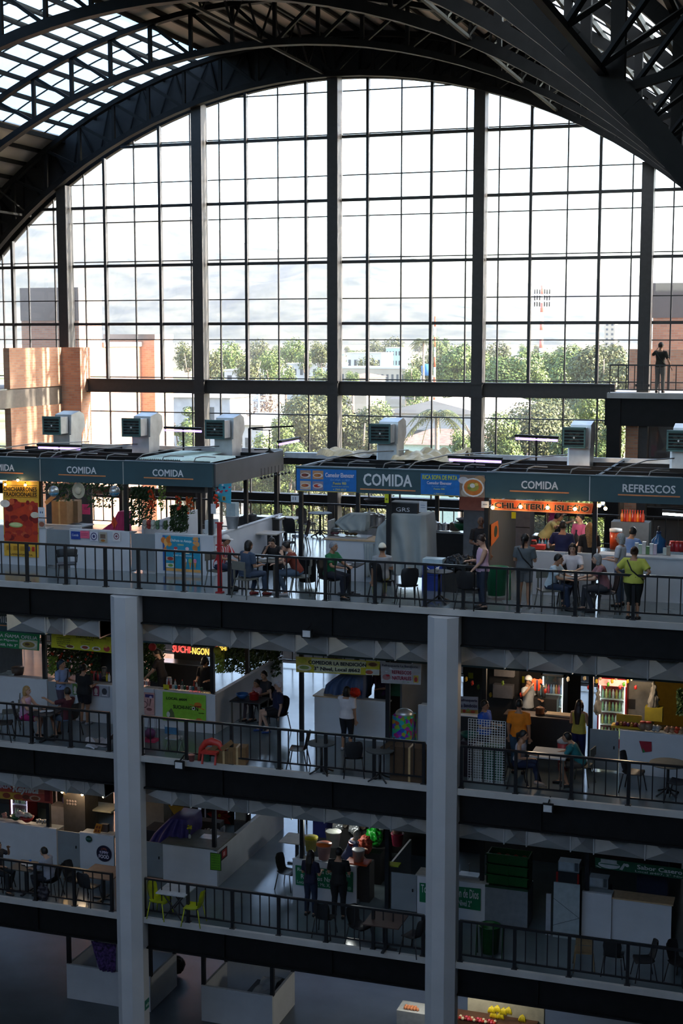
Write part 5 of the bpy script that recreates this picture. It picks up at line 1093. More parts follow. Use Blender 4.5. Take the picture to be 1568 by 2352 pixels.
# ================================================================ PEOPLE
VX = .014
def remeshed(mb, name, m, par, vox=VX, **k):
    o = mb.build(name, m, par, **k); r = o.modifiers.new('r', 'REMESH'); r.mode = 'VOXEL'; r.voxel_size = vox; r.use_smooth_shade = True
    return o
SKINS = {'t': SKIN, 'l': SKIN2, 'd': mat('skin_dark', (.20, .10, .06), .55, 0, .06)}
def person(label, loc, face, shirt, pants, pose='stand', hair='short', hairc='14100e', skin='t', arms=('down', 'down'), H=1.68, bulk=1.0, lean=0., sleeve='short', legs='long', head=0., shoe='1c1c1e', apron=None, capc=None, seat=.47, nod=.0, bag=None):
    """face like chairs: 0 looks at the viewer (-Y), 90 to +X, 180 away. Local body: looks to -Y, its right hand at -X."""
    s = H/1.72; t = thing('person', label, 'person', loc, R(face)); V = Vector; B = MB(); sk = SKINS[skin]
    hipz = (.93 if pose in ('stand', 'walk') else seat+.12)*s; hip = V((0, .02 if pose != 'sit' else .05, hipz)); L_ = R(lean)
    def T(x, y, z):  # torso space (z above hip) with lean
        c, sn = math.cos(L_), math.sin(L_); return V((x, hip.y+y*c-z*sn, hip.z+y*sn+z*c))
    b = bulk
    tor = [(-.06*s, .150*b, .110*b, .01), (.04*s, .160*b, .115*b, .0), (.16*s, .140*b, .100*b, -.01), (.28*s, .150*b, .108*b, -.01), (.40*s, .172*b, .105, 0), (.47*s, .150, .08, .01), (.505*s, .07, .06, .01), (.56*s, .052, .055, 0)]
    def torso(mb, g=0., lo=0, hi=8, lowext=0, mi=0):
        P = [T(0, d, z) for z, w, dd, d in tor[lo:hi]]; Rr = [(w+g, dd+g) for z, w, dd, d in tor[lo:hi]]
        if lowext: P = [T(0, 0, tor[lo][0]-lowext)]+P; Rr = [(tor[lo][1]+g+.01, tor[lo][2]+g+.01)]+Rr
        mb.tube(P, Rr, 18, mi, ref=(1, 0, 0))
    torso(B)
    # legs
    leg = []
    for sx in (-1, 1):
        h = hip+V((sx*.085*s*b, 0, -.03))
        if pose == 'stand': k = V((sx*.10*s, -.01+(.06*sx if head else 0)*0, .50*s)); a = V((sx*.11*s, .03, .09*s))
        elif pose == 'walk': k = V((sx*.09*s, -.10*sx, .50*s)); a = V((sx*.10*s, .0-.2*sx+.1, .10*s))
        elif pose == 'cross': k = V((sx*.07*s, -.40*s, seat*s+.10+(.05 if sx > 0 else 0))); a = V((-sx*.10*s, -.48*s, .12*s+(.1 if sx > 0 else 0)))
        else: k = V((sx*.13*s, -.42*s, (seat+.06)*s)); a = V((sx*.13*s, -.38*s+(.12 if sx > 0 else -.06), .09*s))
        leg.append((h, k, a, sx)); m1 = h.lerp(k, .5); c1 = k.lerp(a, .3)
        B.tube([h, m1, k, c1+V((0, .015, 0)), a], [.088*s*b, .075*s*b, .056*s, .052*s, .036*s], 12)
        B.tube([a+V((0, .05, -.03)), a+V((0, -.04, -.045)), a+V((0, -.15, -.06))], [(.036, .04), (.042, .035), (.03, .02)], 10, ref=(1, 0, 0))
    # arms: presets in local offsets from shoulder
    sh = {}
    for sx, ar in zip((-1, 1), arms):
        S0 = T(sx*.175*s*(.6+.4*b), 0, .44*s)
        e, w = {'down': (V((sx*.05, .02, -.29)), V((sx*.05, -.04, -.54))), 'fwd': (V((sx*.06, -.03, -.28)), V((sx*-.02, -.27, -.27))), 'table': (V((sx*.08, -.16, -.22)), V((sx*-.03, -.38, -.25))),
                'chin': (V((sx*.07, -.16, -.22)), V((sx*-.05, -.20, .0))), 'out': (V((sx*.12, -.22, -.06)), V((sx*.14, -.48, .02))), 'side': (V((sx*.25, -.08, -.06)), V((sx*.50, -.12, .02))), 'hip': (V((sx*.2, .08, -.22)), V((sx*.02, -.02, -.42))),
                'rail': (V((sx*.14, -.10, -.26)), V((sx*.12, -.30, -.28))), 'cross': (V((sx*.08, -.06, -.26)), V((-sx*.10, -.22, -.24))), 'up': (V((sx*.14, -.12, -.1)), V((sx*.0, -.22, .12))), 'back': (V((sx*.12, .05, -.27)), V((sx*.2, .0, -.5))),
                'low': (V((sx*.04, -.12, -.26)), V((0, -.30, -.44)))}[ar]
        e = S0+e*s; w = S0+w*s; sh[sx] = (S0, e, w)
        B.tube([T(sx*.10*s, 0, .46*s), S0, S0.lerp(e, .5), e, e.lerp(w, .35), w], [.05*s, .055*s*b, .048*s*b, .038*s, .036*s, .025*s], 12)
        d = (w-e).normalized(); x = d.cross(V((0, 0, 1))); x = x.normalized() if x.length > .2 else V((1, 0, 0)); y = x.cross(d).normalized()
        pc = w+d*.05; B.tube([w-d*.01, w+d*.03, w+d*.085], [(.026, .018), (.040, .018), (.038, .015)], 10, ref=tuple(x))
        for q in range(4):
            o_ = x*(q-1.5)*.0195; Lf = (.062, .074, .070, .055)[q]; f0 = w+d*.08+o_; f1 = f0+d*Lf*.5-y*.004; f2 = f0+d*Lf-y*.022*(1+.2*q)
            B.tube([f0, f1, f2], [.0105, .0100, .0085], 8)
        tb = w+d*.035-x*sx*.035; B.tube([tb, tb-x*sx*.025+d*.03, tb-x*sx*.028+d*.06-y*.01], [.013, .012, .010], 8)
    # head
    hz = .66*s; hc = T(0, -.015-nod*.0015, hz); Hm = Matrix.Rotation(L_*.6+R(nod), 3, 'X'); Hm = Matrix.Rotation(R(head), 3, 'Z') @ Matrix.Rotation(R(nod), 3, 'X')
    B.tube([T(0, 0, .50*s), T(0, 0, .60*s)], [.055, .05], 10)
    B.ball(hc, (.074, .092, .112), 16, 12, Mx=Hm.to_4x4()); B.ball(hc+Hm@V((0, -.03, -.06)), (.055, .058, .055), 12, 8, Mx=Hm.to_4x4())
    B.tube([hc+Hm@V((0, -.088, .015)), hc+Hm@V((0, -.112, -.022)), hc+Hm@V((0, -.09, -.032))], [.009, .016, .012], 8)
    for sx in (-1, 1): B.ball(hc+Hm@V((sx*.075, .005, -.01)), (.012, .02, .03), 8, 6, Mx=Hm.to_4x4())
    body = remeshed(B, 'body', sk, t, .0125)
    e_ = MB()
    for sx in (-1, 1): e_.ball(hc+Hm@V((sx*.030, -.084, .008)), (.014, .010, .008), 8, 6, Mx=Hm.to_4x4()); e_.bar(hc+Hm@V((sx*.014, -.094, .030)), hc+Hm@V((sx*.046, -.082, .030)), .008)
    e_.build('eyes', hm('140e0c'), t); MB().ball(hc+Hm@V((0, -.092, -.055)), (.024, .008, .007), 8, 6, Mx=Hm.to_4x4()).build('lips', hm('8a3c38'), t)
    # clothes
    C = MB(); torso(C, .016, 1 if pose != 'sit' else 0, 6, lowext=.10*s if pose == 'stand' else .0)
    if sleeve != 'none':
        C.tube([T(0, 0, .47*s), T(0, .0, .495*s)], [(.14, .085), (.075, .066)], 14, ref=(1, 0, 0))
        for sx in (-1, 1):
            S0, e, w = sh[sx]; q = .75 if sleeve == 'short' else 1.0; C.tube([T(sx*.08*s, 0, .455*s), S0+V((0, 0, .006)), S0.lerp(e, q)], [.062, .066*b, .060*b], 12)
            if sleeve == 'long': C.tube([e, e.lerp(w, .9)], [.052, .036], 12)
    remeshed(C, 'shirt', hm(shirt, .8) if isinstance(shirt, str) else shirt, t, .016)
    P_ = MB(); P_.tube([T(0, 0, -.10*s), T(0, 0, .0), T(0, 0, .10*s)], [(.158*b, .118*b), (.170*b, .128*b), (.160*b, .118*b)], 16, ref=(1, 0, 0))
    for h, k, a, sx in leg:
        c1 = k.lerp(a, .3)+V((0, .015, 0))
        if legs == 'long': P_.tube([h, h.lerp(k, .5), k, c1, a+V((0, 0, .01))], [.105*s*b, .090*s*b, .072*s, .068*s, .055*s], 12)
        elif legs == 'short': P_.tube([h, h.lerp(k, .45), h.lerp(k, .75)], [.105*s*b, .092*s*b, .082*s*b], 12)
        elif legs == 'capri': P_.tube([h, h.lerp(k, .5), k, k.lerp(a, .45)], [.105*s*b, .090*s*b, .072*s, .062*s], 12)
    remeshed(P_, 'trousers' if legs != 'short' else 'shorts', hm(pants, .85), t, .016)
    for h, k, a, sx in leg:
        MB().tube([a+V((0, .07, -.055)), a+V((0, .02, -.045)), a+V((0, -.07, -.055)), a+V((0, -.17, -.066))], [(.034, .035), (.044, .045), (.046, .035), (.034, .022)], 12, ref=(1, 0, 0)).build('shoe', hm(shoe), t)
    # hair / hat
    hm_ = hm(hairc, .5, var=.3, scale=30); hb = MB()
    def cap(mb, gx, back=.012, cut=-.02, lowback=-.07):
        n, m = 18, 10; vs = []; fs = []
        for i in range(m+1):
            for j in range(n):
                a = 2*PI*j/n; f = -math.sin(a)  # f>0 : front
                tmax = PI*(.36 if f > .55 else (.50 if f > 0 else .62)); th = tmax*i/m
                vs.append(hc+Hm@V(((.074+gx)*math.sin(th)*math.cos(a), (.092+gx)*math.sin(th)*math.sin(a)+back, (.112+gx)*math.cos(th)+.004)))
        fs = [(i*n+j, (i+1)*n+j, (i+1)*n+(j+1) % n, i*n+(j+1) % n) for i in range(m) for j in range(n)]; fs.append(tuple(m*n+j for j in range(n-1, -1, -1))); mb.add(vs, fs, 0, True)
    if hair != 'bald': cap(hb, .014 if hair != 'curly' else .03)
    if hair in ('long', 'longest'):
        l = -.30 if hair == 'long' else -.46
        hb.tube([hc+Hm@V((0, .05, .04)), hc+Hm@V((0, .075, -.06)), hc+V((0, .11, -.18))-V((0, math.sin(L_)*.1*-1, 0)), hc+V((0, .13+math.sin(L_)*.2, l))], [(.075, .05), (.088, .05), (.095, .04), (.05, .02)], 12, ref=(1, 0, 0))
        for sx in (-1, 1): hb.tube([hc+Hm@V((sx*.06, .0, .06)), hc+Hm@V((sx*.083, .0, -.03)), hc+V((sx*.085, .02, -.17))], [.03, .028, .018], 8)
    if hair == 'bun': hb.ball(hc+Hm@V((0, .105, .07)), .045, 10, 8)
    if hair == 'bob': hb.tube([hc+Hm@V((0, .03, .04)), hc+Hm@V((0, .04, -.05)), hc+Hm@V((0, .045, -.13))], [(.085, .065), (.098, .075), (.09, .06)], 12, ref=(1, 0, 0))
    if hair == 'tail': hb.tube([hc+Hm@V((0, .09, .05)), hc+Hm@V((0, .15, .02)), hc+Hm@V((0, .15, -.08)), hc+Hm@V((0, .13, -.2))], [.025, .035, .032, .012], 8)
    if hair == 'curly': [hb.ball(hc+Hm@V((.085*math.cos(a)*math.cos(e), .1*math.sin(a)*math.cos(e)+.02, .115*math.sin(e)+.02)), .032, 6, 5) for a in [k*.7 for k in range(1, 9)] for e in (.1, .6, 1.1) if not (-2.4 < ((a+PI) % (2*PI)-PI) < -.7 and e < .5)]
    if hb.f: remeshed(hb, 'hair', hm_, t, .010)
    if capc:
        k = MB(); n, m = 18, 6; vs = [hc+Hm@V((.096*math.sin(PI*.47*i/m)*math.cos(2*PI*j/n), .115*math.sin(PI*.47*i/m)*math.sin(2*PI*j/n)+.006, .128*math.cos(PI*.47*i/m)+.012)) for i in range(m+1) for j in range(n)]
        k.add(vs, [(i*n+j, (i+1)*n+j, (i+1)*n+(j+1) % n, i*n+(j+1) % n) for i in range(m) for j in range(n)]+[tuple(m*n+j for j in range(n-1, -1, -1))], 0, True)
        k.tube([hc+Hm@V((0, -.08, .03)), hc+Hm@V((0, -.135, .022)), hc+Hm@V((0, -.18, .012))], [(.085, .012), (.075, .01), (.045, .006)], 12, ref=tuple(Hm@V((1, 0, 0)))); k.build('cap', hm(capc), t)
    if apron:
        a_ = MB(); a_.tube([T(0, -.02, -.25*s if pose == 'stand' else 0), T(0, -.022, .1*s), T(0, -.018, .36*s)], [(.15*b, .135*b), (.155*b, .122*b), (.10*b, .112*b)], 14, ref=(1, 0, 0)); a_.build('apron', hm(apron), t)
    if bag:
        g = MB(); g.tube([T(.15*s, -.10, .46*s), T(.02, -.145*b, .25*s), T(-.17*s*b, -.06, .02*s)], .014, 6).tube([T(.15*s, -.10, .46*s), T(.14*s, .08, .47*s), T(0, .145*b, .26*s), T(-.18*s*b, .05, .02*s)], .014, 6); g.build('bag_strap', hm(bag), t)
    t.scale = (1.18, 1.18, 1.18); return t
def at(n, px, py): p = PZ(px, py, LV[n]); return (p.x, p.y, LV[n])
# ---- top gallery
STRIPE = None
def stripe_mat():
    m, nt, b = nodes('red_white_stripes'); L = nt.links.new; tc = nt.nodes.new('ShaderNodeTexCoord'); w = nt.nodes.new('ShaderNodeTexWave'); w.bands_direction = 'X'; w.inputs['Scale'].default_value = 4.5; w.wave_profile = 'SIN'
    cr = nt.nodes.new('ShaderNodeValToRGB'); cr.color_ramp.interpolation = 'CONSTANT'; cr.color_ramp.elements[0].color = (.55, .02, .03, 1); cr.color_ramp.elements[1].color = (.75, .72, .75, 1); cr.color_ramp.elements[1].position = .62
    L(tc.outputs['Object'], w.inputs[0]); L(w.outputs[0], cr.inputs[0]); L(cr.outputs[0], b.inputs['Base Color']); b.inputs['Roughness'].default_value = .8; return m
person('seated man in a red and white striped shirt and white cap beside the red post', at(4, 508, 1350), 75, stripe_mat(), '28344c', 'sit', 'short', arms=('table', 'table'), lean=18, capc='e8e4e0', head=25)
person('seated man in a blue shirt seen from behind, dark hair, at the four person table', at(4, 568, 1370), 150, '38485e', '3c4c64', 'sit', 'bob', arms=('fwd', 'table'), lean=8, bulk=1.15, shoe='8a2c2c')
person('seated woman in a black top and glasses bending over the four person table', at(4, 632, 1346), 5, '1a181c', '1c2434', 'sit', 'tail', arms=('chin', 'table'), lean=28, nod=20, skin='l')
person('seated woman in a rust red shirt facing left at the four person table', at(4, 680, 1366), -70, '803828', '4a5c70', 'sit', 'bun', arms=('table', 'chin'), lean=24, skin='l', nod=12, shoe='d0ccd0')
person('seated grey haired person in a green shirt eating at a small table', at(4, 760, 1372), 75, '1c6c44', '1a1e2c', 'sit', 'short', hairc='8c9098', arms=('table', 'table'), lean=10, bulk=1.05)
person('seated person seen from behind in a white cap, grey shirt and pale yellow trousers', at(4, 876, 1378), 205, 'a0a4a8', 'a8a870', 'sit', 'short', arms=('fwd', 'down'), capc='e8e4d4', head=0, lean=-4, shoe='c8a0a0')
person('standing woman in a strapless pink top and jeans looking down, facing left', at(4, 1105, 1398), -60, 'd8b4cc', '2c3648', 'stand', 'bun', hairc='2c1a14', skin='l', arms=('fwd', 'low'), sleeve='none', nod=25, bulk=1.12)
person('dark clothed bald man standing behind the woman in pink', at(4, 1102, 1352), 20, '1c1a1e', '1c1c20', 'stand', 'bald', skin='d', arms=('fwd', 'down'), H=1.78)
person('standing woman in a grey tee and grey shorts seen from behind with a dark cap', at(4, 1203, 1395), 175, '5c6468', '707478', 'stand', 'tail', arms=('fwd', 'fwd'), legs='short', capc='18181a', bag='14141a', bulk=1.1, shoe='c8c4c4')
person('worker in a pale yellow shirt reaching forward inside the orange banner stall', at(4, 1248, 1312), 100, 'c8b878', '2c2c30', 'stand', 'short', arms=('side', 'out'), lean=35, bulk=1.15, skin='t')
person('worker in a hot pink shirt at the back of the orange banner stall', at(4, 1272, 1270), 160, 'b03060', '28282c', 'stand', 'short', hairc='2a1a16', arms=('fwd', 'down'))
person('man in a navy shirt seen from behind at the orange banner counter', at(4, 1290, 1362), 175, '18204c', '20242c', 'stand', 'short', arms=('fwd', 'rail'), H=1.74, bulk=1.2)
person('woman in a pink shirt and black apron with a hair bun serving at the counter', at(4, 1328, 1330), -35, 'b85880', '24242a', 'stand', 'bun', arms=('fwd', 'low'), apron='18181c', head=-20, skin='l', bulk=1.05)
person('woman with long blond hair and a black top, seen from behind', at(4, 1350, 1366), 195, '16161a', '787c80', 'stand', 'longest', hairc='8a6840', arms=('down', 'down'), skin='l', H=1.74)
person('grey haired man in a white shirt standing right of the blond woman, facing left', at(4, 1420, 1392), -100, 'c4c8d0', '4a5a74', 'stand', 'bob', hairc='9a9c9c', arms=('fwd', 'fwd'), skin='l', bulk=1.05)
person('person in a light blue shirt leaning at the REFRESCOS counter behind the grey haired man', at(4, 1440, 1370), 160, '6484b8', '26282e', 'stand', 'short', arms=('rail', 'rail'), lean=20)
person('woman in a lime yellow shirt and dark knee pants leaning back on the railing', at(4, 1453, 1421), 172, 'b8bc50', '141a18', 'stand', 'bun', hairc='3a2418', arms=('hip', 'hip'), legs='capri', bag='14141a', bulk=1.3, H=1.58)
person('seated boy in a white tee and jeans at the crowded table, facing right', at(4, 1268, 1398), 80, 'b8ccd8', '26324a', 'sit', 'short', arms=('table', 'table'), lean=16, H=1.6)
person('seated woman in a white blouse facing the viewer at the crowded table', at(4, 1312, 1380), 0, 'd4d0d4', '2c3040', 'sit', 'long', arms=('table', 'table'), nod=10, skin='l')
person('seated old woman with grey hair and a rose shirt at the crowded table', at(4, 1384, 1405), -75, '8c6068', '3a3c44', 'sit', 'bob', hairc='8a8c8e', arms=('table', 'table'), lean=18, skin='l')
p5 = PY(1515, 887, YW-.9)
person('man in a black vest looking out from the upper right balcony, hand at his face', (p5.x, YW-.9, LV[5]), 170, '24261e', '6a6864', 'stand', 'short', arms=('back', 'up'), bag='14141a', H=1.74, capc='1c1c1c')
person('man in a red shirt and cap behind the right end of the stall roofs', (PY(1463, 1040, YW+1.2).x, YW+1.2, PY(1463, 1030, YW+1.2).z-2.0), -60, 'b41c24', '24242a', 'stand', 'short', arms=('down', 'down'), capc='2c3830', H=1.72)
# ---- third level
person('blonde woman in a pale pink sleeveless top at the left railing, third level', at(3, 62, 1692), 95, 'c8a4bc', 'a02060', 'sit', 'bob', hairc='9a7848', skin='l', arms=('table', 'table'), sleeve='none', legs='short', lean=6)
person('man in a maroon shirt seated opposite the blonde woman', at(3, 152, 1695), -110, '481824', '5c6c84', 'sit', 'short', arms=('table', 'out'), lean=-4, legs='short')
person('standing woman with blue hair, a light blue tee and a black backpack', at(3, 146, 1650), 80, '8ca0c8', '504858', 'stand', 'tail', hairc='183448', arms=('fwd', 'fwd'), bag='10101a', bulk=1.15, H=1.62)
person('standing woman in black top and shorts seen from behind, left of the left column', at(3, 196, 1662), 165, '0e0e12', '10101a', 'stand', 'bun', arms=('fwd', 'fwd'), legs='short', bulk=1.3, shoe='9a98a0', H=1.62)
person('worker in a black vest bending over the sushi stall counter', at(3, 372, 1624), -85, '1a1416', '1c1c22', 'stand', 'tail', arms=('low', 'low'), skin='l', lean=12, nod=15)
person('sushi worker dressed in black with a black cap, under the neon sign', at(3, 473, 1648), 0, '101012', '101014', 'stand', 'bob', arms=('fwd', 'fwd'), capc='14141a', nod=25)
person('seated woman in dark grey behind the small child, corridor of the third level', at(3, 608, 1652), -20, '2e2e32', '202024', 'sit', 'short', arms=('table', 'table'), lean=5)
person('small child in a white and red top beside the red pot', at(3, 588, 1652), -30, 'b08c8c', '5a4c54', 'sit', 'short', arms=('fwd', 'table'), H=1.2, seat=.62)
person('seated man in a navy shirt with a white visor, talking on the phone', at(3, 636, 1680), -60, '141c3c', '121216', 'sit', 'short', hairc='c0c0c8', arms=('chin', 'down'), legs='short', bulk=1.25, skin='l', shoe='1c3c78')
person('woman in a white blouse and dark skirt pointing over the counter, seen from behind', at(3, 797, 1722), 172, 'd4d0d4', '14141c', 'stand', 'bob', arms=('down', 'out'), H=1.62, bulk=1.15, legs='capri', shoe='b0b0b8')
person('worker in a purple shirt and black apron at the COMEDOR counter', at(3, 872, 1668), -20, '38183c', '16161a', 'stand', 'short', arms=('low', 'fwd'), apron='0c0c10', nod=20)
person('person in a blue polo shirt holding a yellow phone, right of the right column', at(3, 1112, 1766), 75, '1c58c8', '26283a', 'stand', 'short', arms=('fwd', 'fwd'), H=1.68, bulk=1.15)
person('man in a bright orange tee and jeans seen from behind', at(3, 1190, 1776), 178, 'e88418', '34506c', 'stand', 'short', arms=('down', 'down'), H=1.8, bulk=1.15)
person('vendor with a white cap working behind the man in orange', at(3, 1212, 1700), 60, 'b0b4b8', '26262a', 'stand', 'short', arms=('up', 'fwd'), capc='c8c8c8')
person('woman in a white sleeveless top sitting with crossed legs right of the wire rack', at(3, 1190, 1806), 85, 'a8a4b0', '1a2440', 'cross', 'tail', arms=('fwd', 'fwd'), sleeve='none', lean=10, shoe='a08c80')
person('long haired woman in a yellow top seen from behind at the drinks stall', at(3, 1328, 1760), 165, 'b0a040', '141a48', 'stand', 'longest', hairc='24140e', arms=('fwd', 'fwd'), sleeve='none', legs='long', H=1.64)
person('person in a teal shirt bending forward on a chair, facing left', at(3, 1328, 1806), -85, '1c6c74', '48403c', 'sit', 'short', arms=('table', 'table'), lean=30, legs='short')
# ---- second level
person('person with a phone seated at the far left edge of the second level', at(2, -2, 2045), 80, '34343a', '1c2024', 'sit', 'short', arms=('fwd', 'up'), lean=4)
person('man in a white shirt seated at the left railing of the second level, facing left', at(2, 112, 2060), -95, '989ca8', '24262e', 'sit', 'short', arms=('table', 'table'), lean=14, skin='l', bulk=1.1)
person('woman with very long dark hair and jeans at the green drinks banner', at(2, 714, 2102), 172, '141430', '18243c', 'stand', 'longest', arms=('fwd', 'fwd'), H=1.7)
person('man in a black tee and dark cap at the green drinks banner, seen from behind', at(2, 778, 2108), 185, '0a0a0c', '101014', 'stand', 'short', arms=('fwd', 'fwd'), capc='141014', H=1.82, bulk=1.15)
person('grey haired drinks vendor in a lavender shirt among buckets, second level', at(2, 798, 2045), 120, '484c6c', '30323c', 'stand', 'bob', hairc='9a9488', arms=('low', 'fwd'), lean=25, skin='l', apron='8890a0')
person('fruit vendor in a blue shirt on the ground floor beside the right column', (PZ(955, 2352, .9).x, 42.2, 0), -40, '1c3c80', '20222a', 'stand', 'short', arms=('table', 'fwd'), lean=10)
# ================================================================ GOODS AND SMALL THINGS
def on(n, px, Y, h, py=None):
    a = {4: 1250, 3: 1620, 2: 1990, 1: 2330}[n] if py is None else py
    return Vector((PY(px, a, Y).x, Y, LV[n]+h))
def lathe_thing(name, label, cat, p, prof, m, n=14, group=None, extra=None, s=1.0):
    o = MB().lathe([(r*s, z*s) for r, z in prof], n=n)
    if extra is None: return o.build(name, m, loc=None).__class__ and _single(o, name, m, p, label, cat, group)
def _single(mb, name, m, p, label, cat, group=None, rz=0):
    o = bpy.data.objects[name] if False else None
    me = bpy.data.meshes.new(name); me.from_pydata(mb.v, [], mb.f); ms = m if isinstance(m, (list, tuple)) else [m]
    for k in ms: me.materials.append(k)
    me.polygons.foreach_set('material_index', mb.m); me.polygons.foreach_set('use_smooth', mb.sm); me.update()
    o = bpy.data.objects.new(name, me); COL.objects.link(o); o.location = p; o.rotation_euler = (0, 0, rz)
    if any(w in name for w in ('bag', 'sack', 'bundle', 'packet', 'backpack')):
        u = o.modifiers.new('s', 'SUBSURF'); u.levels = u.render_levels = 2; d = o.modifiers.new('d', 'DISPLACE'); d.texture = LUMP; d.strength = min(.16, .9*min(o.dimensions)); d.mid_level = .5
    return tag(o, label, cat, group)
LUMP = bpy.data.textures.new('lump', 'CLOUDS'); LUMP.noise_scale = .10; LUMP.noise_depth = 2
def lth(name, label, cat, p, prof, m, n=14, group=None, s=1.0): return _single(MB().lathe([(r*s, z*s) for r, z in prof], n=n), name, m, p, label, cat, group)
BOT = [(.034, 0), (.036, .02), (.036, .15), (.014, .21), (.014, .24)]
def bottle(label, p, c, capc='c83020', s=1.0, group=None, mt=None):
    t = thing('bottle', label, 'bottle', p, 0, group); MB().lathe([(r*s, z*s) for r, z in BOT], n=10).build('glass', mt or hm(c, .2), t); MB().lathe([(.016*s, .235*s), (.016*s, .265*s)], n=8).build('cap', hm(capc), t); return t
def bottles(n, xs, Y, h, cols, label, group, s=1.0, py=None):
    first = {}
    for i, x in enumerate(xs):
        c = cols[i % len(cols)]; p = on(n, x, Y, h, py)
        if c in first: copy_thing(first[c], p, 0, label, group)
        else: first[c] = bottle(label, p, c, s=s, group=group)
def can_row(n, xs, Y, h, cols, label, group, s=1.0, py=None, name='can'):
    first = {}
    for i, x in enumerate(xs):
        c = cols[i % len(cols)]; p = on(n, x, Y, h, py)
        if c in first: o = first[c].copy(); COL.objects.link(o); o.location = p
        else: first[c] = lth(name, label, name, p, [(.035, 0), (.04, .01), (.04, .11), (.033, .125)], hm(c, .3), 10, group, s)
def bucket(label, p, c, s=1.0, lid=None, hang=False):
    t = thing('bucket', label, 'bucket', p); MB().lathe([(.12*s, 0), (.16*s, .3*s), (.17*s, .3*s), (.17*s, .32*s), (.15*s, .32*s)], n=18).build('pail', hm(c, .4), t)
    if lid: MB().lathe([(.175*s, .32*s), (.175*s, .36*s), (.05*s, .38*s)], n=18).build('lid', hm(lid, .4), t)
    MB().tube([(-.17*s, 0, .3*s), (-.13*s, -.1*s, .4*s), (0, -.13*s, .42*s), (.13*s, -.1*s, .4*s), (.17*s, 0, .3*s)], .006, 5).build('handle', hm('c8c8c8'), t); return t
def pot(label, p, s=1.0, m=None, lid=True):
    m = m or STEELB; t = thing('cooking_pot', label, 'pot', p); MB().lathe([(.15*s, 0), (.16*s, .02*s), (.16*s, .2*s), (.17*s, .21*s)], n=18).build('pot_body', m, t)
    if lid: MB().lathe([(.17*s, .21*s), (.1*s, .25*s), (.02*s, .26*s), (.02*s, .29*s)], n=18).build('lid', m, t)
    for sx in (-1, 1): MB().tube([(sx*.16*s, -.04*s, .16*s), (sx*.21*s, 0, .17*s), (sx*.16*s, .04*s, .16*s)], .009*s, 5).build('handle', m, t)
    return t
def bowl(label, p, c, s=1.0, name='bowl', group=None): return lth(name, label, 'bowl', p, [(.06, 0), (.12, .05), (.16, .12), (.15, .12), (.10, .05), (.02, .02)], hm(c, .4), 16, group, s)
def jar(label, p, c, s=1.0, lid='c83020'):
    t = thing('jar', label, 'jar', p); MB().lathe([(.08*s, 0), (.09*s, .02*s), (.09*s, .18*s), (.07*s, .21*s)], n=14).build('glass', hm(c, .25), t); MB().lathe([(.075*s, .21*s), (.075*s, .24*s)], n=14).build('lid', hm(lid), t); return t
def boxt(name, label, cat, p, w, d, h, c, rz=0, m=None, group=None):
    return _single(MB().box(-w/2, w/2, -d/2, d/2, 0, h), name, m or hm(c), p, label, cat, group, rz)
def carton(label, p, w, d, h, c='9a7a54', rz=0, flaps=True):
    t = thing('cardboard_box', label, 'box', p, rz); MB().box(-w/2, w/2, -d/2, d/2, 0, h).build('box_body', hm(c, .85), t)
    if flaps: MB().box(-w/2, w/2, -d/2-.005, -d/2, h*.0, h).build('front_flap', hm(c, .85), t) if False else MB().bar((-w/2, -d/2, h), (-w/2-.08, -d/2, h+.1), .02, d).build('flap', hm(c, .85), t)
    MB().box(-.03, .03, -d/2-.004, d/2+.004, .001, h+.004).build('packing_tape', hm('b89c70', .4), t); return t
def drape(name, label, cat, Y, rows, depth, m, folds=7, amp=.06, conv=0., nu=46, sub=5, base=None):
    R_ = []
    for (a, b) in zip(rows, rows[1:]):
        for k in range(sub): f = k/sub; R_.append(tuple(a[i]+(b[i]-a[i])*f for i in range(3)))
    R_.append(rows[-1]); vs = []; k = len(R_)
    for i, (py, xl, xr) in enumerate(R_):
        A = PY(xl, py, Y); Bp = PY(xr, py, Y); g = i/(k-1)
        for j in range(nu):
            u = j/(nu-1); fx = u*(1-conv*(1-g))+conv*(1-g)*.8
            dy = -amp*(.25+g)*math.sin(folds*2*PI*fx+1.3*math.sin(3*g+2*u))-amp*.5*g*math.sin(folds*3.7*fx+4*g)
            e = min(1, min(u, 1-u)*9); vs.append((A.x+(Bp.x-A.x)*u, Y+dy*e+(1-e)*.05+.10*(1-g), A.z+amp*.3*math.sin(9*u+2)*(1 if g > .95 else 0)))
        vs += [(Bp.x, Y+depth, A.z), (A.x, Y+depth, A.z)]
    n = nu+2; fs = [(i*n+j, (i+1)*n+j, (i+1)*n+(j+1) % n, i*n+(j+1) % n) for i in range(k-1) for j in range(n)]; fs += [tuple(range(n)), tuple((k-1)*n+j for j in range(n-1, -1, -1))]
    c = Vector(vs[len(vs)//2]); c.z = min(v[2] for v in vs)
    MB().add(vs, fs, 0, True).build(name, m, loc=tuple(c), label=label, cat=cat)
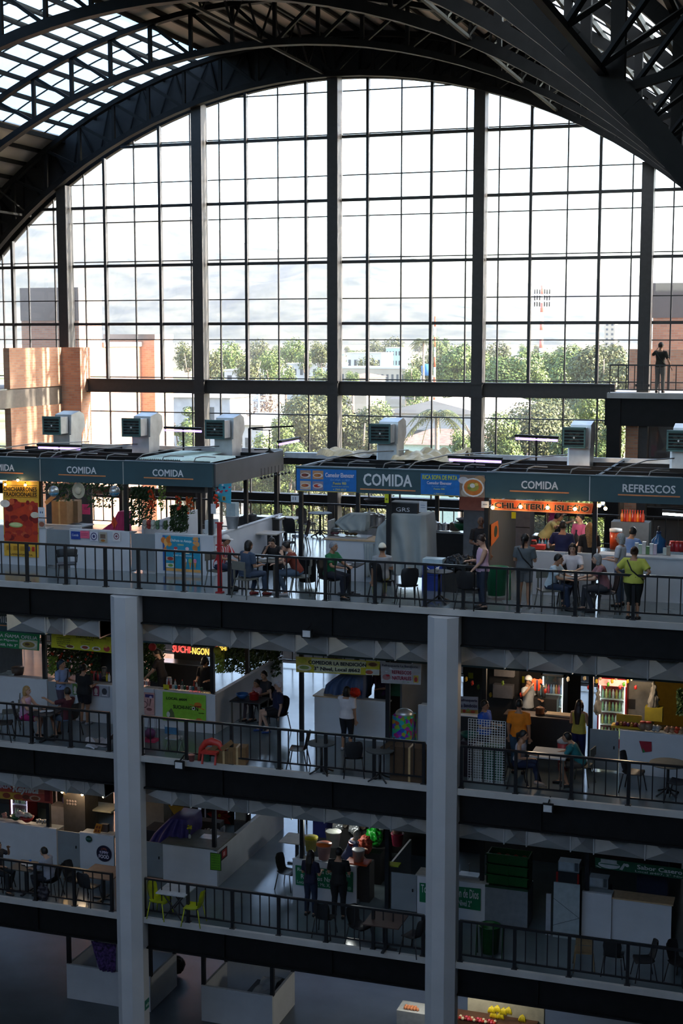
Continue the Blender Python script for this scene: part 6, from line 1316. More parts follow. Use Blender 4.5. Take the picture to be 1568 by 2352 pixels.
def foliage(name, label, Y, x0, y0, x1, y1, n, leaf, m, depth=.3, seed=1, berries=None, cat='plant', group=None):
    r = random.Random(seed); a = PY(x0, y1, Y); b = PY(x1, y0, Y); c = Vector(((a.x+b.x)/2, Y, a.z)); t = thing(name, label, cat, tuple(c), 0, group); mb = MB()
    hw = abs(b.x-a.x)/2; H = b.z-a.z
    for i in range(n):
        p = Vector((r.uniform(-hw, hw), r.uniform(-depth/2, depth/2), H*(1-r.random()**1.4))); nrm = Vector((r.gauss(0, 1), r.gauss(-1, 1), r.gauss(.3, 1))).normalized(); u = nrm.orthogonal().normalized(); w = nrm.cross(u); q = leaf*r.uniform(.6, 1.3)
        mb.add([p-u*q, p-w*q*.5, p+u*q, p+w*q*.5], [(0, 1, 2, 3)])
    mb.build('leaves', m, t); s = MB(); [s.tube([(hw*r.uniform(-1, 1), 0, H), (hw*r.uniform(-1, 1), 0, H*.5), (hw*r.uniform(-1, 1), 0, H*.05)], .008, 4) for k in range(6)]; s.build('vines', BARK, t, kind='stuff')
    if berries:
        g = MB(); [g.ball((r.uniform(-hw, hw), -depth/2, r.uniform(0, H)), leaf*.8, 6, 5) for k in range(berries[0])]; g.build('fruit', hm(berries[1]), t, kind='stuff')
    return t
LG = leaf_mat('house_plant', (.02, .05, .015), (.07, .14, .04)); LP = leaf_mat('lime_plant', (.15, .3, .03), (.4, .6, .08))
# ---- big covered stand and its neighbours (top gallery)
GSHEET = mat('grey_cloth', (.36, .40, .40), .75, 0, .06, 3); TARPB = mat('blue_tarp', (.05, .09, .20), .6, 0, .15, 3); TARPP = mat('purple_tarp', (.05, .035, .17), .6, 0, .15, 3)
drape('cloth_cover', 'large pale grey cloth draped over a tall stand under the speaker', 'cloth', 39.0, [(1181, 897, 974), (1190, 888, 976), (1212, 864, 978), (1240, 859, 979), (1300, 852, 981), (1318, 850, 981)], 1.1, GSHEET, 5, .07, .75)
drape('cloth_cover', 'smaller grey cloth hanging left of the tall covered stand', 'cloth', 39.1, [(1250, 832, 856), (1300, 834, 856), (1325, 835, 855)], .12, GSHEET, 3, .04)
MB().box(-.55, .55, -.1, .35, 0, 1.6).build('hidden_stand', STEEL, loc=tuple(on(4, 920, 39.6, 0)), label='dark stand hidden beneath the large grey cloth', cat='stand')
p = PY(897, 1181, 39.3); q = PY(958, 1181, 39.3); t = thing('loudspeaker', 'black box lettered GRS on top of the covered stand', 'speaker', tuple(p)); w = q.x-p.x
MB().box(0, w, 0, .45, 0, .34).build('case', BLKPL, t); MB().box(-.0, w+.04, -.02, .45, .34, .37).build('top_plate', hm('8a8c8c'), t); m = MB(); put_text(m, 'GRS', [(0, -.005, 0), (1, -.005, 0), (1, -.005, 1), (0, -.005, 1)], w*.2, w*.72, .09, .21, 0, -.01); m.build('lettering', LETW, t)
# glass display case with food
p = on(4, 752, 39.45, 1.24); t = thing('display_case', 'slanted glass display case of snacks with a grey cloth over it', 'display case', tuple(p)); w = on(4, 842, 39.45, 0).x-p.x
MB().box(0, w, 0, .6, 0, .05).box(0, .03, 0, .6, .05, .5).build('case_frame', STEELB, t); m = MB(); m.add([(0, 0, .05), (w, 0, .05), (w, .25, .5), (0, .25, .5)], [(0, 1, 2, 3)]); m.add([(0, 0, .05), (0, .25, .5), (0, .6, .5), (0, .6, .05)], [(0, 1, 2, 3)]); m.build('glass_front', CASEG, t); MB().box(.05, w-.05, .2, .5, .22, .24).build('shelf', GREYP, t)
drape('cloth_cover', 'grey cloth over the top of the glass display case', 'cloth', 39.5, [(1181, 795, 838), (1190, 778, 838), (1202, 765, 838), (1218, 785, 836)], .5, GSHEET, 3, .03)
for i, x in enumerate((764, 773, 797, 806, 815)): bowl('pink tub inside the glass display case' if i < 2 else 'small basket of fried snacks inside the glass display case', on(4, x, 39.75, 1.30), 'b06068' if i < 2 else '8c6238', .6, name='tub' if i < 2 else 'basket', group='pink tubs in the display case' if i < 2 else 'snack baskets in the display case')
pot('large steel pot on the stove right of the display case', on(4, 848, 41.5, 1.35), 1.7); pot('steel pot half hidden left of the tall cloth', on(4, 868, 41.8, 1.35), 1.4)
boxt('stove', 'steel stove behind the display case carrying the large pots', 'stove', on(4, 858, 41.6, 0), 1.4, .7, 1.33, '', m=STEELB)
# cooler, chairs bags
p = on(4, 997, 38.7, .45); t = thing('cooler', 'blue and white picnic cooler beside the tall covered stand', 'cooler', tuple(p)); MB().box(-.28, .28, -.2, .2, 0, .34).build('cooler_body', hm('1c3c9a', .4), t); MB().box(-.29, .29, -.21, .21, .34, .46).build('lid', hm('b8d0dc', .4), t); MB().tube([(-.27, -.2, .3), (0, -.26, .12), (.27, -.2, .3)], .015, 6).build('handle', hm('d8e0e8'), t)
boxt('crate', 'blue plastic crate under the picnic cooler', 'crate', on(4, 997, 38.7, 0), .6, .42, .44, '20388c')
m = MB().ball((0, 0, .25), (.45, .25, .26), 14, 9); _single(m, 'cloth_bundle', hm('141416', .3), on(4, 1055, 38.6, .55), 'shiny black bags heaped on a stand right of the cooler', 'bag'); m = MB().ball((0, 0, .22), (.3, .22, .22), 12, 8); _single(m, 'cloth_bundle', hm('1a1a1e', .3), on(4, 1078, 38.7, .6), 'smaller black bag at the right of the black heap', 'bag')
boxt('side_table', 'dark stand under the shiny black bags', 'stand', on(4, 1062, 38.65, 0), 1.1, .4, .55, '2a2826')
m = MB().ball((0, 0, 0), (.22, .16, .16), 12, 8); _single(m, 'hand_bag', hm('9a7c58'), on(4, 940, 37.5, .62), 'tan bag lying on the black chair before the covered stand', 'bag')
def trash(label, p, c, s=1.0):
    t = thing('trash_bin', label, 'trash bin', p); MB().lathe([(.22*s, .12), (.27*s, .78*s), (.29*s, .8*s), (.25*s, .8*s), (.20*s, .2)], n=18).build('bin_body', hm(c, .4), t)
    for sx in (-1, 1): MB().tube([(sx*.33*s, -.1, 0), (sx*.33*s, 0, .82*s), (sx*.33*s, .1, 0)], .014, 5).build('stand', hm(c), t)
    return t
trash('green trash bin standing behind the railing, right of the woman in pink', at(4, 1140, 1376), '18744a', 1.12); trash('black trash bin beside the corridor opening of the top gallery', at(4, 706, 1345), '1c1c20', 1.0); trash('dark green trash bin behind the railing, right part of the second level', at(2, 1124, 2195), '084c1c', 1.1)
# hats, balls, boxes of the top left stall
p = PY(180, 1127, YF+.35); t = thing('straw_hat', 'cream straw hat hanging under the COMIDA board', 'hat', tuple(p)); m = MB(); m.add([(.22*math.cos(a*PI/12), 0, .25*math.sin(a*PI/12)) for a in range(24)]+[(.22*math.cos(a*PI/12), .02, .25*math.sin(a*PI/12)) for a in range(24)], [tuple(range(24)), tuple(range(47, 23, -1))]+[(i, i+24, (i+1) % 24+24, (i+1) % 24) for i in range(24)]); m.build('brim', hm('d8ccb0', .8), t); MB().ball((0, -.03, .0), (.11, .1, .13), 14, 9).build('crown', hm('e0d4bc', .8), t); MB().tube([(.1*math.cos(a), -.04-.0*a, .12*math.sin(a)) for a in [k*PI/5-PI/2 for k in range(6)]], .012, 5).build('hat_band', hm('1c1a1a'), t)
for lb, x in (('silver and blue round balloon left of the straw hat', 123), ('silver and blue round balloon right of the straw hat', 263)):
    p = PY(x, 1128, YF+.3); t = thing('round_balloon', lb, 'balloon', tuple(p)); MB().ball((0, 0, 0), .17, 16, 10).build('foil_ball', GALV, t); MB().lathe([(.168, -.04), (.14, -.1), (.06, -.165), (.01, -.172)], n=14).build('blue_base', hm('3c9cc8', .4), t)
carton('tall brown cardboard box on the counter of the top left stall', on(4, 146, 40.4, 1.15), .55, .45, .75, 'a07c58'); carton('brown cardboard box right of the taller box, top left stall', on(4, 168, 40.8, 1.15), .5, .45, .72, '8c6c4c', R(12))
counter('inner worktop under the cardboard boxes, top left stall', 4, 105, 185, Y=40.1, h=1.12, depth=.9)
drape('cloth_cover', 'bright pink cloth with white stripes at the right of the top left stall', 'cloth', 40.0, [(1176, 266, 285), (1200, 255, 285), (1222, 225, 285)], .5, mat('pink_cloth', (.5, .03, .12), .7), 3, .03)
_single(MB().add([(-.1, 0, .2), (0, -.02, .42), (.12, 0, .2), (0, 0, 0)], [(0, 3, 2, 1)]).box(-.01, .01, .0, .01, 0, .3), 'paper_pennant', hm('e05028'), on(4, 263, 39.2, 1.22), 'small orange paper pennant on the pink cloth', 'pennant')
for i, (a, b, c, d, s_) in enumerate(((103, 1106, 135, 1135, 90), (133, 1112, 165, 1150, 130), (200, 1108, 262, 1165, 260), (150, 1108, 285, 1122, 160))):
    foliage('hanging_vine', ('green vine left of the first balloon', 'green vine between the balloon and the hat', 'green vine between the hat and the second balloon', 'row of vines right under the COMIDA board')[i], YF+.55, a, b, c, d, s_, .06, LG, .3, i)
foliage('potted_plant', 'dense dark plant wall behind the second left stall opening', YF+1.4, 300, 1120, 350, 1205, 900, .06, LG, .4, 5); foliage('hanging_vine', 'hanging orange flower string in the second left stall', YF+.6, 342, 1125, 357, 1165, 60, .05, LG, .1, 6, (26, 'd84818')); foliage('hanging_vine', 'hanging lime green leaves beside the orange flowers', YF+.7, 366, 1110, 380, 1172, 90, .06, LP, .1, 7)
foliage('hanging_vine', 'string of orange flowers right of the lime leaves, first', YF+.5, 405, 1140, 416, 1170, 40, .05, LG, .08, 8, (14, 'd84018')); foliage('hanging_vine', 'string of orange flowers near the stall corner, second', YF+.5, 430, 1142, 446, 1180, 60, .05, LG, .08, 9, (20, 'd85818')); foliage('hanging_vine', 'string of orange flowers on the corner post of the left stalls', YF+.1, 492, 1135, 502, 1165, 40, .05, LG, .08, 10, (14, 'd03818'))
foliage('plant_panel', 'dark green artificial hedge in the ice cream stall', 41.0, 392, 1162, 430, 1220, 1200, .05, LG, .15, 11)
for i, (x, c) in enumerate(((333, 'c8c0b4'), (343, 'a83c30'), (352, 'd8d8c8'), (372, 'b8b8c0'), (381, '50683c'), (363, '70906c'))):
    _single(MB().ball((0, 0, .13), (.09, .09, .15), 10, 8), 'snack_packet', hm(c, .5), on(4, x, 39.7, 1.22), 'snack packets piled behind the ice cream counter', 'packet', 'snack packets behind the ice cream counter')
boxt('stand_shelf', 'small white shelf at the corner of the ice cream counter', 'shelf', on(4, 486, 39.25, 1.23), .35, .2, .4, 'd8dcdc'); boxt('paper_notice', 'white paper on the corner post of the left stalls', 'paper', PY(490, 1180, YF+.02), .16, .01, .3, 'd8dce0'); boxt('paper_notice', 'white paper on the small shelf of the ice cream counter', 'paper', PY(492, 1213, YF+.2), .28, .01, .28, 'd0d4d8')
bucket('white bucket stacked on the ice cream side counter', on(4, 534, 40.5, 1.22), 'c8ccd0', 1.3, None); boxt('water_jug', 'clear stacked cup tower on the white bucket', 'cups', on(4, 535, 40.5, 1.64), .3, .3, .4, 'b8ccd4')
pot('dark cooking pot on the ice cream side counter', on(4, 560, 41.8, 1.2), 1.0, hm('3a3a3c')); pot('second dark pot near the rear sink of the left stalls', on(4, 580, 42.6, 1.2), .9, hm('484848'))
boxt('steel_sink', 'steel sink at the rear corner of the left stalls, top gallery', 'sink', on(4, 617, 43.8, 1.16), .7, .5, .06, '', m=STEELB)
boxt('extractor_hood', 'dark hood box under the corner of the left stall roof', 'hood', on(4, 440, 40.5, 2.35, 1130), 1.3, .9, .35, '4a4848')
# rear kitchen of the covered stand stall
for i, (x, s_, c) in enumerate(((1000, 1.0, None), (1022, .9, None), (1045, 1.1, '6a5a50'), (1012, .7, None))): pot(('steel pot at the left of the rear worktop, covered stand stall', 'steel pot in the middle of the rear worktop, covered stand stall', 'brown clay coloured pot on the rear worktop, covered stand stall', 'small steel pot on the rear worktop, covered stand stall')[i], on(4, x, 43.45, 1.06), s_, hm(c) if c else None)
bowl('green basin with a dark lid on the rear worktop', on(4, 1062, 42.6, 1.2), '14643c', 2.0); lth('wok', 'dark round pan leaning above the green basin', 'pan', on(4, 1068, 42.7, 1.4), [(.02, 0), (.2, .05), (.3, .16), (.29, .16), (.19, .06)], hm('484048'), 18)
lth('hanging_wok', 'large dark pan hanging left of the black speaker', 'pan', on(4, 862, 42.5, 1.9), [(.02, 0), (.25, .05), (.38, .18), (.37, .18), (.24, .07)], hm('302c28'), 18)
boxt('cabinet', 'tall grey cabinet right of the rear kitchen, top gallery', 'cabinet', on(4, 1096, 42.4, 0), .75, .6, 2.2, '74767a')
boxt('spice_poster', 'hanging picture of fruit near the orange banner', 'picture', PY(1084, 1172, 41.5), .8, .02, .7, 'a8604c')
for lb, x in (('hanging wicker basket near the top of the covered stand stall, left', 1035), ('hanging wicker basket near the top of the covered stand stall, right', 1050)): bowl(lb, on(4, x, 41.5, 2.35), 'a88850', 1.1, name='wicker_basket')
# orange banner stall
p = on(4, 1190, 43.4, 0); t = thing('refrigerator', 'tall grey refrigerator in the orange banner stall', 'refrigerator', tuple(p)); MB().box(-.42, .42, -.35, .35, 0, 2.1).build('fridge_body', hm('66646a'), t); MB().box(-.42, .42, -.36, -.35, 1.3, 1.32).build('door_gap', STEEL, t)
bottles(4, range(1238, 1260, 7), 39.6, 1.22, ('3c9cc0', 'c8d8e0'), 'small blue and clear bottle on the counter behind the navy shirt', 'bottles on the orange banner counter')
boxt('sauce_tray', 'red tray of sauces on the left of the orange banner counter', 'tray', on(4, 1236, 39.4, 1.22), .4, .3, .12, 'c02818'); jar('dark sauce jar beside the red tray', on(4, 1226, 39.4, 1.22), '2c1a14')
for k in range(6): pass
bulbs = ((1131, 1166), (1195, 1164), (1257, 1166), (1320, 1169), (1376, 1161), (1384, 1155), (1390, 1168))
for i, (x, y) in enumerate(bulbs):
    p = PY(x, y, YF-.25 if i < 4 else YF+.3); t = thing('light_bulb', ('glowing bulb hanging before the orange banner', 'glowing bulb of the cluster right of the orange banner')[i > 3], 'bulb', tuple(p), 0, ('bulbs before the orange banner', 'bulbs right of the orange banner')[i > 3])
    MB().ball((0, 0, 0), .05, 10, 7).build('glass_bulb', BULB, t); MB().tube([(0, 0, .04), (0, .0, .1)], .018, 6).build('socket', STEEL, t)
for i, (x, y) in enumerate(((12, 1113), (58, 1114), (41, 1103))):
    p = PY(x, y, YF-.2); t = thing('light_bulb', 'glowing bulb hanging before the chicken banner', 'bulb', tuple(p), 0, 'bulbs before the chicken banner'); MB().ball((0, 0, 0), .04, 10, 7).build('glass_bulb', BULB, t); MB().tube([(0, 0, .03), (0, 0, .09)], .016, 6).build('socket', STEEL, t)
for i in range(9):
    p = PY(600+i*8, 1098-i*1.6, 41.0+i*.25); t = thing('unlit_bulb', 'dark unlit bulb on the cord along the corridor side of the left stalls', 'bulb', tuple(p), 0, 'unlit bulbs on the corridor cord'); MB().ball((0, 0, 0), .045, 8, 6).build('glass_bulb', hm('30302c', .2), t); MB().tube([(0, 0, .03), (0, 0, .3)], .008, 5).build('cord', STEEL, t)
# REFRESCOS stall
boxt('cabinet', 'white topped cabinet at the back of the REFRESCOS stall', 'cabinet', on(4, 1448, 42.2, 0), 1.1, .6, 1.75, '54585c')
bottles(4, range(1428, 1477, 6), 42.1, 1.75, ('d86c18', 'a82414', 'c8401c'), 'soda bottle standing on the cabinet at the back of the REFRESCOS stall', 'soda bottles on the REFRESCOS cabinet', 1.3, 1200)
p = on(4, 1413, 40.5, 1.15); t = thing('drink_dispenser', 'orange drink dispenser with a white lid left of the cabinet', 'dispenser', tuple(p)); MB().lathe([(.16, 0), (.17, .5)], n=16).build('tank', hm('c04820', .3), t); MB().lathe([(.18, .5), (.18, .58), (.05, .6)], n=16).build('lid', hm('d8d8d8'), t)
p = on(4, 1512, 39.6, 1.25); t = thing('water_jug', 'big blue water jug on the REFRESCOS counter', 'water jug', tuple(p)); MB().lathe([(.2, 0), (.2, .34), (.07, .46), (.06, .52)], n=18).build('jug', hm('2c5c8c', .15), t); MB().lathe([(.065, .52), (.065, .58)], n=12).build('cap', hm('203860'), t); MB().lathe([(.03, .58), (.03, .72)], n=8).build('pump', hm('181c20'), t)
for i, (x, c, h_) in enumerate(((1462, 'c8ccd0', .3), (1470, 'a8c0b0', .26), (1479, 'd8d8d8', .34), (1488, '608858', .22), (1496, 'd0d4d8', .3), (1504, 'c8b8c8', .28), (1527, 'c0c8c0', .2), (1535, 'a09080', .25))):
    boxt('juice_carton', 'carton or cup stack in the row on the REFRESCOS counter', 'carton', on(4, x, 39.15, 1.25), .1, .1, h_, c, group='cartons on the REFRESCOS counter')
for i, (x, c) in enumerate(((1545, 'a82830'), (1555, 'c03038'), (1564, '982028'))): jar('red syrup jar at the right of the REFRESCOS counter', on(4, x, 39.9, 1.25), c, 1.2); bpy.context.scene.collection.objects
for o_ in [o for o in S.objects if o.get('label') == 'red syrup jar at the right of the REFRESCOS counter']: o_['group'] = 'red syrup jars'
# things on the shared tables
def tabletop_cups(n, pts, label, group, c='d8dce0', h=.8):
    for x, Yq in pts: lth('paper_cup', label, 'cup', on(n, x, Yq, h), [(.03, 0), (.042, .1), (.038, .1), (.028, .01)], hm(c), 12, group)
def ty(n, px, py): return PZ(px, py, LV[n]).y
def tx_cups(n, tpx, tpy, offs, label, group, c='d8dce0', cat='cup'):
    p = PZ(tpx, tpy, LV[n])
    for dx, dy in offs: lth('paper_cup' if cat == 'cup' else 'plate', label, cat, (p.x+dx, p.y+dy, LV[n]+.865), [(.03, 0), (.042, .1), (.038, .1), (.028, .01)] if cat == 'cup' else [(.07, 0), (.12, .02), (.11, .022), (.06, .008)], hm(c), 14, group)
tx_cups(4, 605, 1352, ((-.2, .1), (.05, -.12), (.22, .15)), 'white plate on the table of the four people', 'plates of the four people', cat='plate'); tx_cups(4, 605, 1352, ((.1, .12),), 'clear drink cup on the table of the four people', None, 'c0ccd4')
tx_cups(4, 801, 1366, ((-.12, 0), (.12, .05)), 'white cup on the small table of the person in green', 'cups of the person in green'); tx_cups(4, 801, 1366, ((.0, -.15),), 'white tray on the small table of the person in green', None, cat='plate')
tx_cups(4, 1008, 1384, ((-.05, 0),), 'single paper cup on the black folding table', None); tx_cups(4, 1330, 1395, ((-.25, 0), (0, .1), (.2, 0), (.1, -.15)), 'white cup on the crowded table', 'cups on the crowded table'); tx_cups(4, 1330, 1395, ((-.1, -.2), (.3, .2)), 'white plate on the crowded table', 'plates on the crowded table', cat='plate')
tx_cups(3, 105, 1700, ((-.1, 0), (.1, .1)), 'white plate on the table of the blonde woman', 'plates of the blonde woman', cat='plate'); tx_cups(2, 62, 2050, ((-.1, .1), (.1, 0)), 'bowl or plate on the left table of the second level', 'plates on the left table', cat='plate'); tx_cups(2, 62, 2050, ((.02, .2),), 'blue cup on the left table of the second level', None, '2c6cb8')
# ---- third level
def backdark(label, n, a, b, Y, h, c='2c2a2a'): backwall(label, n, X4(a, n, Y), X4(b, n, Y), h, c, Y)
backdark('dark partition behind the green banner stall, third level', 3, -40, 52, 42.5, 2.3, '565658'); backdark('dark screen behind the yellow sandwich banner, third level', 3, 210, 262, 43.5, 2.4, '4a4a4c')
foliage('plant_wall', 'plant wall with orange and red fruit under the yellow sandwich banner', 42.6, 112, 1490, 225, 1545, 2600, .06, LG, .5, 21, (30, 'c84018')); foliage('plant_wall', 'bright lime leaves left of the plant wall, third level', 42.0, 112, 1510, 130, 1550, 200, .06, LP, .2, 22); foliage('plant_wall', 'dark plants right of the left column, behind the red lantern', 42.0, 322, 1472, 372, 1560, 2200, .06, LG, .5, 23)
foliage('plant_wall', 'dark climbing plants at the back of the corridor side, third level', 43.6, 500, 1480, 640, 1540, 3400, .06, LG, .6, 24); foliage('plant_wall', 'bright green plant at the post right of the sushi worker', 40.2, 494, 1500, 514, 1545, 260, .06, LP, .2, 25)
for lb, x, y, c, r_ in (('round red paper lantern left of the neon sign', 350, 1486, 'c03028', .125), ('round yellow lantern right of the neon sign', 499, 1494, 'b8b030', .12)):
    p = PY(x, y, YF+.1); t = thing('paper_lantern', lb, 'lantern', tuple(p)); MB().ball((0, 0, 0), r_, 16, 10).build('shade', hm(c, .6), t); MB().tube([(0, 0, r_), (0, 0, r_+.25)], .006, 5).build('cord', STEEL, t)
m = MB().tube([(0, 0, 0), (0, 0, .12), (0, 0, .24)], [(.17, .17), (.2, .2), (.21, .21)], 16); _single(m, 'basin', hm('4c3c34'), on(3, 43, 39.2, 1.22), 'dark round basin wrapped in clear plastic on the green banner counter', 'basin')
crumple('plastic_wrap', 'crumpled clear plastic on the counter at the far left of the third level', on(3, 5, 39.1, 0).x, on(3, 40, 39.1, 0).x, 38.95, 39.5, LV[3]+1.22, mat('clear_wrap', (.45, .46, .44), .2), 8, .06, 'plastic wrap')
for i, (x, c) in enumerate(((221, '30282c'), (226, '9c2c34'), (232, '3c2c54'), (247, 'c8b030'), (252, 'c8c8c8'), (218, 'b8404c'))): bottles(3, (x,), 39.3, 1.22, (c,), 'bottle in the row beside the blender, left of the left column', 'bottles beside the blender', 1.1)
p = on(3, 241, 39.35, 1.22); t = thing('blender', 'glass blender on the counter just left of the left column', 'blender', tuple(p)); MB().lathe([(.09, 0), (.07, .14)], n=14).build('motor_base', BLKPL, t); MB().lathe([(.05, .15), (.085, .4)], n=14, cap=False).build('glass_jug', CASEG, t); MB().lathe([(.08, .4), (.07, .44)], n=14).build('lid', BLKPL, t)
for i, (x0, y0, x1, y1, c) in enumerate(((214, 1575, 227, 1598, '90445c'), (230, 1575, 250, 1600, 'a0a0a8'), (167, 1570, 178, 1595, '4c7430'))): banner('paper_notice', ('pink menu sheet on the counter behind the woman in black', 'grey photo sheet on the counter just left of the left column', 'green menu sheet on the counter between the standing women')[i], 'paper', rect(YP-.03, x0, y0, x1, y1), c, [('e', .5, .5, .3, .3, 'c8b8b0' if i != 1 else '3c3c44'), ('r', .2, .8, .1, .2, 'd8d0d0')])
rr = random.Random(5)
can_row(3, [392+i*6.5 for i in range(12)], YF+.25, 1.23, ('a8342c', 'c8ccd0', '2c7c8c', '984038', 'b8b0a8', '386c50'), 'small sauce tin among the jars on the sushi counter', 'tins on the sushi counter'); bottles(3, [388, 403, 419, 446, 452], YF+.4, 1.23, ('a83830', 'd0d0c8', '3c4c44'), 'sauce bottle standing behind the tins on the sushi counter', 'sauce bottles on the sushi counter')
jar('tall white can at the left of the sushi counter', on(3, 389, 39.5, 1.22), 'c8c8cc', 1.0, 'b0b0b0')
can_row(3, [326, 331, 337, 343], 39.2, 1.23, ('b8b0b4', '98686c'), 'small jar right of the left column on the third level', 'small jars right of the left column', name='small_jar')
p = PZ(574, 1668, LV[3]); bowl('blue plastic bowl on the corridor table, third level', (p.x-.25, p.y, LV[3]+.865), '2c5c94', 1.3); pot('red cooking pot on the corridor table, third level', (p.x+.15, p.y, LV[3]+.865), .95, hm('981c1c', .3))
p = on(3, 345, 37.2, 0, 1700); t = thing('toy_stroller', 'pink and purple toy stroller at the railing right of the left column', 'toy stroller', tuple(p)); MB().box(-.22, .22, -.15, .15, .08, .16).build('base', hm('c03c64'), t); MB().ball((0, 0, .32), (.18, .15, .16), 10, 8).build('seat', hm('68406c'), t); MB().tube([(-.15, .1, .2), (-.12, .2, .8), (.12, .2, .8), (.15, .1, .2)], .012, 5).build('handle', hm('84808c'), t)
for i, (x, c, s_) in enumerate(((476, '5c9478', .75), (440, 'b06864', .6))): bucket(('mint green pail under the red plastic chair', 'pale pink pail left of the red plastic chair')[i], at(3, x, 1748), c, s_)
carton('low cardboard box behind the railing, right of the red plastic chair', at(3, 520, 1750), .55, .4, .38, '6c5434'); carton('cardboard box beside the first one, right of the red plastic chair', at(3, 548, 1752), .5, .4, .5, '7a5c38', R(10)); carton('large brown cardboard box at the railing just left of the right column', at(3, 945, 1790), 1.1, .5, .95, '4a3826')
crumple('rubbish_pile', 'pile of white bags and cartons behind the railing left of the left column', on(3, 200, 36.7, 0).x, on(3, 250, 36.7, 0).x, 36.5, 37.1, LV[3], hm('b0a8a8'), 9, .18, 'rubbish'); crumple('plastic_bag', 'crumpled white bag on the slab edge left of the left column', on(3, 188, 36.1, 0).x, on(3, 214, 36.1, 0).x, 36.15, 36.45, LV[3]+.01, hm('c8ccd4'), 11, .05, 'bag')
# blue tarp display
drape('cloth_cover', 'blue cloth covering a display case on the COMEDOR counter', 'cloth', 39.9, [(1551, 778, 832), (1562, 760, 832), (1574, 746, 832), (1605, 739, 830)], 1.0, TARPB, 4, .05)
m = MB().ball((0, 0, .12), (.2, .15, .13), 10, 8); _single(m, 'plastic_bag', hm('c82818', .4), on(3, 815, 39.9, 1.25), 'red plastic bag on the counter by the pointing woman', 'bag')
p = at(3, 928, 1712); t = thing('patterned_bin', 'tall bin covered in a colourful patterned cloth, left of the right column', 'bin', p); cm = mat('patchwork', (.5, .3, .1), .7)
def patch():
    m, nt, b = nodes('colour_patches'); L = nt.links.new; tc = nt.nodes.new('ShaderNodeTexCoord'); v = nt.nodes.new('ShaderNodeTexVoronoi'); v.inputs['Scale'].default_value = 9; h = nt.nodes.new('ShaderNodeHueSaturation'); h.inputs['Color'].default_value = (.5, .04, .03, 1); sp = nt.nodes.new('ShaderNodeSeparateColor')
    L(tc.outputs['Object'], v.inputs['Vector']); L(v.outputs['Color'], sp.inputs[0]); L(sp.outputs[0], h.inputs['Hue']); L(h.outputs[0], b.inputs['Base Color']); return m
MB().box(-.3, .3, -.25, .25, 0, .95).build('cloth_side', patch(), t); MB().ball((0, 0, .95), (.28, .24, .18), 12, 8).build('silver_bag', GALV, t)
backdark('dark stack of goods behind the REFRESCOS NATURALES banner', 3, 885, 960, 43.0, 2.2, '241f20'); boxt('green_crate', 'green crate with a bright edge behind the REFRESCOS NATURALES banner', 'crate', on(3, 912, 41.8, .9), .6, .4, .5, '0c4c2c')
# right stalls third level
def fridge(label, p, w, h, frame, led, cols, n, group, top=None):
    t = thing('drinks_fridge', label, 'drinks fridge', tuple(p)); F_ = hm(frame, .4)
    MB().box(-w/2, -w/2+.05, -.3, .3, 0, h).box(w/2-.05, w/2, -.3, .3, 0, h).box(-w/2, w/2, -.3, .3, h-.06, h).box(-w/2, w/2, -.3, .3, 0, .25).box(-w/2, w/2, .27, .3, 0, h).build('cabinet', F_, t)
    MB().box(-w/2+.05, -w/2+.08, -.27, -.24, .3, h-.1).build('light_strip', led, t); MB().box(w/2-.08, w/2-.05, -.27, -.24, .3, h-.1).build('light_strip', led, t)
    if top: MB().box(-w/2+.02, w/2-.02, -.31, -.3, h-.24, h-.04).build('light_panel', top, t)
    zs = [.28+(h-.55)*k/4 for k in range(4)]
    for z in zs: MB().box(-w/2+.05, w/2-.05, -.22, .26, z-.02, z).build('shelf', hm('c8d0d4'), t)
    MB().box(-w/2+.05, w/2-.05, -.295, -.29, .26, h-.06).build('glass_door', CASEG, t)
    f = {}
    for k, z in enumerate(zs):
        m_ = 7
        for j in range(m_):
            c = cols[(k*3+j) % len(cols)]; x = p.x-w/2+.13+(w-.26)*j/(m_-1); q = (x, p.y-.1, p.z+z)
            if c in f: o = f[c].copy(); COL.objects.link(o); o.location = q
            else: f[c] = lth('drink_can', 'drink can or bottle on a shelf of the '+group, 'drink', q, [(.034, 0), (.036, .18), (.016, .24), (.016, .27)], hm(c, .3), 8, 'drinks in the '+group)
    return t
LEDW = emat('led_white', (.85, 1, .95), 5); LEDV = emat('led_violet', (.7, .6, 1), 5)
fridge('lit drinks fridge with a dark frame, left of the woman in yellow', on(3, 1272, 41.8, 0), .72, 2.0, '101820', LEDW, ('c8ccd8', 'd08838', 'c84058', '7088b0'), 3, 'left drinks fridge')
fridge('lit drinks fridge with a red frame, right of the woman in yellow', on(3, 1408, 41.5, 0), .85, 2.1, '841018', LEDW, ('c8d088', '70a068', 'd8dcd8', 'a8a040', '88b8a0'), 3, 'red drinks fridge', emat('red_panel', (1, .08, .05), 1.6))
fridge('lit drinks fridge at the far left of the second level, under the red menu banner', on(2, 58, 42.0, 0), .75, 2.4, '581018', LEDV, ('688858', '88a878', '304838'), 2, 'second level fridge', emat('red_panel', (1, .08, .05), 1.6))
p = on(3, 1462, 42.0, 0); t = thing('refrigerator', 'steel two door refrigerator at the right of the third level', 'refrigerator', tuple(p)); MB().box(-.48, .48, -.35, .35, 0, 1.95).build('fridge_body', mat('fridge_steel', (.25, .24, .22), .4, .5), t); MB().box(-.2, .0, -.36, -.35, 1.1, 1.4).build('dispenser', BLKPL, t)
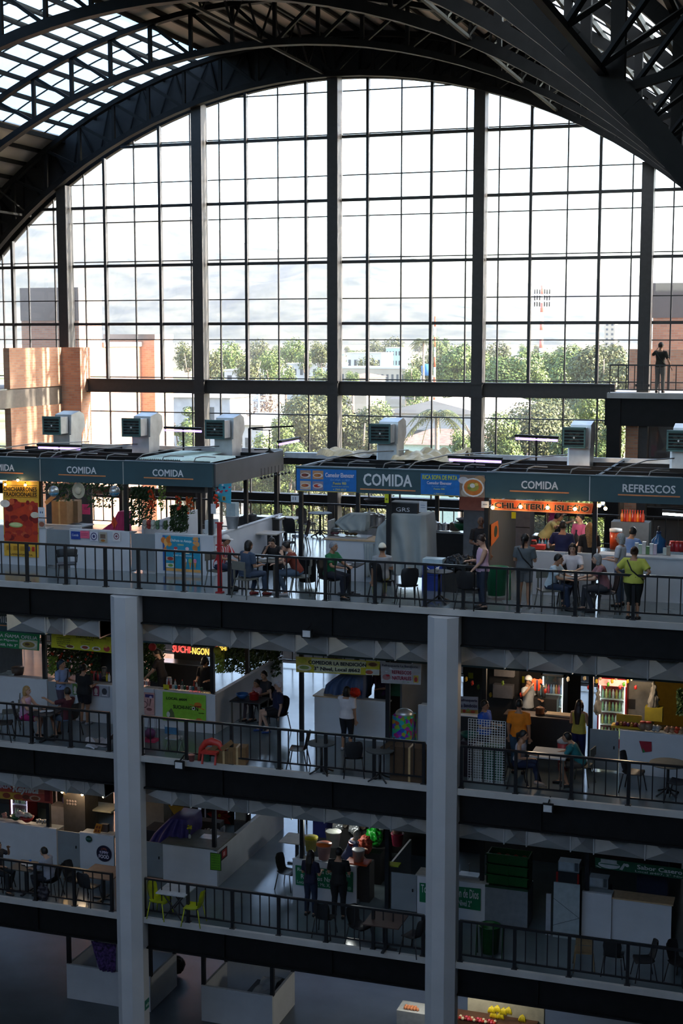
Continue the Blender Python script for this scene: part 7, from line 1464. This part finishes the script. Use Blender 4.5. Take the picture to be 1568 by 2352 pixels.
p = PY(1233, 1568, 40.5); m = MB(); m.add([(-.16, 0, .16), (-.28, 0, .08), (-.24, 0, -.03), (-.15, 0, 0), (-.13, 0, -.32), (.13, 0, -.32), (.15, 0, 0), (.24, 0, -.03), (.28, 0, .08), (.16, 0, .16), (.05, 0, .12), (-.05, 0, .12)], [tuple(range(12))]); v = list(m.v); m.add([(x, y+.05, z) for x, y, z in v], [tuple(range(11, -1, -1))]+[(i-12, (i+1) % 12-12, (i+1) % 12, i) for i in range(0)])
t = thing('sports_jersey', 'small orange sports jersey hanging in the drinks stall', 'jersey', tuple(p)); m.build('jersey_cloth', hm('d84018'), t); MB().box(-.05, .05, -.006, -.002, -.3, .12).build('dark_stripe', hm('302838'), t); t.scale = (.6, .6, .75)
for i in range(16):
    x = 1070+i*14 if i < 14 else 1290+(i-14)*14; c = ('c8a030', 'b83020', '708838', 'd0c8b8')[i % 4]; p = PY(x, 1560+(i % 5)*9, 40.9+(i % 3)*.4)
    _single(MB().ball((0, 0, 0), (.055, .03, .09), 8, 6), 'hanging_packet', hm(c, .4), tuple(p), 'snack packet hanging in the dim drinks stall right of the right column', 'packet', 'hanging packets of the drinks stall')
for i in range(14):
    p = PY(1342+i*9, 1558+(i*7 % 4)*7, 40.6+(i % 3)*.3); _single(MB().ball((0, 0, 0), (.05, .035, .08), 8, 6), 'hanging_packet', hm(('c8b898', 'a8201c', '50a030', 'c8a828')[i % 4], .4), tuple(p), 'bright packet hanging above the red drinks fridge', 'packet', 'hanging packets above the red fridge')
boxt('shelf_rack', 'dark shelf rack with boxes behind the person in the blue polo', 'shelf', on(3, 1160, 41.6, 0), .9, .5, 2.4, '1c1a1a'); boxt('storage_box', 'grey box on top of the dark shelf rack', 'box', on(3, 1158, 41.3, 1.9), .6, .3, .35, '68666a'); boxt('toaster', 'white toaster oven shape on the dark shelf rack', 'appliance', on(3, 1156, 41.25, 1.25), .6, .3, .4, '54545a')
for i, x in enumerate((1215, 1226, 1237, 1248)): lth('steel_canister', 'steel canister on the worktop behind the man in orange', 'canister', on(3, x, 41.4, 1.3), [(.06, 0), (.06, .35), (.05, .38)], STEELB, 12, 'steel canisters behind the man in orange')
boxt('worktop_unit', 'dark unit under the steel canisters', 'unit', on(3, 1232, 41.5, 0), 1.3, .5, 1.3, '2c2826'); pot('brown pot on the dark counter right of the man in orange', on(3, 1240, 39.7, 1.25), .8, hm('7c4c30')); boxt('newspaper_pile', 'flat newspapers on the dark counter, third level', 'papers', on(3, 1290, 39.7, 1.25), .9, .35, .05, 'a8947c'); 
p = on(3, 1293, 38.2, 0, 1700); t = thing('popcorn_dispenser', 'tall slim red and clear container standing before the dark counter', 'dispenser', tuple(p)); MB().lathe([(.13, .1), (.16, .9)], n=14).build('tank', hm('a83c40', .3), t); MB().lathe([(.17, .9), (.17, .96), (.06, 1.05)], n=14).build('lid', hm('b0b0b0'), t); MB().lathe([(.1, 0), (.1, .1)], n=12).build('base', BLKPL, t)
p = on(3, 1445, 39.1, 1.23); t = thing('snack_display', 'yellow tray of wrapped sweets on the white counter, third level', 'tray', tuple(p)); w_ = .75
MB().box(-w_/2-.1, w_/2, -.15, .2, 0, .06).box(-w_/2, w_/2-.05, .18, .2, .06, .32).build('tray', hm('b8941c'), t); m = MB(); [m.ball((-w_/2+.06+.1*(i % 7), -.08+.1*(i//7), .11), .055, 7, 5, mi=i % 3) for i in range(14)]; m.build('sweets', [hm('70305c'), hm('a8701c'), hm('8c2c28')], t, kind='stuff')
for i, x in enumerate((1477, 1490)):
    t = thing('sweet_jar', 'round glass jar of sweets right of the yellow tray', 'jar', on(3, x, 39.0, 1.23), 0, 'round sweet jars'); MB().ball((0, 0, .11), (.13, .13, .12), 12, 8).build('glass', hm('88705c', .15), t); MB().lathe([(.08, .21), (.08, .24)], n=12).build('lid', hm('c83828'), t)
for i, x in enumerate((1503, 1512, 1534, 1545, 1556, 1566)): _single(MB().ball((0, 0, .07), (.1, .09, .08), 9, 6), 'bread_bag', hm(('a8a8a8', 'b8b0a8', '9c7458', 'a87c5c', 'c04020', 'a88868')[i], .3), on(3, x, 39.0, 1.23), 'small bag of goods at the right end of the third level counter', 'bag', 'bags at the right end of the third level counter')
for lb, x, y, s_ in (('pale clear plastic bag hanging left of the red drinks fridge', 1372, 1610, (.13, .1, .4)), ('large clear plastic bags hanging at the right end of the third level', 1500, 1600, (.2, .15, .42))):
    _single(MB().tube([(0, 0, -s_[2]), (0, 0, -s_[2]*.9), (.02, 0, -s_[2]*.2), (0, 0, s_[2]*.5), (0, 0, s_[2]*1.1)], [(s_[0]*.5, s_[1]*.5), (s_[0], s_[1]), (s_[0]*.9, s_[1]), (s_[0]*.4, s_[1]*.4), (.02, .02)], 12), 'plastic_bag', hm('787670', .3), tuple(PY(x, y, 41)), lb, 'bag')
boxt('gas_tank', 'yellow and black bundle below the clear bags, right end of the third level', 'bundle', on(3, 1502, 41.0, 1.0), .5, .3, .4, '8c8020'); foliage('plant_wall', 'green plant panel at the right edge of the third level', 41, 1554, 1585, 1580, 1640, 500, .06, LG, .2, 31)
# wire rack
p = at(3, 1117, 1822); p = (PY(1075, 1700, 36.75).x, 36.75, LV[3]); t = thing('wire_rack', 'white wire grid rack standing behind the railing right of the right column', 'rack', p); x1 = PY(1160, 1700, 36.75).x-p[0]; m = MB()
for i in range(15): m.box(x1*i/14-.008, x1*i/14+.008, -.008, .008, .02, 1.75)
for i in range(26): m.box(0, x1, -.006, .006, .02+1.73*i/25-.006, .02+1.73*i/25+.006)
m.build('wire_grid', hm('c8d0d4', .3), t, kind='stuff'); m = MB(); m.box(0, x1, -.01, .35, 0, .02); m.build('base', hm('b8c0c4'), t)
boxt('storage_crate', 'green and white crates stacked behind the wire rack', 'crate', (p[0]+x1*.6, 37.15, LV[3]), .6, .4, .95, '3c6c58'); boxt('storage_crate', 'pale crate beside the green crates, behind the wire rack', 'crate', (p[0]+x1*.2, 37.15, LV[3]), .3, .4, .95, '909490'); bowl('teal basin by the wire rack', (p[0]-.1, 37.3, LV[3]+1.0), '186058', 1.6); boxt('side_table', 'small dark stand under the teal basin', 'stand', (p[0]-.1, 37.3, LV[3]), .4, .4, .99, '38303c')
# ---- second level
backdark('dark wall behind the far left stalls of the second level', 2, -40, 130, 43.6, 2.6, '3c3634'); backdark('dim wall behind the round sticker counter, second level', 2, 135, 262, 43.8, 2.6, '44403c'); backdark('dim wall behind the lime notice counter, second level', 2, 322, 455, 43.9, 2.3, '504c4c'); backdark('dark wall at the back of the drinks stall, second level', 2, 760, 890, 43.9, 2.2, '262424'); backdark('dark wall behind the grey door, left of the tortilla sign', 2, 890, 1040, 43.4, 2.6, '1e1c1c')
bowl('green basin on the far left counter of the second level', on(2, 40, 39.15, 1.23), '1c5434', 1.3); bowl('red basin right of the green basin, second level', on(2, 66, 39.1, 1.23), 'a01c20', 1.45)
for lb, x, c, s_ in (('white bag on the green basin', 50, 'b8b4b0', (.2, .14, .1)), ('white bag on the red basin', 68, 'a8b8b0', (.17, .12, .08)), ('small pink bag left of the green basin', 14, 'b08078', (.1, .09, .1))): _single(MB().ball((0, 0, 0), s_, 10, 7), 'plastic_bag', hm(c, .4), on(2, x, 39.15, 1.42 if x > 20 else 1.33), lb, 'bag')
for i, x in enumerate((88, 94, 100, 106, 112)): lth('glass_tumbler', 'clear glass on the far left counter of the second level', 'glass', on(2, x, 39.1+.06*(i % 2), 1.23), [(.03, 0), (.04, .13)], STEELB, 10, 'clear glasses on the far left counter')
p = on(2, 190, 40.6, 0); t = thing('cabinet', 'dark grey cabinet with a floral sticker, second level', 'cabinet', tuple(p)); MB().box(-.5, .3, -.3, .6, 0, 1.95).build('cabinet_body', hm('4c4844'), t); m = MB(); [m.ball((-.35+.1*(i % 4), -.305, 1.55+.1*(i//4)), (.04, .004, .04), 8, 5) for i in range(8)]; m.build('flower_sticker', hm('988c88'), t)
bowl('pink basin on top of the dark grey cabinet', on(2, 196, 40.9, 1.98), 'b85870', 1.0); boxt('dish_tray', 'white dish tray beside the pink basin', 'tray', on(2, 208, 40.8, 1.98), .4, .4, .06, 'b8c4c0'); boxt('work_table', 'pale worktop behind the open menu card, second level', 'table', on(2, 243, 41.2, 1.2), .9, .8, .05, 'b0ac90'); 
m = MB().tube([(0, 0, 0), (0, 0, .3), (0, 0, .42)], [.2, .26, .1], 12); _single(m, 'sack', hm('34205c'), on(2, 162, 41.5, 1.0), 'purple sack left of the dark grey cabinet', 'sack'); boxt('side_table', 'low unit carrying the purple sack', 'unit', on(2, 155, 41.6, 0), 1.0, .5, 1.0, '8c8480'); bowl('red basin above the purple sack', on(2, 168, 42.3, 1.55), '981c1c', 1.2)
banner('menu_card', 'orange menu card standing on the round sticker counter', 'menu card', qpy(YF+.1, (213, 1915), (229, 1917), (235, 1894), (221, 1891)), 'c87c20', [('r', .15, .45, .2, .45, '803818'), ('r', .55, .85, .2, .45, '803818'), ('r', .15, .45, .55, .8, '803818'), ('r', .55, .85, .55, .8, '803818')])
boxt('menu_stand', 'dark patterned box right of the orange menu card', 'box', on(2, 243, 39.1, 1.23), .25, .12, .25, '44403c')
for i, (x, y) in enumerate(((143, 1819), (189, 1825), (238, 1830))):
    p = PY(x, y, 40.2); t = thing('light_bulb', 'glowing bulb hanging in the round sticker stall, second level', 'bulb', tuple(p), 0, 'bulbs in the round sticker stall'); MB().ball((0, 0, 0), .045, 10, 7).build('glass_bulb', BULB, t); MB().tube([(0, 0, .03), (0, 0, 1.3)], .006, 5).build('cord', STEEL, t)
for i in range(9):
    p = PY(150+i*6.5, 1822+(i % 3)*7, 41.2); _single(MB().ball((0, 0, 0), (.08, .08, .12), 9, 7), 'hanging_toy', hm(('c8b838', 'c86888', '38a0a0', 'd8a040')[i % 4], .5), tuple(p), 'bright toy hanging behind the bulbs, second level', 'toy', 'toys hanging behind the bulbs')
drape('cloth_cover', 'dark purple cloth over a slanted display case right of the left column', 'cloth', 39.3, [(1882, 385, 425), (1895, 372, 428), (1915, 352, 428), (1938, 338, 420)], 1.2, TARPP, 4, .05); boxt('display_unit', 'dark base under the purple cloth', 'unit', on(2, 385, 40.0, 0), 1.3, .8, 1.25, '26262a')
drape('cloth_cover', 'white cloth over a small table by the sink, second level', 'cloth', 41.0, [(1901, 469, 505), (1905, 466, 506), (1936, 463, 504)], .4, hm('a8a8ac', .8), 4, .03); boxt('work_table', 'dark worktop under the white cloth, second level', 'table', on(2, 485, 41.25, 0), .8, .35, 1.2, '303034')
p = on(2, 436, 39.4, 1.2); t = thing('flower_vase', 'small vase of yellow flowers on the lime notice counter', 'vase', tuple(p)); MB().lathe([(.04, 0), (.05, .1), (.025, .16)], n=12).build('vase', hm('b0b8b8', .2), t); m = MB(); [m.ball((.05*math.cos(a*1.3), .05*math.sin(a*1.3), .36+.03*(a % 3)), .035, 7, 5) for a in range(7)]; m.build('blossom', hm('c8c020'), t); m = MB(); [m.tube([(0, 0, .14), (.05*math.cos(a*1.3), .05*math.sin(a*1.3), .36)], .006, 4) for a in range(7)]; m.build('stems', LG, t)
t = thing('steel_sink', 'steel sink with a tap in the lime notice counter', 'sink', tuple(on(2, 482, 39.7, 1.2))); MB().box(-.28, .28, -.2, .2, 0, .045).build('basin', STEELB, t); MB().tube([(0, .22, .04), (0, .22, .22), (0, .08, .25), (0, .06, .2)], .015, 6).build('tap', STEELB, t)
p = PY(505, 1872, 43.4); t = thing('fabric_flower', 'huge red fabric poinsettia on the dark back wall, second level', 'flower', tuple(p)); m = MB()
for i in range(10):
    a = i*PI/5; L_ = .5 if i % 2 else .42; d = Vector((math.cos(a), 0, math.sin(a))); s_ = Vector((-d.z, 0, d.x)); m.add([(0, 0, 0), tuple(d*L_*.5+s_*.14+Vector((0, -.05, 0))), tuple(d*L_), tuple(d*L_*.5-s_*.14+Vector((0, -.05, 0)))], [(0, 1, 2, 3)])
m.build('petals', hm('9c1410', .7), t); MB().ball((0, -.05, 0), .06, 8, 6).build('centre', hm('c8a020'), t)
m = MB(); m.add([(-.28, 0, .1), (.28, 0, .1), (0, -.02, -.28)], [(0, 2, 1)]); m.add([(-.28, .01, .1), (.28, .01, .1), (0, -.01, -.28)], [(0, 1, 2)]); _single(m, 'yellow_pennant', hm('b88818'), tuple(PY(404, 1858, 40.2)), 'yellow cloth pennant hanging right of the left column, second level', 'pennant')
boxt('steel_shelf', 'cluttered steel shelf just right of the left column, second level', 'shelf', on(2, 350, 41.8, 0), 1.2, .6, 1.5, '6c6a66'); boxt('white_lantern', 'white framed lantern box beside the corridor wall, second level', 'lantern', on(2, 556, 41.8, 1.17), .35, .3, .55, '98a09c')
# drinks stall second level
for lb, x, Yq, c, s_, l in (('white bucket with a yellow rim at the left of the drinks counter', 714, 39.6, 'c8bc60', 1.25, 'd0c020'), ('round tub with an orange lid on the drinks counter', 744, 39.1, 'b88c88', 1.35, 'd86018'), ('large white tub behind the man in black', 765, 40.2, 'a8a89c', 1.5, None), ('white bucket in an orange tray at the right of the drinks counter', 823, 39.2, 'b8b0a8', 1.2, None), ('small bucket of red liquid beside the drinks vendor', 812, 39.9, 'a83028', 1.0, None)):
    bucket(lb, on(2, x, Yq, 1.23), c, s_, l)
boxt('orange_tray', 'orange tray holding the right hand white bucket', 'tray', on(2, 822, 39.2, 1.2), .7, .5, .05, 'c84818'); boxt('cooler_table', 'dark table below the orange tray', 'table', on(2, 832, 39.4, 0), .6, .5, 1.18, '2a2624')
bucket('white bucket with a yellow lid nested in a pink bucket, hanging by the grey post', on(2, 912, 40.2, 1.75), 'a88c7c', .95, 'c8a818'); bucket('pink bucket under the white bucket with the yellow lid', on(2, 912, 40.2, 1.5), 'c02850', 1.2)
boxt('yellow_cloth', 'yellow cloth on the low side panel, second level', 'cloth', on(2, 903, 39.2, 1.26), .4, .3, .04, '9ca820')
p = on(2, 754, 42.3, .75); t = thing('cooler', 'blue cooler with a grey lid at the back of the drinks stall', 'cooler', tuple(p)); MB().box(-.45, .45, -.25, .25, 0, .55).build('cooler_body', hm('141c5c'), t); MB().box(-.47, .47, -.27, .27, .55, .68).build('lid', hm('5c6868'), t); boxt('side_table', 'dark bench under the blue cooler', 'bench', on(2, 754, 42.3, 0), .9, .45, .74, '3a3a3c')
m = MB().ball((0, 0, .3), (.28, .22, .32), 12, 9); _single(m, 'plastic_bag', hm('0c7c1c', .4), on(2, 858, 41.2, 1.0), 'big bright green plastic bag in the drinks stall', 'bag'); m = MB().ball((0, 0, .25), (.24, .2, .3), 12, 9); _single(m, 'mesh_sack', hm('7c2c18'), on(2, 838, 40.6, 1.0), 'reddish brown sack left of the green plastic bag', 'sack'); boxt('work_table', 'dark worktop under the bags in the drinks stall', 'table', on(2, 845, 41.2, 0), 1.2, 1.2, 1.0, '2c2a2a')
for i, (x, y) in enumerate(((775, 1897), (812, 1903))): _single(MB().ball((0, 0, 0), (.2, .12, .17), 10, 7), 'foil_bag', GALV, tuple(PY(x, y, 41.6)), 'shiny foil bag hanging at the top of the drinks stall', 'bag', 'foil bags of the drinks stall')
for i in range(8): _single(MB().ball((0, 0, .1), (.13, .12, .12), 9, 7), 'food_bag', hm(('8c8478', '9c948c', '786c60', '60706c')[i % 4], .5), on(2, 792+i*7, 42.2+.2*(i % 2), 1.15+.1*(i % 3)), 'bag of dry goods heaped at the back of the drinks stall', 'bag', 'bags of dry goods in the drinks stall')
boxt('work_table', 'bench under the dry goods of the drinks stall', 'bench', on(2, 815, 42.4, 0), 1.5, .7, 1.13, '302e2c'); lth('hanging_bucket', 'white bucket hanging above the green plastic bag', 'bucket', tuple(PY(866, 1928, 41.5)), [(.14, 0), (.2, .34), (.19, .34), (.13, .02)], hm('909890'), 16)
MB().box(0, .26, 0, .06, 0, 1.25).build('post_panel', WHITE, loc=tuple(on(2, 879, YF, 0)), label='narrow white panel on the floor left of the grey counter door, second level', cat='panel')
t = thing('steel_sink', 'steel sink with a tap on the tortilla counter, second level', 'sink', tuple(on(2, 1078, 39.15, 1.24))); MB().box(-.3, .3, -.18, .18, 0, .05).build('basin', STEELB, t); MB().tube([(-.05, .2, .04), (-.05, .2, .3), (-.05, .08, .32)], .015, 6).build('tap', STEELB, t)
p = PZ(1170, 2112, LV[2]); x0 = PZ(1123, 2106, LV[2]).x; x1 = PZ(1218, 2122, LV[2]).x; t = thing('chest_freezer', 'white chest freezer under the green plastic crates', 'freezer', ((x0+x1)/2, YF-.1, LV[2])); w_ = (x1-x0)/2
MB().box(-w_, w_, 0, .8, .06, 1.15).build('freezer_body', hm('7c848c', .4), t); MB().box(-w_, w_, -.01, .82, 1.15, 1.2).build('lid', hm('20402c', .4), t)
GC = hm('08481c', .4)
for k in range(3):
    m = MB(); w2 = w_*.98; m.box(-w2, w2, .0, .03, 0, .28).box(-w2, w2, .57, .6, 0, .28).box(-w2, -w2+.03, 0, .6, 0, .28).box(w2-.03, w2, 0, .6, 0, .28).box(-w2, w2, 0, .6, 0, .02).box(-.03, .03, -.015, 0, 0, .28); m.box(-w2-.02, w2+.02, -.03, .03, .265, .30)
    _single(m, 'plastic_crate', GC, ((x0+x1)/2, YF+.0, LV[2]+1.21+.31*k), ('lowest of the stacked green plastic crates on the freezer', 'middle one of the stacked green plastic crates on the freezer', 'topmost of the stacked green plastic crates on the freezer')[k], 'crate')
for i in range(4): _single(MB().ball((0, 0, .1), (.16, .12, .11), 9, 7), 'food_bag', hm(('a83c28', '8c4428')[i % 2]), ((x0+x1)/2-.3+.25*i, YF+.25, LV[2]+1.86), 'reddish bag inside the topmost green crate', 'bag', 'bags in the topmost green crate')
def microwave(label, p, w=.55):
    t = thing('microwave', label, 'microwave', tuple(p)); MB().box(-w/2, w/2, -.2, .2, 0, .28).build('case', hm('98a0a4', .4), t); MB().box(-w/2+.03, w/2-.16, -.205, -.2, .04, .29).build('door', hm('c0c8cc', .3), t); MB().box(w/2-.13, w/2-.03, -.205, -.2, .04, .29).build('control_panel', hm('585c60'), t)
HM1 = PY(1307, 2003, 40.0).z-LV[2]; HM2 = PY(1377, 2040, 39.8).z-LV[2]
microwave('white microwave on top of the red and grey cabinet, second level', on(2, 1308, 40.2, HM1), .62); microwave('white microwave on the grey cabinet left of the Sabor Casero banner', on(2, 1377, 40.0, HM2))
p = on(2, 1307, 40.25, 0); t = thing('appliance_cabinet', 'cabinet with red edges under the upper microwave', 'cabinet', tuple(p)); MB().box(-.33, .33, -.25, .25, 0, HM1-.005).build('cabinet_body', hm('26282a'), t); MB().box(-.34, -.28, -.27, -.25, HM1-.6, HM1-.03).box(.28, .34, -.27, -.25, HM1-.6, HM1-.03).build('red_edge', hm('a01c14'), t)
boxt('appliance_cabinet', 'grey cabinet under the lower microwave', 'cabinet', on(2, 1377, 40.05, 0), .68, .45, HM2-.005, '4c5458')
x0 = X4(1270, 2, YF-.3, 2100); x1 = X4(1330, 2, YF-.3, 2100); t = thing('leaning_board', 'tall pale panel with crossed lines standing left of the lower microwave', 'panel', ((x0+x1)/2, YF-.3, LV[2])); w_ = (x1-x0)/2; MB().box(-w_, w_, 0, .05, 0, 1.62).build('panel', hm('a0acb0'), t); MB().bar((-w_, -.004, 1.15), (w_, -.004, .65), .01).bar((w_, -.004, .65), (-w_, -.004, .35), .01).build('line', hm('50585c'), t)
boxt('narrow_board', 'narrow white board left of the tall pale panel', 'panel', on(2, 1259, YF-.2, 0, 2100), .14, .05, 1.22, 'a0a4ac')
boxt('table_cloth_stack', 'checked dark cloth hanging behind the wooden counter, right end of the second level', 'cloth', on(2, 1447, 41.0, 1.35), 1.1, .1, .75, '402c2c'); boxt('blue_unit', 'dark blue unit behind the wooden counter, right end of the second level', 'unit', on(2, 1500, 41.3, 0), .9, .4, 1.9, '1c2438')
# backpack on chair, second level
_single(MB().ball((0, 0, .25), (.22, .14, .28), 12, 9), 'backpack', hm('24202a'), at(2, 100, 2068), 'dark backpack standing under the chair of the man in white, second level', 'backpack')
# ---- ground floor
FL = mat('flowered_cloth', (.10, .05, .18), .8, 0, .9, 12); drape('cloth_cover', 'flowered purple cloth hanging on the left box stall, ground floor', 'cloth', 39.45, [(2165, 205, 262), (2190, 212, 262), (2228, 226, 262)], .12, FL, 4, .03)
crumple('plastic_wrap', 'clear plastic over the right end of the middle box stall, ground floor', on(1, 590, 40.5, 0, 2270).x, on(1, 628, 40.5, 0, 2270).x, 39.9, 41.3, .95, mat('clear_wrap2', (.35, .37, .4), .2), 8, .12, 'plastic wrap')
def ladder(label, px, py, h, c):
    p = PZ(px, py, 0); t = thing('wooden_rack', label, 'rack', tuple(p)); m = MB(); [m.bar((x, 0, 0), (x, .1, h), .05) for x in (-.3, .3)]; m.build('upright', hm(c), t); m = MB(); [m.bar((-.3, 0, z), (.3, 0, z), .05) for z in (.3, .7, 1.1, 1.5) if z < h]; m.build('rung', hm(c), t)
boxt('goods_box', 'pale goods box inside the middle box stall under the clear plastic', 'box', (on(1, 605, 40.5, 0, 2270).x, 40.6, 0), .9, 1.0, .93, '5c6068')
boxt('side_unit', 'low unit carrying the white framed lantern, second level', 'unit', on(2, 556, 41.8, 0), .4, .35, 1.16, '5c5c5a')
ladder('orange wooden rack right of the left column, ground floor', 372, 2255, 1.6, '6c3818'); ladder('orange wooden rack right of the middle box stall, ground floor', 652, 2300, 1.5, '8c5420')
boxt('garbage_heap', 'dark goods pile right of the left column, ground floor', 'pile', PZ(400, 2240, 0), 1.0, .6, .8, '1a1614')
# fruit stand bottom right (ground floor)
zc = .9; Yq = 40.6
def fx(px, py=2345): return PY(px, py, Yq).x
boxt('fruit_counter', 'white counter of the fruit stand left of the right column base', 'counter', (fx(945), Yq+.3, 0), .95, .7, zc, 'a8acb0'); boxt('fruit_counter', 'dark counter of the fruit stand right of the right column base', 'counter', (fx(1130), Yq+.3, 0), 2.6, .7, zc, '5c3c2c')
rr = random.Random(4)
for i in range(9): _single(MB().ball((0, 0, .05), .055, 8, 6), 'peach', hm('c88058', .5), (fx(928)+.1*(i % 5), Yq+.1+.12*(i//5), zc), 'pinkish peach on the white fruit counter', 'peach', 'peaches on the white fruit counter')
def bananas(label, p, c='d8c020'):
    t = thing('banana_bunch', label, 'bananas', p)
    for k in range(6):
        a = (k-2.5)*.3; MB().tube([(0, 0, .22), (math.sin(a)*.10, -.06, .16), (math.sin(a)*.15, -.08, .06), (math.sin(a)*.14, -.04, -.02)], [.012, .025, .024, .01], 7).build('banana', hm(c, .5), t)
    return t
for i, (x, dz) in enumerate(((1125, .25), (1138, .3), (1152, .25), (1164, .3), (1130, .1), (1146, .1), (1196, .12))): bananas(('first yellow banana bunch of the upper row', 'second yellow banana bunch of the upper row', 'third yellow banana bunch of the upper row', 'last yellow banana bunch of the upper row', 'left banana bunch of the lower row', 'right banana bunch of the lower row', 'single banana bunch at the right of the fruit stand')[i]+', ground floor', (fx(x), Yq+.25, zc+dz))
for i in range(26): _single(MB().ball((0, 0, .05), .055, 8, 6), 'fruit', hm(('a82018', 'c8b898', '701c14', 'c84058')[i % 4], .4), (fx(1056)+.09*(i % 13)+.0, Yq-.02+.12*(i//13), zc), 'fruit in the mixed row before the bananas, ground floor', 'fruit', 'mixed fruit before the bananas')
t = thing('tube_lamp', 'bright lamp lighting the fruit stand from under the second level slab', 'lamp', (fx(1110), Yq+.2, 4.4)); MB().box(-1.2, 1.2, -.05, .05, .05, .1).build('lamp_housing', STEEL, t); MB().tube([(-1.15, 0, .02), (1.15, 0, .02)], .03, 8).build('tube', emat('fruit_tube', (1, .97, .85), 40), t)
warm_l = ((fx(1110), Yq-.5, 2.3), (fx(955), Yq-.2, 2.2))
boxt('fruit_shelf', 'pale shelf board behind the bananas, ground floor', 'shelf', (fx(1150), Yq+.75, 0), 2.4, .2, 1.35, 'b8b4a0')
# small accents on the railings
# unseen point lights added to brighten the stall interiors
def warm(n, px, py, Y, e, c=(1, .75, .5)):
    l = bpy.data.lights.new('stall_fill_light', 'POINT'); l.energy = e; l.color = c; l.shadow_soft_size = .15; o = bpy.data.objects.new('stall_fill_light', l); COL.objects.link(o); o.location = PY(px, py, Y)
for q_ in warm_l:
    l = bpy.data.lights.new('fruit_fill_light', 'POINT'); l.energy = 45; l.color = (1, .95, .8); l.shadow_soft_size = .2; o = bpy.data.objects.new('fruit_fill_light', l); COL.objects.link(o); o.location = q_  # unseen fill lights added to brighten the fruit stand
for a in ((3, 1230, 1545, 40.4, 50), (3, 1440, 1560, 40.2, 55), (3, 420, 1500, 40.6, 16), (2, 60, 1815, 40.3, 22), (2, 180, 1820, 40.0, 24), (2, 800, 1890, 40.4, 34, (.95, 1, .95)), (4, 1300, 1175, 40.2, 50), (4, 1480, 1180, 40.6, 30, (.9, .97, 1)), (4, 60, 1120, 39.8, 16)): warm(*a)
